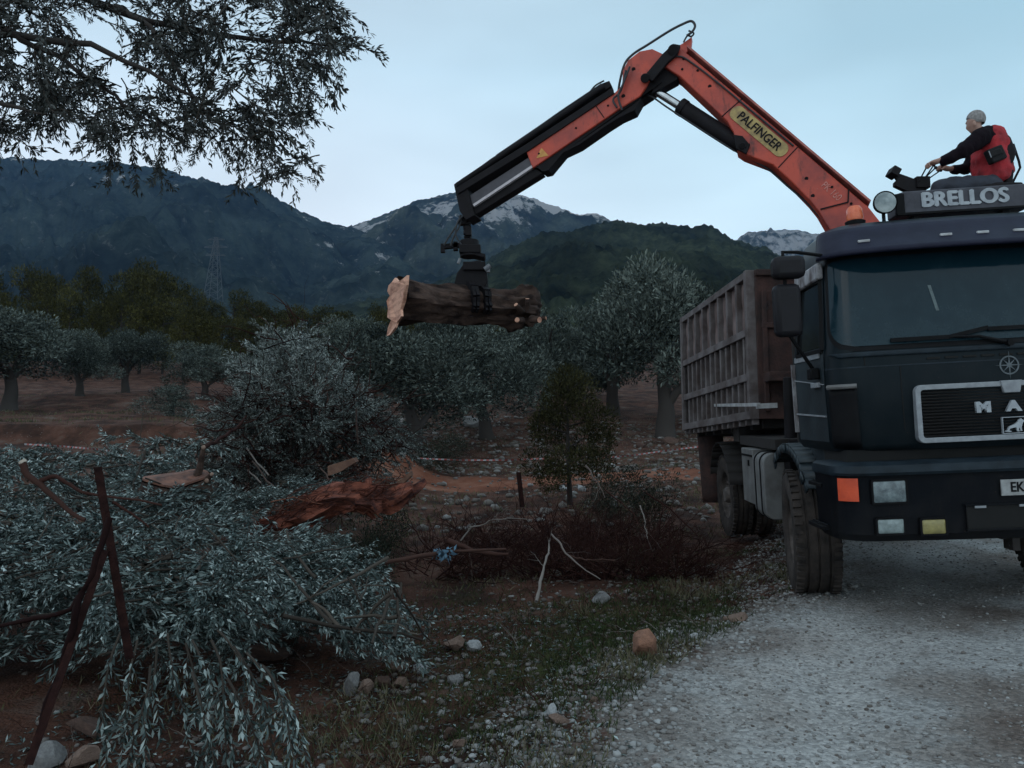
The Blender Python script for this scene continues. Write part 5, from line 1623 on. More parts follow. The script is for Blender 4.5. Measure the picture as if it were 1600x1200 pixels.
class Agg:
    def __init__(s): s.V = []; s.F = []; s.T = []; s.I = []; s.n = 0
    def add(s, V, F, tone, mi):
        s.V.append(V); s.F.append(F + s.n); s.n += len(V)
        s.T.append(np.broadcast_to(np.asarray(tone, float), (len(F),))); s.I.append(np.full(len(F), mi))
    def leaves(s, p, d, nrm, L, w, tone, mi=0):
        V = leaf_quads(p, d, nrm, L, w)
        s.add(V, np.arange(len(V)).reshape(-1, 4), tone, mi)
    def tube(s, pts, rad, tone=0.5, mi=1, n=4):
        V, F = tube_q(pts, rad, n); s.add(V, F, tone, mi)
    def arrays(s): return np.concatenate(s.V), np.concatenate(s.F), np.concatenate(s.T), np.concatenate(s.I)
    def put(s, arr, mat, tone=0.0):
        V, F, T, I = arr
        V2 = V @ mat[:3, :3].T + mat[:3, 3]
        s.V.append(V2); s.F.append(F + s.n); s.n += len(V); s.T.append(np.clip(T + tone, 0, 1)); s.I.append(I)
    def build(s, name, mats, parent=None, smooth=False):
        V, F, T, I = s.arrays()
        return quads_obj(name, V, F, mats, T, I, parent, smooth)

def frame(o, d, roll=0.0, sc=1.0):
    d = unit(np.asarray(d, float)); up = np.array([0, 0, 1.0])
    if abs(d[2]) > 0.97: up = np.array([0, 1.0, 0])
    y = unit(np.cross(up, d)); z = np.cross(d, y)
    c, s_ = math.cos(roll), math.sin(roll)
    y, z = y * c + z * s_, z * c - y * s_
    m = np.eye(4); m[:3, 0] = d * sc; m[:3, 1] = y * sc; m[:3, 2] = z * sc; m[:3, 3] = o
    return m

def make_spray(rg, L=0.8, droop=0.35, twigs=14, leafL=0.060, step=0.026, twl=0.34, leaf_w=0.0150):
    """one leafy olive bough along +x, drooping towards -z"""
    A = Agg(); n = 14
    t = np.linspace(0, 1, n)
    wob = np.cumsum(rg.normal(0, 0.018 * L, (n, 3)), 0)
    main = np.stack([t * L, 0 * t, 0.12 * L * t - droop * L * t ** 1.9], 1) + wob * t[:, None]
    A.tube(main, 0.008 * L / 0.8 * (1 - 0.8 * t), rg.uniform(0.2, 0.6), 1, 5)
    LP = []; LD = []
    def leafed(pts, start=0.0):
        seg = np.linalg.norm(np.diff(pts, axis=0), axis=1); cum = np.concatenate([[0], np.cumsum(seg)])
        m = max(2, int(cum[-1] / step))
        q = np.linspace(start * cum[-1], cum[-1], m)
        P_ = np.stack([np.interp(q, cum, pts[:, k]) for k in range(3)], 1)
        D_ = unit(np.gradient(P_, axis=0))
        for i in range(m):
            ax = unit(rg.normal(0, 1, 3)); sd = unit(np.cross(D_[i], ax))
            if i % 2: sd = np.cross(D_[i], sd)
            op = rg.uniform(0.45, 0.85)
            for sg in (-1, 1):
                if rg.random() < 0.92:
                    LP.append(P_[i]); LD.append(D_[i] + sd * sg * op + np.array([0, 0, -0.12]))
        LP.append(P_[-1]); LD.append(D_[-1])
    leafed(main, 0.16)
    for k in range(twigs):
        tt = rg.uniform(0.08, 0.97); p = np.array([np.interp(tt, t, main[:, j]) for j in range(3)])
        md = main[min(int(tt * n) + 1, n - 1)] - main[max(int(tt * n) - 1, 0)]; md = unit(md)
        sd = unit(np.cross(md, rg.normal(0, 1, 3))); sd[2] *= 0.6
        dd = unit(md * rg.uniform(0.6, 1.2) + sd * 0.8)
        ln = twl * L * (1 - 0.45 * tt) * rg.uniform(0.6, 1.25); u = np.linspace(0, 1, 5)
        pts = p + dd * (u * ln)[:, None] + np.array([0, 0, -1]) * (droop * 0.5 * ln * u ** 2)[:, None] + np.cumsum(rg.normal(0, 0.012 * ln, (5, 3)), 0)
        A.tube(pts, 0.0032 * (1 - 0.6 * u), rg.uniform(0.2, 0.6), 1, 3)
        leafed(pts, 0.12)
    LP = np.array(LP); LD = np.array(LD); m = len(LP)
    A.leaves(LP, LD, rg.normal(0, 1, (m, 3)) + np.array([0, 0, 0.8]), leafL * rg.uniform(0.5, 1.25, m), leaf_w * rg.uniform(0.8, 1.2, m), np.clip(rg.beta(1.6, 2.2, m), 0, 1), 0)
    return A.arrays()

F_ = {}
F_["cutleaf"] = tone_mat("cut_olive_leaves", [(0.0, (0.020, 0.032, 0.030)), (0.34, (0.048, 0.074, 0.070)), (0.56, (0.160, 0.212, 0.202)), (1.0, (0.58, 0.67, 0.65))], 0.45, 0.4)
F_["twig"] = tone_mat("olive_twig_bark", [(0.0, (0.022, 0.017, 0.014)), (1.0, (0.090, 0.075, 0.062))], 0.9, 0.2)
F_["liveleaf"] = tone_mat("backlit_olive_leaves", [(0.0, (0.010, 0.012, 0.010)), (0.6, (0.026, 0.030, 0.026)), (1.0, (0.075, 0.085, 0.078))], 0.5, 0.35)  # backlit silhouette put into the colour, much darker than the cut leaves
F_["silver"] = tone_mat("silvery_bough_leaves", [(0.0, (0.030, 0.036, 0.032)), (0.22, (0.075, 0.090, 0.082)), (0.42, (0.24, 0.28, 0.26)), (1.0, (0.60, 0.66, 0.64))], 0.5, 0.35)
F_["grove"] = tone_mat("grove_olive_foliage", [(0.0, (0.010, 0.014, 0.012)), (0.45, (0.055, 0.069, 0.060)), (1.0, (0.21, 0.245, 0.215))], 0.8, 0.15)
F_["pine"] = tone_mat("pine_foliage", [(0.0, (0.012, 0.013, 0.004)), (0.5, (0.044, 0.043, 0.014)), (1.0, (0.11, 0.098, 0.030))], 0.9, 0.1)
F_["juniper"] = tone_mat("brownish_evergreen_foliage", [(0.0, (0.010, 0.010, 0.004)), (0.5, (0.038, 0.037, 0.015)), (1.0, (0.090, 0.082, 0.034))], 0.9, 0.1)
F_["shrub"] = tone_mat("low_shrub_foliage", [(0.0, (0.010, 0.013, 0.009)), (0.5, (0.030, 0.036, 0.024)), (1.0, (0.075, 0.085, 0.066))], 0.8, 0.15)
F_["trunk"] = tone_mat("grey_trunk_bark", [(0.0, (0.020, 0.016, 0.015)), (1.0, (0.085, 0.076, 0.070))], 0.95, 0.1)
F_["drytwig"] = tone_mat("dry_brush_twigs", [(0.0, (0.012, 0.005, 0.005)), (0.55, (0.042, 0.017, 0.014)), (0.9, (0.075, 0.042, 0.034)), (1.0, (0.20, 0.175, 0.16))], 0.95, 0.1)
F_["root"] = tone_mat("red_root_fibres", [(0.0, (0.030, 0.009, 0.006)), (0.6, (0.090, 0.027, 0.018)), (1.0, (0.20, 0.085, 0.055))], 0.9, 0.15)
F_["grass"] = tone_mat("grass_blades", [(0.0, (0.016, 0.023, 0.010)), (0.6, (0.044, 0.062, 0.022)), (0.82, (0.075, 0.085, 0.036)), (1.0, (0.15, 0.125, 0.085))], 0.8, 0.15)
F_["stone"] = tone_mat("gravel_stones", [(0.0, (0.085, 0.070, 0.060)), (0.35, (0.16, 0.145, 0.135)), (0.7, (0.26, 0.26, 0.255)), (1.0, (0.42, 0.43, 0.43))], 0.9, 0.2)

rg = np.random.default_rng(21)
SPR = [make_spray(rg, 0.85, dr, 15) for dr in (0.15, 0.30, 0.45, 0.25, 0.40)]
HANG = [make_spray(rg, 0.78, dr, 6, 0.064, 0.034, 0.30, 0.0165) for dr in (0.55, 0.75, 0.65, 0.60)]

def inpoly(x, y, poly):
    c = False; j = len(poly) - 1
    for i in range(len(poly)):
        xi, yi = poly[i]; xj, yj = poly[j]
        if (yi > y) != (yj > y) and x < (xj - xi) * (y - yi) / (yj - yi) + xi: c = not c
        j = i
    return c
def sample_poly(poly, n, rg):
    xs = [p[0] for p in poly]; ys = [p[1] for p in poly]; out = []
    while len(out) < n:
        x, y = rg.uniform(min(xs), max(xs)), rg.uniform(min(ys), max(ys))
        if inpoly(x, y, poly): out.append((x, y))
    return out
def npv(v): return np.array([v.x, v.y, v.z])

# ------------------------------------------------------------------ heap of cut olive boughs, lower left
heap_poly = [(-160, 720), (0, 695), (130, 690), (240, 688), (370, 690), (330, 730), (300, 770), (380, 822), (430, 838), (510, 850), (560, 895), (630, 945), (672, 980), (620, 985), (560, 1000), (500, 945), (440, 925), (360, 935), (260, 960), (190, 940), (90, 900), (-20, 900), (-160, 900)]
def heapY(py): return float(np.interp(py, [690, 740, 800, 860, 920, 1000, 1100, 1200], [9.6, 8.0, 6.7, 5.8, 5.15, 4.45, 3.9, 3.5]))
A = Agg()
for i, (px, py) in enumerate(sample_poly(heap_poly, 370, rg)):
    Y = heapY(py); p = npv(W(px, py, Y)); g = gz(p[0], p[1])
    lay = 0 if i % 3 else 1
    if lay: p[2] = g + (p[2] - g) * rg.uniform(0.3, 0.85)
    p[2] = max(p[2], g + 0.06)
    right = np.clip((px - 250) / 250, 0, 1)
    if px > 430:
        h_ = hit(px, py + 6); Y2 = Y + (min(h_.y, Y + 1.2) - Y) * 0.75 * right; p = npv(W(px, py, Y2)); g = gz(p[0], p[1]); p[2] = max(p[2] if not lay else g + (p[2] - g) * rg.uniform(0.2, 0.9), g + 0.05)
    ang = rg.uniform(-math.pi, math.pi) * (1 - 0.88 * right) + (-0.35) * right
    d = np.array([math.cos(ang), math.sin(ang) * 0.9 - 0.25 * right, rg.uniform(-0.15, 0.25) * (1 - 0.6 * right) + 0.02 * right])
    sc = rg.uniform(0.7, 1.1)
    A.put(SPR[rg.choice([0, 3, 1]) if right > 0.6 else rg.integers(len(SPR))], frame(p - unit(d) * (0.36 + 0.34 * right) * sc + np.array([0, 0, 0.06 * right * sc]), d, rg.uniform(-0.8, 0.8), sc), rg.uniform(-0.10, 0.10) + 0.10 * right)
for (px, py) in sample_poly([(300, 790), (420, 762), (515, 735), (535, 748), (450, 790), (360, 812)], 34, rg):
    p = npv(W(px, py, float(np.interp(px, [300, 530], [7.4, 8.1])))); d = np.array([0.9, rg.normal(0, 0.4), rg.uniform(-0.05, 0.35)])
    A.put(SPR[rg.integers(len(SPR))], frame(p - unit(d) * 0.35, d, rg.uniform(-1, 1), rg.uniform(0.5, 0.75)), rg.uniform(-0.08, 0.12))
for (px, py) in sample_poly([(430, 842), (520, 838), (560, 850), (600, 905), (560, 900)], 14, rg):
    p = npv(W(px, py, 6.4)); d = np.array([0.9, rg.normal(0, 0.3), rg.uniform(-0.05, 0.25)])
    A.put(SPR[rg.integers(len(SPR))], frame(p - unit(d) * 0.45, d, rg.uniform(-1, 1), rg.uniform(0.6, 0.8)), rg.uniform(-0.05, 0.12))
for i, (px, py) in enumerate(sample_poly(heap_poly, 90, rg)):      # bare broken stems among the leaves
    p = npv(W(px, py, heapY(py))); dd = unit(rg.normal(0, 1, 3) * [1, 0.8, 0.35]); v = np.linspace(-0.5, 0.5, 7)
    A.tube(p + dd * (v * rg.uniform(0.25, 0.9))[:, None] + np.cumsum(rg.normal(0, 0.012, (7, 3)), 0), rg.choice([0.004, 0.007, 0.012]) * np.linspace(1.2, 0.6, 7), rg.uniform(0.1, 1), 1, 5)
heap = A.build("olive_branches", [F_["cutleaf"], F_["twig"]])
tag(heap, "wide heap of freshly cut leafy silver-green olive boughs left of the road", "branches", kind="stuff")
# boughs at the near edge of the heap, hanging over the stones
hb = []
spots = []
for px, py, dx, dz in ((215, 1000, 0.05, -1.0), (245, 1010, 0.12, -1.0), (262, 990, 0.2, -1.0), (290, 1005, 0.3, -1.0), (300, 1000, 0.45, -0.9), (330, 1000, 0.4, -0.9), (340, 985, 0.6, -0.8), (365, 1010, 0.5, -0.9),
                       (385, 1020, 0.6, -0.75), (235, 1040, 0.1, -1.0), (300, 1050, 0.3, -1.0), (355, 1060, 0.45, -0.9), (190, 985, -0.05, -1.0), (410, 1040, 0.55, -0.8)):
    spots.append((px, py, dx, dz))
hang_me = [quads_obj("hanging_olive_branch", a[0], a[1], [F_["cutleaf"], F_["twig"]], a[2], a[3]) for a in HANG]
used = set()
for i, (px, py, dx, dz) in enumerate(spots):
    k = i % len(hang_me)
    o = hang_me[k] if k not in used else hang_me[k].copy()
    if k in used: COL.objects.link(o)
    used.add(k)
    Y = float(np.interp(py, [980, 1060], [4.15, 3.75])) - rg.uniform(0, 0.15)
    p = npv(W(px, py, Y))
    o.matrix_world = Matrix(frame(p, (dx, -0.28, dz * 0.55), rg.uniform(-0.4, 0.4), rg.uniform(0.75, 1.0)).tolist())
    tag(o, "cut olive branch with silvery leaves hanging down at the near edge of the heap", "branch", "olive branches hanging over the heap's edge")

# ------------------------------------------------------------------ crown of a felled tree lying on the heap's far side
crown_poly = [(380, 560), (408, 526), (440, 514), (475, 516), (505, 540), (525, 570), (560, 605), (595, 645), (620, 700), (550, 738), (460, 748), (360, 745), (312, 722), (340, 680), (358, 640), (372, 600)]
fc_ = empty("felled_olive_crown", (W(480, 760, 10.8).x, 10.8, gz(W(480, 760, 10.8).x, 10.8)))
tag(fc_, "felled olive crown, silvery leaves above bare brown twigs, behind the branch heap", "felled tree")
A = Agg(); T2 = Agg()
core = npv(W(480, 745, 10.8))
for i, (px, py) in enumerate(sample_poly(crown_poly, 460, rg)):
    Y = rg.uniform(10.0, 11.6); p = npv(W(px, py, Y))
    topness = np.clip((720 - py) / 160, 0, 1)
    d = unit(p - core + np.array([0, 0, 0.25])) + rg.normal(0, 0.35, 3)
    if rg.random() < 0.18 + 0.9 * topness:
        sc = rg.uniform(0.55, 0.85)
        A.put(SPR[rg.integers(len(SPR))], frame(p - unit(d) * 0.62 * sc, d, rg.uniform(-1, 1), sc), rg.uniform(-0.15, 0.10))
    if py > 610 or rg.random() < 0.3:
        for q in range(3):
            st_ = p + rg.normal(0, 0.12, 3); v = np.linspace(0, 1, 6)
            dd = unit(rg.normal(0, 1, 3) * [1, 0.7, 0.6] + (p - core) * 0.25 + [0, 0, -0.2])
            T2.tube(st_ + dd * (v * rg.uniform(0.3, 0.75))[:, None] + np.cumsum(rg.normal(0, 0.035, (6, 3)), 0), rg.choice([0.004, 0.007, 0.012]) * (1 - 0.6 * v), rg.uniform(0, 0.8), 0, 3)
    if py > 625:                                          # darker-toned leaves low on the mound
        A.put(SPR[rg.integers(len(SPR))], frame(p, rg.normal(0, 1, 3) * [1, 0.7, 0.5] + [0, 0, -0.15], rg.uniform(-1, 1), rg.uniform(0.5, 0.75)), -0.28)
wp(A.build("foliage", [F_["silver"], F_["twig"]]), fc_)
wp(T2.build("twigs", [F_["drytwig"]]), fc_)
# pale split sticks in its base
for (a, b2) in (((385, 700), (420, 745)), ((395, 720), (425, 760)), ((388, 735), (408, 755)), ((560, 690), (556, 640)), ((500, 730), (520, 755))):
    A = Agg(); p, q = npv(W(*a, 9.9)), npv(W(*b2, 9.7)); u = np.linspace(0, 1, 5)
    A.tube(p + (q - p) * u[:, None] + rg.normal(0, 0.01, (5, 3)), 0.012, rg.uniform(0.9, 1), 0, 5)
    wp(A.build("broken_stick", [F_["drytwig"]]), fc_)

# ------------------------------------------------------------------ tree overhanging from the left
over_poly = [(-120, -60), (505, -60), (520, 40), (545, 62), (520, 100), (480, 130), (470, 200), (470, 260), (425, 262), (360, 230), (300, 205), (255, 235), (190, 220), (150, 195), (90, 175), (40, 205), (-60, 260), (-120, 200)]
ot = empty("overhanging_olive_tree", (-4.9, 4.4, gz(-4.9, 4.4)))
tag(ot, "near olive tree whose dark leafy boughs overhang the top left of the view", "tree")
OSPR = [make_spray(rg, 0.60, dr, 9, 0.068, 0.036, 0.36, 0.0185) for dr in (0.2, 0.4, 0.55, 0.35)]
A = Agg(); B = Agg()
limbs = [[(-420, 260, 4.6), (-200, 90, 4.5), (0, 45, 4.4), (150, 75, 4.3), (250, 130, 4.2), (330, 170, 4.15)], [(-200, 90, 4.5), (40, -30, 4.6), (180, 10, 4.7), (300, 40, 4.6), (420, 60, 4.5), (500, 66, 4.5)],
         [(0, 45, 4.4), (80, 90, 4.3), (170, 160, 4.1), (240, 205, 4.0)], [(180, 10, 4.7), (230, 40, 4.6), (255, 90, 4.5), (300, 140, 4.4), (380, 200, 4.4)], [(-200, 90, 4.5), (-90, 150, 4.2), (0, 160, 4.0), (70, 180, 3.9)]]
for L_ in limbs:
    P0 = np.array([npv(W(*q)) for q in L_]); u = np.linspace(0, 1, len(P0)); uu = np.linspace(0, 1, 18)
    pts = np.stack([np.interp(uu, u, P0[:, k]) for k in range(3)], 1) + np.cumsum(rg.normal(0, 0.012, (18, 3)), 0)
    r0 = 0.030 if L_[0][0] <= -200 else 0.014
    B.tube(pts, r0 * (1 - uu) + 0.005, rg.uniform(0, 0.4), 0, 6)
base = np.array([-4.9, 4.4, gz(-4.9, 4.4) - 0.1]); fork = np.array([-4.3, 4.5, 2.3]); tipp = npv(W(-420, 260, 4.6))
u = np.linspace(0, 1, 10)
tr_ = base + (fork - base) * u[:, None] + np.stack([0.06 * np.sin(u * 6), 0.05 * np.cos(u * 5), 0 * u], 1)
B.tube(tr_, 0.26 - 0.12 * u, 0.5, 0, 12); B.tube(np.array([fork - 0.1, (fork + tipp) / 2, tipp, npv(W(-200, 90, 4.5))]), [0.14, 0.10, 0.08, 0.05], 0.4, 0, 8)
B.tube(np.array([fork, fork + [-0.7, 0.5, 1.2], fork + [-1.3, 0.6, 2.2]]), [0.12, 0.09, 0.05], 0.4, 0, 8)
def dens(px, py):
    # a few open windows of sky inside the crown
    for (cx, cy, r) in ((165, 45, 38), (215, 120, 28), (165, 118, 22), (20, 70, 24), (280, 140, 24), (400, 120, 20), (110, 100, 18)):
        if (px - cx) ** 2 + (py - cy) ** 2 < r * r: return 0.05
    return 1.0
k = 0
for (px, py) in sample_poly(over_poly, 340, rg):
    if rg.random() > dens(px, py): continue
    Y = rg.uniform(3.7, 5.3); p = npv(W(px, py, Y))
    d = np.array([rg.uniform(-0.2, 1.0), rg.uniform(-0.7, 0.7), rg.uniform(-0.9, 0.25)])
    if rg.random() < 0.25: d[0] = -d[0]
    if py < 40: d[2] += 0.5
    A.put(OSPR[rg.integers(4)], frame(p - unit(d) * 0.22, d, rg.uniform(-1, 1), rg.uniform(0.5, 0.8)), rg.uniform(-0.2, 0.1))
# sprigs that break the outline
for (px, py, dx, dz, sc) in ((545, 66, 1, 0.25, 0.42), (500, 90, 1, -0.1, 0.45), (468, 250, 0.7, 0.3, 0.42), (480, 105, 1, 0.1, 0.4), (478, 190, 0.9, -0.2, 0.36), (482, 262, 1, 0.35, 0.26), (410, 255, 0.3, -0.9, 0.45), (440, 250, 0.4, -0.7, 0.4),
                             (180, 225, 0.1, -1, 0.55), (200, 245, 0.4, -0.9, 0.5), (265, 255, 0.3, -0.9, 0.5), (290, 240, 0.6, -0.6, 0.4), (15, 215, 0.1, -1, 0.5), (60, 195, 0.5, -0.9, 0.4), (250, 300, 0.2, -1, 0.35), (185, 250, 0.3, -0.6, 0.5), (510, 20, 1, 0.3, 0.45), (570, 62, 1, 0.25, 0.36), (150, 230, 0.0, -1, 0.5), (220, 262, 0.3, -0.9, 0.55), (190, 285, 0.3, -0.8, 0.4), (265, 285, 0.5, -0.5, 0.4), (350, 245, 0.1, -1, 0.5), (400, 270, 0.3, -0.8, 0.4), (455, 275, 0.6, -0.4, 0.35), (500, 130, 1, -0.2, 0.4), (530, 95, 1, 0, 0.4), (325, 235, 0.2, -1, 0.45), (90, 215, 0.1, -1, 0.5), (10, 250, 0.1, -1, 0.4)):
    p = npv(W(px, py, rg.uniform(4.0, 4.6)))
    A.put(OSPR[rg.integers(4)], frame(p - unit(np.array([dx, 0, dz])) * 0.28, (dx, rg.uniform(-0.2, 0.2), dz), rg.uniform(-1, 1), sc * 1.15))
# the rest of the crown, out of the frame
for i in range(130):
    a = rg.uniform(0, 6.28); p = np.array([-5.6, 4.7, 3.9]) + unit(rg.normal(0, 1, 3)) * np.array([1.9, 1.7, 1.4]) * rg.uniform(0.6, 1)
    A.put(OSPR[rg.integers(4)], frame(p, rg.normal(0, 1, 3) + [0, 0, -0.3], 0, 0.8))
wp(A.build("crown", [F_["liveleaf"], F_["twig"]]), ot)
wp(B.build("trunk", [F_["trunk"]], smooth=True), ot)

# ------------------------------------------------------------------ trees of the grove and the pine stand
def crown_mesh(name, rg, mat, kind="olive", N=5200):
    """unit tree: crown about 1 high and 1 wide, sitting over the origin"""
    A = Agg(); lobes = []
    if kind == "olive":
        for i in range(18):
            a = rg.uniform(0, 6.28); r = rg.uniform(0.10, 0.40); z = rg.uniform(0.28, 0.84 - 0.5 * max(0, r - 0.25))
            lobes.append((np.array([r * math.cos(a), r * math.sin(a), z]), np.array([1, 1, 0.85]) * rg.uniform(0.10, 0.21)))
        lobes.append((np.array([0, 0, 0.55]), np.array([0.26, 0.26, 0.26])))
    elif kind == "pine":
        for i in range(14):
            z = rg.uniform(0.25, 0.9); r = 0.32 * (1.05 - z) + 0.10; a = rg.uniform(0, 6.28)
            lobes.append((np.array([r * math.cos(a), r * math.sin(a), z]), np.array([1, 1, 0.7]) * rg.uniform(0.12, 0.20)))
        lobes.append((np.array([0, 0, 0.92]), np.array([0.10, 0.10, 0.10])))
    elif kind == "juniper":
        for i in range(26):
            z = rg.uniform(0.16, 0.92); r = 0.46 * (1.02 - z) ** 0.7 * rg.uniform(0.3, 1.1); a = rg.uniform(0, 6.28)
            lobes.append((np.array([r * math.cos(a), r * math.sin(a), z]), np.array([1, 1, 0.9]) * rg.uniform(0.10, 0.17)))
    else:
        for i in range(10):
            a = rg.uniform(0, 6.28); r = rg.uniform(0.05, 0.38); z = rg.uniform(0.12, 0.65)
            lobes.append((np.array([r * math.cos(a), r * math.sin(a), z]), np.array([1, 1, 1.1]) * rg.uniform(0.13, 0.22)))
    wts = np.array([l[1][0] ** 2 for l in lobes]); wts /= wts.sum()
    li = rg.choice(len(lobes), N, p=wts)
    C = np.array([l[0] for l in lobes])[li]; S = np.array([l[1] for l in lobes])[li]
    ltone = rg.uniform(-0.22, 0.22, len(lobes))[li]
    q = unit(rg.normal(0, 1, (N, 3))); rad = rg.uniform(0.55, 1.08, N)
    # twiggy sub-clumps
    q = unit(q + 0.12 * np.sin(q * 23 + li[:, None]))
    P_ = C + q * S * rad[:, None]
    D_ = q * 0.8 + rg.normal(0, 0.5, (N, 3)) + np.array([0, 0, 0.5 if kind != "pine" else 0.2])
    L = rg.uniform(0.020, 0.052, N) * {"olive": 0.78, "pine": 0.95, "juniper": 0.62, "shrub": 0.8}[kind]; w = L * rg.uniform(0.22, 0.40, N)
    A.leaves(P_, D_, rg.normal(0, 1, (N, 3)), L, w, np.clip(rg.beta(2, 2.6, N) + ltone, 0, 1), 0)
    V, F, T, I = A.arrays()
    return quads_obj(name, V, F, [mat], T, I).data

def trunk_mesh(name, rg, kind):
    A = Agg(); u = np.linspace(0, 1, 8)
    if kind == "olive":
        lean = rg.uniform(-0.10, 0.10, 2)
        pts = np.stack([lean[0] * u + 0.012 * np.sin(u * 9), lean[1] * u, -0.05 + 0.42 * u], 1)
        A.tube(pts, 0.062 - 0.026 * u + 0.02 * np.exp(-u * 9), 0.5, 0, 10)
        for k in range(5):
            a = k * 1.3 + rg.uniform(0, 0.6); v = np.linspace(0, 1, 6); e = pts[rg.integers(4, 8)]
            A.tube(e + np.stack([math.cos(a) * 0.26 * v, math.sin(a) * 0.26 * v, 0.30 * v ** 0.8], 1) + np.cumsum(rg.normal(0, 0.008, (6, 3)), 0), 0.026 * (1 - 0.75 * v), rg.uniform(0.2, 0.7), 0, 6)
    else:
        pts = np.stack([0.01 * np.sin(u * 5), 0.01 * np.cos(u * 4), -0.03 + 0.93 * u], 1)
        A.tube(pts, 0.024 * (1 - 0.85 * u), 0.3, 0, 8)
        for k in range(12):
            a = k * 2.4; z = 0.25 + 0.05 * k; v = np.linspace(0, 1, 4); r = 0.34 * (1.05 - z) + 0.06
            A.tube(np.stack([math.cos(a) * r * v, math.sin(a) * r * v, z + 0.06 * v], 1), 0.008 * (1 - 0.7 * v), 0.3, 0, 4)
    V, F, T, I = A.arrays()
    return quads_obj(name, V, F, [F_["trunk"]], T, I, smooth=True).data

def scrap(me):
    for o in list(bpy.data.objects):
        if o.data is me: bpy.data.objects.remove(o)
    return me
rg = np.random.default_rng(77)
OC = [scrap(crown_mesh("crown", rg, F_["grove"], "olive", 20000)) for i in range(5)]
OT = [scrap(trunk_mesh("trunk", rg, "olive")) for i in range(4)]
PC = [scrap(crown_mesh("crown", rg, F_["pine"], "pine", 6500)) for i in range(4)]
PT = [scrap(trunk_mesh("trunk", rg, "pine")) for i in range(2)]
JC = scrap(crown_mesh("crown", rg, F_["juniper"], "juniper", 20000))
SC = [scrap(crown_mesh("foliage", rg, F_["shrub"], "shrub", 5000)) for i in range(3)]

def plant(name, px, top, width, Y, crown, trunk, label, cat="tree", group=None, sink=0.0, cname="crown", rot=None, zb=None):
    x = W(px, 600, Y).x; g = gz(x, Y) - sink
    h = W(px, top, Y).z - g; wd = width * Y / FPX
    root = empty(name, (x, Y, g), (0, 0, rnd.uniform(0, 6.28) if rot is None else rot))
    tag(root, label, cat, group)
    c = bpy.data.objects.new(cname, crown); COL.objects.link(c); c.parent = root; c.scale = (wd * 1.12, wd * 1.12, h)
    if trunk is not None:
        t = bpy.data.objects.new("trunk", trunk); COL.objects.link(t); t.parent = root; s = (wd + h) / 2; t.scale = (s, s, h)
    return root

grove = [
 (18, 462, 215, 29, "big round dark olive tree at the left edge of the photo"),
 (128, 512, 108, 33, "olive tree with thick dark trunk right of the big round olive at the left edge"),
 (196, 500, 104, 37, "grey-green olive tree with twisted trunk, third from the left edge"),
 (322, 534, 112, 34, "rounded olive tree alone above the red bank, left of the felled crown"),
 (400, 545, 105, 36, "small olive tree half hidden by the left side of the felled crown"),
 (462, 512, 105, 41, "olive tree whose top shows just above the felled crown"),
 (548, 488, 150, 36, "olive tree under the log's jagged cut end"),
 (655, 500, 240, 23, "olive tree with slender leaning trunk right of the felled crown"),
 (765, 498, 190, 27, "dark olive tree with pale thick trunk under the middle of the hanging log"),
 (852, 468, 170, 32, "tall dark olive tree behind the bushy brown evergreen"),
 (955, 440, 160, 33, "olive tree at the foot of the hill between brown evergreen and tall pale olive"),
 (1040, 392, 235, 28, "tall pale grey-green olive tree left of the truck's cargo body"),
 (1150, 420, 170, 31, "olive tree rising behind the cargo body's high side"),
 (700, 480, 150, 44, "far olive tree seen past the hanging log's lower edge"),
 (600, 505, 130, 42, "far olive tree behind the leaning-trunk olive"),
 (905, 500, 150, 40, "far dark olive tree between the two trees right of the log"),
 (1250, 440, 180, 40, "far olive tree beyond the gap between cab and cargo body"),
]
for i, (px, top, wd, Y, lab) in enumerate(grove):
    plant("olive_tree", px, top, wd, Y, OC[i % 5], OT[i % 4], lab, "tree", "olive trees of the grove")
plant("olive_bush", 268, 590, 112, 25, scrap(crown_mesh("crown", rg, F_["grove"], "shrub", 9000)), OT[1], "low bushy young olive in front of the red earth bank", "bush")
plant("evergreen_tree", 888, 568, 170, 14.5, JC, PT[0], "bushy brownish-green evergreen with thin trunk standing before the olive grove", "tree")
# pines at the foot of the mountain
PL = [(-60, 425), (-10, 432), (40, 415), (85, 428), (125, 420), (160, 445), (205, 425), (232, 415), (262, 430), (295, 452), (325, 470), (360, 460), (395, 470), (430, 478), (465, 482), (500, 484), (540, 488), (580, 478), (620, 484), (660, 490),
      (15, 455), (65, 460), (110, 455), (145, 470), (185, 462), (220, 458), (250, 465), (280, 480), (310, 490), (345, 492), (380, 495), (420, 500), (-35, 470), (705, 480), (750, 470), (800, 478)]
for i, (px, top) in enumerate(PL):
    Y = (74 if i < 20 else 60) + rnd.uniform(-5, 5)
    plant("pine_tree", px + rnd.uniform(-6, 6), top + rnd.uniform(-5, 5), rnd.uniform(62, 96), Y, PC[i % 4], PT[i % 2], "dark yellowish-green pine in the stand at the mountain's foot beyond the olive grove", "pine tree", "pine stand below the mountain")
# shrubs
for px, top, wd, Y, lab in ((1000, 700, 130, 11.0, "green-tipped scrubby shrub standing in the dry brush left of the truck"), (600, 755, 110, 8.6, "dark low shrub right of the red root mass"), (690, 655, 110, 20, "grey dry thorn shrub at the foot of the leaning olive"),
                            (925, 720, 90, 12.0, "small dark shrub at the evergreen's foot"), (575, 800, 90, 7.6, "pale grey-leaved shrub in front of the red root mass"), (60, 690, 90, 15, "dark scrub bush at the end of the left barrier tape")):
    plant("shrub", px, top, wd, Y, SC[rnd.randrange(3)], None, lab, "shrub", None, 0.03, "foliage")
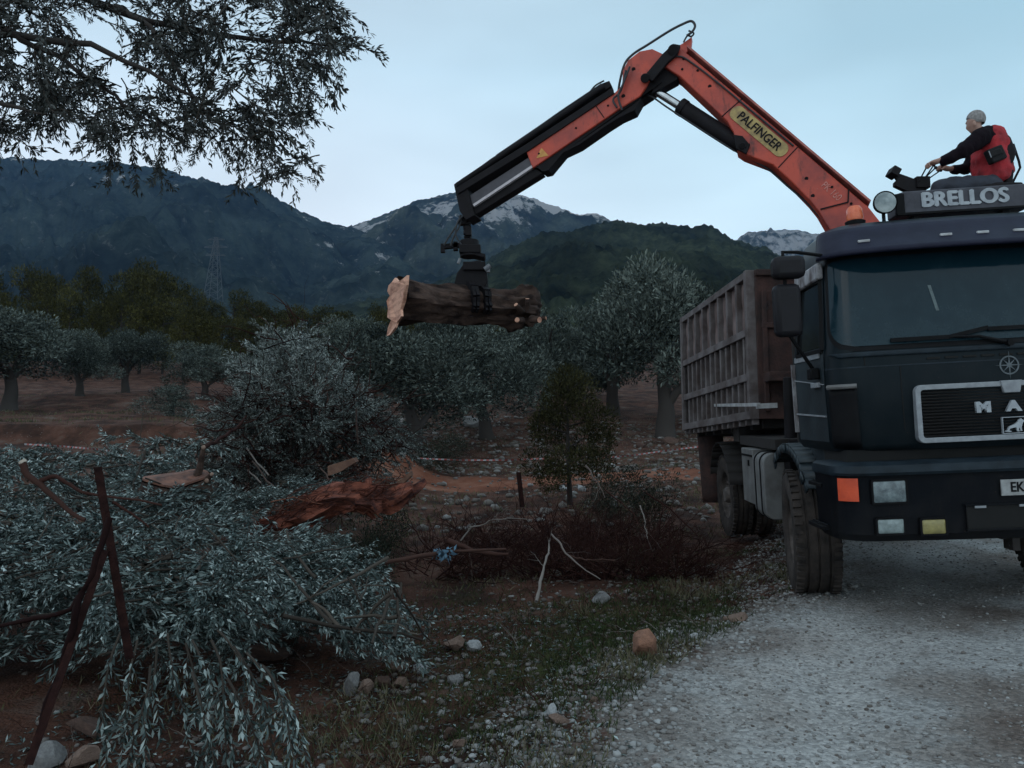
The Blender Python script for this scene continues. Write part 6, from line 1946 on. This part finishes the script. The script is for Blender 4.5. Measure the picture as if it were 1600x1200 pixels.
# ------------------------------------------------------------------ dry brush, sticks, roots
rg = np.random.default_rng(303)
def twig_tree(A, p, d, L, r, rg, depth=2, tone=0.4, mi=0, wig=0.10):
    n = 7; u = np.linspace(0, 1, n)
    pts = p + unit(d)[None] * (u * L)[:, None] + np.cumsum(rg.normal(0, wig * L / n * 1.6, (n, 3)), 0)
    A.tube(pts, r * (1 - 0.75 * u), np.clip(tone + rg.uniform(-0.1, 0.1), 0, 1), mi, 4 if r > 0.006 else 3)
    if depth:
        for k in range(rg.integers(2, 5)):
            j = rg.integers(2, n - 1); dd = unit(d) + rg.normal(0, 0.55, 3)
            twig_tree(A, pts[j], dd, L * rg.uniform(0.35, 0.65), r * 0.55, rg, depth - 1, tone, mi, wig)
A = Agg()
brush_poly = [(640, 800), (700, 800), (760, 785), (850, 770), (960, 760), (1040, 780), (1090, 830), (1110, 880), (1000, 900), (860, 890), (740, 880), (640, 870)]
for i, (px, py) in enumerate(sample_poly(brush_poly, 600, rg)):
    h = hit(px, min(py + 50, 905)); Y = min(h.y, 10.5)
    x = W(px, py, Y).x; p = np.array([x, Y, gz(x, Y)])
    d = np.array([rg.normal(0, 0.8), rg.normal(0, 0.6), rg.uniform(0.15, 0.9)])
    twig_tree(A, p, d, rg.uniform(0.30, 0.80), rg.uniform(0.004, 0.011), rg, 2, rg.choice([0.15, 0.35, 0.5, 0.6, 0.85], p=[.15, .24, .30, .24, .07]))
brush = A.build("dry_brush", [F_["drytwig"]])
tag(brush, "tangle of dry dark reddish brush between the branch heap and the truck", "brush", kind="stuff")

def stick(name, pts, r, tone, label, Ys, cat="stick", mat=None, jit=0.01, side=2, n=7):
    A = Agg(); P0 = np.array([npv(W(a, b2, y)) for (a, b2), y in zip(pts, Ys)])
    u = np.linspace(0, 1, len(P0)); uu = np.linspace(0, 1, 14)
    q = np.stack([np.interp(uu, u, P0[:, k]) for k in range(3)], 1) + np.cumsum(rg.normal(0, jit * 2.2, (14, 3)), 0) * np.sin(uu * np.pi)[:, None]
    rr0 = r if isinstance(r, tuple) else (r, r * 0.5)
    rr0 = (rr0[0] * 0.78, rr0[1] * 0.55)
    A.tube(q, (rr0[0] + (rr0[1] - rr0[0]) * uu) * rg.uniform(0.8, 1.2, 14), tone, 0, n)
    for k in range(side):
        j = rg.integers(4, 12); twig_tree(A, q[j], rg.normal(0, 0.6, 3) + unit(q[min(j + 1, 13)] - q[j - 1]), rg.uniform(0.12, 0.35), rr0[1] * 0.6, rg, 1, tone)
    o = A.build(name, [mat or F_["drytwig"]], smooth=True)
    return tag(o, label, cat)
stick("forked_stick", [(838, 940), (845, 900), (852, 870), (858, 845)], (0.020, 0.011), 1.0, "pale bleached forked stick standing upright in front of the dry brush", [6.5, 6.8, 7.1, 7.3], "stick", None, 0.004)
stick("dead_branch", [(862, 835), (880, 858), (905, 880), (938, 905)], (0.014, 0.008), 0.97, "thin pale dead branch slanting right from the forked stick's top", [7.4, 7.2, 7.0, 6.8], "branch", None, 0.004)
stick("dead_branch", [(890, 868), (920, 875), (962, 875)], (0.012, 0.008), 0.85, "short brown branch lying level right of the forked stick", [7.2, 7.2, 7.2], "branch", None, 0.004)
stick("dead_branch", [(720, 845), (735, 820), (760, 808), (790, 805), (832, 812)], (0.012, 0.006), 1.0, "white twiggy dead branch arching over the dry brush by the thin iron post", [8.4, 8.4, 8.4, 8.4, 8.4], "branch", None, 0.006, 7)
stick("dead_branch", [(915, 728), (930, 752), (945, 778)], (0.016, 0.010), 0.95, "grey broken branch poking up from the shrub left of the truck", [10.2, 10.0, 9.8], "branch", None, 0.004)
stick("dead_branch", [(1000, 790), (1012, 815), (1012, 842)], (0.010, 0.006), 1.0, "small hooked pale twig in the right half of the dry brush", [8.4, 8.2, 8.1], "branch", None, 0.004)
stick("fallen_pole", [(560, 886), (640, 874), (700, 862), (790, 858)], (0.030, 0.022), 0.82, "long brown pole lying across the ground below the dry brush", [6.8, 7.0, 7.2, 7.4], "pole", None, 0.003, 0)
stick("dead_branch", [(700, 845), (740, 860), (795, 866)], (0.04, 0.03), 0.75, "thick short brown log end lying behind the long pole", [7.7, 7.6, 7.5], "branch", None, 0.003, 0)
for pts, lab, tn, r in (([(1010, 770), (1060, 815), (1100, 850)], "dark straight stick leaning down to the right beside the truck's rear wheel", 0.3, 0.014), ([(945, 765), (985, 800), (1010, 835)], "dark reddish stick crossing the middle of the dry brush", 0.5, 0.010)):
    stick("dead_branch", pts, (r, r * 0.6), tn, lab, [8.6, 8.3, 8.0], "branch", None, 0.004, 3)
# blue rag tied to the pole
A = Agg(); c = npv(W(692, 864, 7.14))
for i in range(60):
    d = unit(rg.normal(0, 1, 3) + [0, 0, -0.8]); A.leaves((c + rg.normal(0, 1, 3) * [0.04, 0.02, 0.02])[None], d[None], rg.normal(0, 1, (1, 3)), [rg.uniform(0.03, 0.085)], [rg.uniform(0.02, 0.04)], [rg.uniform(0.2, 0.9)], 0)
tag(A.build("rag", [tone_mat("faded_blue_cloth", [(0, (0.05, 0.09, 0.13)), (1, (0.14, 0.24, 0.32))], 0.9, 0.1)]), "faded blue rag knotted round the long brown pole", "rag")
# thin branch on the heap at the far left with its pale cut end
cb_ = empty("cut_branch", W(80, 765, 5.4)); tag(cb_, "bare forked branch with a pale sawn end sticking out of the heap at far left", "branch")
A = Agg()
def curve(pts, Y): 
    P0 = np.array([npv(W(a, b2, Y)) for a, b2 in pts]); u = np.linspace(0, 1, len(P0)); uu = np.linspace(0, 1, 14)
    return np.stack([np.interp(uu, u, P0[:, k]) for k in range(3)], 1) + np.cumsum(rg.normal(0, 0.004, (14, 3)), 0)
A.tube(curve([(36, 724), (42, 738), (70, 757), (88, 775), (112, 797), (136, 813)], 5.4), np.linspace(0.026, 0.014, 14), 0.75, 0, 7)
A.tube(curve([(64, 752), (85, 742), (104, 752), (130, 768), (165, 775), (258, 787)], 5.4), np.linspace(0.018, 0.008, 14), 0.65, 0, 6)
A.tube(curve([(175, 785), (200, 800), (232, 820)], 5.3), np.linspace(0.012, 0.006, 14), 0.6, 0, 5)
wp(A.build("bark", [F_["drytwig"]], smooth=True), cb_)
m = MB(); p = W(36, 723, 5.4); m.tube([p + Vector((-0.008, 0, 0.012)), p + Vector((0.004, 0, -0.004))], [0.027, 0.026], 9); wp(m.build("cut_end", pmat("pale_sawn_wood", (0.55, 0.48, 0.40), (0.42, 0.34, 0.27), 20, 0.8), None), cb_)

# uprooted red root mass
A = Agg(); rp = [(368, 816), (430, 802), (490, 780), (540, 768), (600, 765), (636, 752)]
C0 = np.array([npv(W(a, b2 + 14, 7.6)) for a, b2 in rp])
rt = empty("uprooted_root", W(500, 815, 7.9)); tag(rt, "rust-red fibrous uprooted olive root lying on the branch heap", "root")
for i in range(120):
    t0 = rg.uniform(0, 0.8); t1 = min(1, t0 + rg.uniform(0.15, 0.4)); uu = np.linspace(t0, t1, 8); u = np.linspace(0, 1, len(C0))
    q = np.stack([np.interp(uu, u, C0[:, k]) for k in range(3)], 1)
    th = 0.16 * math.sin(math.pi * min(1, (t0 + t1) / 2 * 0.9 + 0.1))
    off = unit(rg.normal(0, 1, 3)) * rg.uniform(0.4, 1.3) * th; off[2] = abs(off[2]) * 0.9
    q = q + off + np.cumsum(rg.normal(0, 0.036, (8, 3)), 0)
    A.tube(q, rg.choice([0.003, 0.005, 0.008, 0.014], p=[.35, .35, .2, .1]) * np.linspace(1, 0.4, 8), rg.beta(2, 2.5), 0, 5)
wp(A.build("root_fibres", [F_["root"]], smooth=True), rt)
rootm = pmat("red_torn_root", (0.26, 0.076, 0.044), (0.036, 0.010, 0.008), 9, 0.95, 1.0, bscale=22, stretch=(0.5, 1.5, 1.5), lo=0.38, hi=0.62)
def gnarl(bm_seed, c, axis, L, r):
    """a torn root piece: fluted, tapering, ragged at both ends"""
    r_ = random.Random(bm_seed); m = MB(); vs = []; fs = []; N = 16; T = 14; ax = Vector(axis).normalized()
    s = ax.cross(Vector((0, 0, 1))).normalized(); q = s.cross(ax); ph = [r_.uniform(0, 6.28) for _ in range(4)]
    for j in range(T + 1):
        t = j / T; cc = Vector(c) + ax * (L * (t - 0.5)) + q * (0.05 * math.sin(t * 4 + ph[0])) + s * (0.04 * math.sin(t * 5 + ph[1]))
        for k in range(N):
            a = 2 * math.pi * k / N
            rr = r * (0.45 + 0.6 * math.sin(math.pi * min(0.97, t * 0.9 + 0.05))) * (1 + 0.25 * math.sin(4 * a + ph[2] + 3 * t) + 0.18 * math.sin(7 * a + ph[3] - 5 * t) + r_.uniform(-0.10, 0.10))
            vs.append(cc + s * (math.cos(a) * rr) + q * (math.sin(a) * rr * 0.8))
    for j in range(T):
        for k in range(N): fs.append((j*N+k, j*N+(k+1) % N, (j+1)*N+(k+1) % N, (j+1)*N+k))
    fs.append(tuple(range(N))); fs.append(tuple(T*N + k for k in range(N)))
    m.add(vs, fs); return m
u_ = np.linspace(0, 1, len(C0))
for i, (t, ax, L, r) in enumerate(((0.10, (1, 0.1, 0.30), 0.45, 0.05), (0.25, (1, 0.1, 0.35), 0.55, 0.085), (0.45, (1, -0.1, 0.30), 0.75, 0.13), (0.62, (1, 0.15, 0.12), 0.8, 0.15), (0.82, (1, 0, 0.30), 0.55, 0.12), (0.95, (0.8, 0.3, 0.55), 0.5, 0.065), (0.7, (0.7, -0.5, -0.35), 0.5, 0.08), (0.55, (0.45, -0.2, 0.8), 0.42, 0.06), (0.72, (-0.3, -0.1, 0.9), 0.40, 0.055), (0.35, (0.7, -0.4, 0.6), 0.40, 0.05), (0.5, (0.9, -0.5, -0.2), 0.6, 0.07))):
    c_ = [float(np.interp(t, u_, C0[:, k])) for k in range(3)]
    wp(gnarl(40 + i, (c_[0], c_[1] + 0.05, c_[2]), ax, L, r).build("root_limb", rootm, None, smooth=50), rt)
# slabs of torn wood next to the root
for pts, lab in (([(512, 728), (552, 716), (556, 722), (530, 738), (512, 744)], "pale torn wood splinter standing behind the red root"), ([(595, 775), (640, 738), (642, 744), (618, 768), (600, 784)], "brown bark slab leaning at the right end of the red root")):
    m = MB(); m.prism([W(a, b2, 8.1) for a, b2 in pts], (0.02, 0.06, 0.01)); tag(m.build("wood_slab", pmat("torn_wood", (0.20, 0.105, 0.070), (0.10, 0.050, 0.035), 9, 0.9, 0.4), None, smooth=0), lab, "wood slab")
# stump with fresh cut top
st = empty("olive_stump", W(270, 765, 7.6)); tag(st, "low wide olive stump with pale orange sawn top among the cut boughs", "stump")
sc = W(270, 748, 7.6); tilt = Matrix.Rotation(R(12), 3, 'X')
m = MB(); rim_ = []
for k in range(24):
    a = 2 * math.pi * k / 24; r = 1 + 0.12 * math.sin(3 * a) + 0.08 * math.sin(5 * a + 1)
    rim_.append(sc + tilt @ Vector((0.30 * r * math.cos(a), 0.26 * r * math.sin(a), 0.03 * math.sin(2 * a))))
m.prism(rim_, (0, 0, 0.02)); wp(m.build("cut_top", pmat("orange_cut_wood", (0.26, 0.115, 0.075), (0.07, 0.035, 0.028), 8, 0.85, 0.3, bscale=30), None, smooth=0), st)
m = MB(); low = [Vector((p.x + (p.x - sc.x) * 0.3, p.y + (p.y - sc.y) * 0.3, sc.z - 0.5)) for p in rim_]; rim2 = [p + Vector(((p.x - sc.x) * 0.03, (p.y - sc.y) * 0.03, -0.012)) for p in rim_]
m.add(low + rim2, [(k, (k + 1) % 24, 24 + (k + 1) % 24, 24 + k) for k in range(24)])
for (px, py) in ((318, 700), (322, 752), (330, 742), (312, 762)):
    m.tube([W(300, 765, 7.7), W((300 + px) / 2 + 3, (765 + py) / 2, 7.63), W(px, py, 7.6)], [0.05, 0.036, 0.022], 8)
wp(m.build("bark", bark, None, smooth=60), st)
m = MB()
for (px, py, r) in ((318, 699, 0.022), (323, 751, 0.022), (331, 741, 0.02)):
    p = W(px, py, 7.58); m.sphere(p, (r, r * 0.5, r), 10, 6)
wp(m.build("cut_stub", pmat("dull_cut_wood", (0.30, 0.20, 0.15), (0.2, 0.12, 0.09), 20, 0.85), None), st)
stick("cut_bough", [(316, 702), (335, 690), (360, 672), (385, 650)], (0.035, 0.02), 0.4, "dark bare bough rising to the right from the stump into the felled crown", [7.7, 8.3, 9.0, 9.8], "branch", None, 0.006, 3)

# ------------------------------------------------------------------ posts, barrier tape
rusty = pmat("rusty_post_iron", (0.030, 0.012, 0.010), (0.011, 0.005, 0.005), 14, 0.95, 0.4, bscale=60, spec=0.1)
def angle_iron(name, a, b2, Ya, Yb, w, label):
    p, q = W(*a, Ya), W(*b2, Yb); m = MB(); m.bar(p, q, w, 0.007, up=(0.3, -1, 0)); s = (q - p).normalized().cross(Vector((0.3, -1, 0))).normalized()
    up = Vector((0.3, -1, 0)).normalized()
    m.bar(p + s * w * 0.46 + up * -w * 0.5, q + s * w * 0.46 + up * -w * 0.5, 0.007, w, up=(0.3, -1, 0))
    return tag(m.build(name, rusty, None), label, "post")
h0 = W(152, 730, 3.8)
angle_iron("fence_post", (153, 730), (203, 1030), 3.8, 3.65, 0.036, "rusty angle-iron fence post standing in the branch heap at left")
angle_iron("fence_strut", (165, 860), (45, 1195), 3.72, 3.2, 0.030, "rusty iron strut slanting down left from the fence post")
stick("dark_branch", [(172, 808), (150, 868), (128, 925), (100, 955), (50, 965), (-40, 985)], (0.020, 0.016), 0.05, "dark crooked branch wedged between the fence post and its strut", [3.62, 3.58, 3.55, 3.5, 3.5, 3.5], "branch", None, 0.004, 1)
stick("dark_branch", [(128, 925), (105, 985), (80, 1075), (60, 1160)], (0.022, 0.018), 0.0, "dark pole slanting beside the rusty strut at bottom left", [3.5, 3.45, 3.4, 3.3], "branch", None, 0.003, 0)
angle_iron("fence_post", (811, 738), (817, 792), 9.6, 9.5, 0.045, "thin dark iron post standing in the dry brush before the red track")
tm_w = pmat("white_tape", (0.30, 0.30, 0.31), (0.20, 0.20, 0.21), 20, 0.6); tm_r = pmat("red_tape", (0.30, 0.06, 0.05), (0.22, 0.045, 0.04), 20, 0.6)
for pts, Y, lab in (([(38, 694), (95, 697), (140, 701), (182, 705)], 14.5, "red and white barrier tape strung low over the heap at far left"), ([(652, 716), (720, 719), (790, 719), (862, 716)], 16.5, "red and white barrier tape stretched before the stony field, left of the evergreen"), ([(930, 716), (985, 712), (1040, 704), (1092, 698)], 16.5, "red and white barrier tape running from the evergreen towards the truck")):
    P0 = [W(a, b2, Y) for a, b2 in pts]; m = MB(); n = 44
    for k in range(n):
        def at(t):
            s = t * (len(P0) - 1); i = min(int(s), len(P0) - 2); return P0[i].lerp(P0[i + 1], s - i)
        a, b2 = at(k / n), at((k + 1) / n); tw = 0.6 * math.sin(k * 0.35)
        e1 = Vector((0, math.sin(tw), math.cos(tw))) * 0.016; e2 = Vector((0, math.sin(0.6 * math.sin((k + 1) * 0.35)), math.cos(0.6 * math.sin((k + 1) * 0.35)))) * 0.016
        m.add([a - e1, b2 - e2, b2 + e2, a + e1], [(0, 1, 2, 3)], k % 2)
    tag(m.build("barrier_tape", [tm_w, tm_r], None, fix=False), lab, "tape")
    # a thin stake holds each end
# ------------------------------------------------------------------ power pylon on the slope
PYY = 330.0
pb, pt_ = W(333, 470, PYY), W(338, 371, PYY)
pyl = MB(); hh = pt_.z - pb.z; st_m = pmat("galvanised_steel", (0.060, 0.072, 0.088), (0.042, 0.05, 0.062), 2, 0.7)
def pc(t, sx, sy):
    w = 2.6 * (1 - t) + 0.55; return Vector((pb.x + (pt_.x - pb.x) * t + sx * w, PYY + sy * w, pb.z + hh * t))
for sx in (-1, 1):
    for sy in (-1, 1): pyl.bar(pc(0, sx, sy), pc(1, sx, sy), 0.18, 0.18)
for k in range(9):
    t0, t1 = k / 9, (k + 1) / 9
    for s in (-1, 1):
        pyl.bar(pc(t0, -1, s), pc(t1, 1, s), 0.09, 0.09); pyl.bar(pc(t0, 1, s), pc(t1, -1, s), 0.09, 0.09)
        pyl.bar(pc(t0, s, -1), pc(t1, s, 1), 0.09, 0.09); pyl.bar(pc(t1, -1, s), pc(t1, 1, s), 0.09, 0.09)
for t, w in ((0.72, 4.2), (0.85, 5.0), (0.97, 3.6)):
    c = pc(t, 0, 0)
    for s in (-1, 1): pyl.bar(c, c + Vector((s * w, 0, -0.2)), 0.2, 0.25); pyl.bar(c + Vector((0, 0, 1.0)), c + Vector((s * w, 0, 0)), 0.12, 0.12)
tag(pyl.build("power_pylon", st_m, None, smooth=0), "faint grey lattice power pylon on the dark slope above the pine stand", "pylon")

# ------------------------------------------------------------------ rocks
def rock_mesh(seed, sub=3, rough=0.28):
    bm = bmesh.new(); bmesh.ops.create_icosphere(bm, subdivisions=sub, radius=1.0)
    r_ = np.random.default_rng(seed); off = r_.uniform(0, 50, 3)
    pl = [(unit(r_.normal(0, 1, 3)), r_.uniform(0.48, 0.86)) for _ in range(14)]
    for v in bm.verts:
        q = np.array(v.co); s = 1.0
        for nrm, dd in pl:                       # flat broken faces
            k = float(q @ nrm)
            if k > dd: q = q - nrm * (k - dd) * 0.96
        nse = float(fbm(np.array(q[0] * 2.2 + off[0]), np.array(q[1] * 2.2 + q[2] * 1.7 + off[1]), 4, seed))
        v.co = q * (1 + rough * 0.5 * nse)
    me = bpy.data.meshes.new("rock"); bm.to_mesh(me); bm.free()
    me.polygons.foreach_set("use_smooth", [True] * len(me.polygons)); me.set_sharp_from_angle(angle=R(22))
    return me
RM = {
 "tan": pmat("tan_rock", (0.23, 0.155, 0.120), (0.12, 0.075, 0.058), 4, 0.9, 0.6, bscale=14, lo=0.3, hi=0.7),
 "orange": pmat("iron_stained_rock", (0.30, 0.145, 0.090), (0.15, 0.070, 0.045), 3, 0.9, 0.6, bscale=12, lo=0.3, hi=0.7),
 "grey": pmat("grey_limestone", (0.24, 0.235, 0.23), (0.12, 0.115, 0.115), 4, 0.9, 0.6, bscale=14, lo=0.3, hi=0.7),
 "white": pmat("pale_limestone", (0.38, 0.385, 0.39), (0.23, 0.235, 0.24), 4, 0.9, 0.5, bscale=14, lo=0.3, hi=0.7),
 "brown": pmat("earthy_brown_rock", (0.105, 0.060, 0.045), (0.05, 0.028, 0.022), 4, 0.95, 0.7, bscale=14, lo=0.3, hi=0.7),
}
rocks = [  # px, base py, width, height, kind, label
 (1000, 1030, 52, 44, "orange", "biggest rust-orange boulder at the gravel road's left edge"),
 (937, 944, 30, 20, "grey", "pale grey stone on the grass between forked stick and orange boulder"),
 (860, 1122, 20, 22, "white", "white pointed stone standing at the road's edge near the bottom"),
 (872, 1136, 34, 18, "tan", "tan flat stone against the white pointed stone"),
 (712, 1020, 30, 28, "tan", "lumpy tan and grey stone right of the heap's tip"),
 (742, 1020, 24, 20, "white", "small white stone touching the lumpy tan one"),
 (558, 1086, 24, 40, "grey", "upright grey stone under the heap's right tip"),
 (580, 1088, 28, 30, "tan", "round tan stone right of the upright grey stone"),
 (603, 1078, 24, 22, "brown", "brown stone between the two tan stones below the heap"),
 (631, 1077, 28, 18, "tan", "low tan stone, right end of the row under the heap"),
 (629, 1050, 36, 20, "tan", "flat pale stone lying behind the row under the heap"),
 (660, 1056, 28, 20, "white", "bluish white stone right of the flat pale stone"),
 (714, 1070, 26, 18, "grey", "grey stone alone right of the row under the heap"),
 (96, 1208, 62, 46, "grey", "big bluish grey boulder at the bottom left corner"),
 (156, 1204, 52, 42, "tan", "tan brown boulder right of the big bluish grey one"),
 (170, 1156, 84, 34, "brown", "long dark brown rock behind the bottom left boulders"),
 (450, 1010, 70, 46, "brown", "squared dark brown rock under the heap's overhanging boughs"),
 (425, 1042, 92, 38, "brown", "flat dark rock ledge below the squared brown rock"),
 (380, 1000, 60, 36, "brown", "dark rock half buried in boughs left of the squared brown rock"),
 (1141, 840, 24, 15, "white", "pale pinkish stone beside the truck's rear wheel"),
 (925, 1099, 16, 11, "tan", "small tan pebble on the verge below the orange boulder"),
 (1077, 1002, 18, 12, "white", "small white stone on the verge right of the orange boulder"),
 (706, 1154, 20, 18, "brown", "little brown stone, upper of the pair near the bottom middle"),
 (722, 1172, 22, 20, "tan", "little tan stone, lower of the pair near the bottom middle"),
 (805, 1168, 14, 10, "white", "small white pebble between the pair and the white pointed stone"),
 (1140, 975, 40, 14, "tan", "flat tan slab sunk in the road's edge before the front wheel"),
 (1188, 842, 20, 14, "brown", "brown stone under the truck between its wheels"),
 (738, 668, 40, 22, "grey", "pile-like grey rock at the pale-trunked olive's foot"),
 (1046, 694, 28, 16, "brown", "brown rock in the stony field left of the cargo body"),
 (880, 768, 16, 12, "white", "small white rock at the red track's near edge"),
 (907, 768, 14, 14, "white", "small white rock right of its twin at the track's edge"),
 (1000, 700, 18, 10, "brown", "small dark rock in the stony field near the tape"),
]
for i, (px, py, w, h, kd, lab) in enumerate(rocks):
    p = hit(px, min(py, 1230)); Y = p.y + w * p.y / FPX * 0.35
    x = W(px, 600, Y).x; sx = w * Y / FPX / 2 * 1.12; sz = h * Y / FPX / 2 * 1.1
    o = bpy.data.objects.new("rock", rock_mesh(100 + i)); COL.objects.link(o)
    o.data.materials.append(RM[kd]); o.location = (x, Y, gz(x, p.y) + sz * 0.62); o.scale = (sx, (sx + sz) / 2, sz); o.rotation_euler = (rnd.uniform(-.25, .25), rnd.uniform(-.25, .25), rnd.uniform(-0.5, 0.5))
    tag(o, lab, "rock", "stones along the verge")

# ------------------------------------------------------------------ loose stones, grass, litter
rg = np.random.default_rng(9)
def quad_sphere():
    vs = {}; fs = []
    def vid(p):
        k = tuple(p)
        if k not in vs: vs[k] = len(vs)
        return vs[k]
    for ax in range(3):
        for sg in (-1, 1):
            for i in (-1, 0):
                for j in (-1, 0):
                    q = []
                    for (di, dj) in ((0, 0), (1, 0), (1, 1), (0, 1)):
                        p = [0, 0, 0]; p[ax] = sg; p[(ax + 1) % 3] = i + di; p[(ax + 2) % 3] = j + dj; q.append(vid(p))
                    fs.append(q if sg > 0 else q[::-1])
    V = np.array(list(vs), float); V = V / np.linalg.norm(V, axis=1, keepdims=True)
    return V * 0.85, np.array(fs)
cube, cf = quad_sphere(); NV, NF = len(cube), len(cf)
def scatter_stones(name, label, X, Y, S, tone):
    n = len(X); Z = H(X, Y)
    V = cube[None] * (1 + rg.uniform(-0.30, 0.30, (n, NV, 3)))
    V = V * (S[:, None, None] * np.stack([rg.uniform(0.8, 1.3, n), rg.uniform(0.8, 1.2, n), rg.uniform(0.45, 0.8, n)], -1)[:, None])
    a = rg.uniform(0, 6.28, n); c, s = np.cos(a)[:, None], np.sin(a)[:, None]
    V = np.stack([V[..., 0] * c - V[..., 1] * s, V[..., 0] * s + V[..., 1] * c, V[..., 2]], -1)
    V = V + np.stack([X, Y, Z + S * 0.18], -1)[:, None]
    F = (np.arange(n)[:, None, None] * NV + cf[None]).reshape(-1, 4)
    o = quads_obj(name, V.reshape(-1, 3), F, [F_["stone"]], np.repeat(tone, NF))
    return tag(o, label, "stones", kind="stuff")
n = 21000
Y = 2.6 + 8.5 * rg.random(n) ** 1.6; e = np.interp(Y, EY, EX); d = np.where(rg.random(n) < 0.55, rg.gamma(1.5, 0.9, n) - 0.9, rg.uniform(0, 5.5, n))
X = e + d * 0.9
S = rg.gamma(2.0, 0.0042, n) + 0.004; S = np.clip(S, 0, 0.026)
scatter_stones("gravel", "loose pale gravel scattered over the road and along its left edge", X, Y, S * np.where(d > 0.5, 0.62, 1), np.clip(rg.beta(2.4, 2.2, n), 0, 0.9))
n = 3400
Y = 2.8 + 6 * rg.random(n); X = np.interp(Y, EY, EX) - rg.gamma(1.6, 0.9, n)
scatter_stones("verge_stones", "small stones strewn through the grass and soil of the verge", X, Y, np.clip(rg.gamma(2, 0.006, n) + 0.004, 0, 0.032), rg.beta(1.4, 4.0, n) * 0.9)
n = 7000
Y = rg.uniform(12, 31, n); X = rg.uniform(-7, 9.5, n) * (Y / 20)
keep = (Y > 20.5) | (rg.random(n) < 0.25); X, Y = X[keep], Y[keep]
scatter_stones("field_stones", "rubble stones covering the stony field beyond the red track", X, Y, np.clip(rg.gamma(2, 0.020, len(X)) + 0.012, 0, 0.12), rg.beta(1.5, 2.6, len(X)) * 0.7)

A = Agg(); n = 80000
Y = 3.0 + 8.5 * rg.random(n) ** 1.2; e = np.interp(Y, EY, EX); X = e - rg.gamma(1.5, 1.0, n) + 0.15
pat = fbm(X * 1.3, Y * 1.3, 4, 71) + 0.5 * fbm(X * 5, Y * 5, 2, 72) + 1.05 * np.exp(-(((X - 0.3) / 1.5) ** 2 + ((Y - 6.3) / 1.9) ** 2))
k = pat > rg.uniform(0.0, 1.0, n)
X, Y = X[k], Y[k]; m_ = len(X); Z = H(X, Y)
dry = (fbm(X * 0.8, Y * 0.8, 3, 91) > 0.05) & (rg.random(m_) < 0.5)
L = rg.uniform(0.025, 0.075, m_) * (1 + 0.7 * dry)
D = rg.normal(0, 0.55, (m_, 3)); D[:, 2] = 1.0
A.leaves(np.stack([X, Y, Z - 0.004], -1), D, rg.normal(0, 1, (m_, 3)), L, rg.uniform(0.003, 0.006, m_) * (1 + Y * 0.06), np.where(dry, rg.uniform(0.86, 1.0, m_), rg.uniform(0, 0.85, m_)), 0)
tag(A.build("grass", [F_["grass"]]), "short dark grass and dry blades growing on the verge", "grass", kind="stuff")
# dry stubble and tufts out to the grove
A = Agg(); n = 42000
Y = 10.5 + 24 * rg.random(n) ** 1.3; X = rg.uniform(-0.72, 0.36, n) * Y
pat = fbm(X * 0.5, Y * 0.5, 4, 171) + 0.6 * fbm(X * 2.5, Y * 2.5, 2, 172)
k = (pat > rg.uniform(-0.25, 0.7, n)) & (on_track(X, Y) < 0.4)
X, Y = X[k], Y[k]; m_ = len(X); Z = H(X, Y); D = rg.normal(0, 0.6, (m_, 3)); D[:, 2] = 1.0
gr = fbm(X * 0.3, Y * 0.3, 3, 177) > 0.05
A.leaves(np.stack([X, Y, Z - 0.01], -1), D, rg.normal(0, 1, (m_, 3)), rg.uniform(0.05, 0.17, m_), rg.uniform(0.008, 0.02, m_), np.where(gr, rg.uniform(0, 0.8, m_), rg.uniform(0.80, 1.0, m_)), 0)
tag(A.build("stubble", [F_["grass"]]), "thin dry stubble and tufts over the field below the grove", "stubble", kind="stuff")
# fallen olive leaves round the heap
A = Agg(); n = 5200
pxs = np.stack([rg.uniform(-2.9, 0.6, n), 3.0 + 4.5 * rg.random(n)], 1); X, Y = pxs[:, 0], pxs[:, 1]; Z = H(X, Y)
D = rg.normal(0, 1, (n, 3)); D[:, 2] *= 0.18
A.leaves(np.stack([X, Y, Z + 0.008], -1), D, np.stack([rg.normal(0, 0.3, n), rg.normal(0, 0.3, n), np.ones(n)], -1), rg.uniform(0.03, 0.065, n), rg.uniform(0.009, 0.015, n), rg.beta(1.4, 3, n), 0)
tag(A.build("leaf_litter", [F_["cutleaf"]]), "fallen olive leaves strewn on the soil round the heap", "leaves", kind="stuff")
# low weeds and litter of twigs on the verge and under the heap
A = Agg()
for i in range(800):
    Yq = rg.uniform(3.0, 9.5); Xq = np.interp(Yq, EY, EX) - rg.gamma(1.8, 1.0)
    p = np.array([Xq, Yq, gz(Xq, Yq) + 0.01]); twig_tree(A, p, np.array([rg.normal(), rg.normal(), rg.uniform(0.02, 0.9)]), rg.uniform(0.08, 0.28), rg.uniform(0.0018, 0.004), rg, 1, rg.choice([0.2, 0.5, 0.85, 0.97], p=[.4, .3, .2, .1]), 0, 0.15)
tag(A.build("twig_litter", [F_["drytwig"]]), "litter of small dry twigs and weeds over the verge", "twigs", kind="stuff")

# ------------------------------------------------------------------ evening haze
m, n_, l_, b_ = new_mat("evening_haze")
for nd in list(n_):
    if nd.type != 'OUTPUT_MATERIAL': n_.remove(nd)
pv = n_.new("ShaderNodeVolumePrincipled")
pv.inputs["Color"].default_value = (0.30, 0.56, 1.0, 1)
pv.inputs["Density"].default_value = 0.00008
l_.new(pv.outputs[0], [x for x in n_ if x.type == 'OUTPUT_MATERIAL'][0].inputs["Volume"])
mb = MB(); mb.box((0, 2150, 430), (12000, 4900, 1060))
hz = mb.build("haze", m, None, smooth=0)
tag(hz, "thin bluish evening haze filling the valley", "haze", kind="stuff")
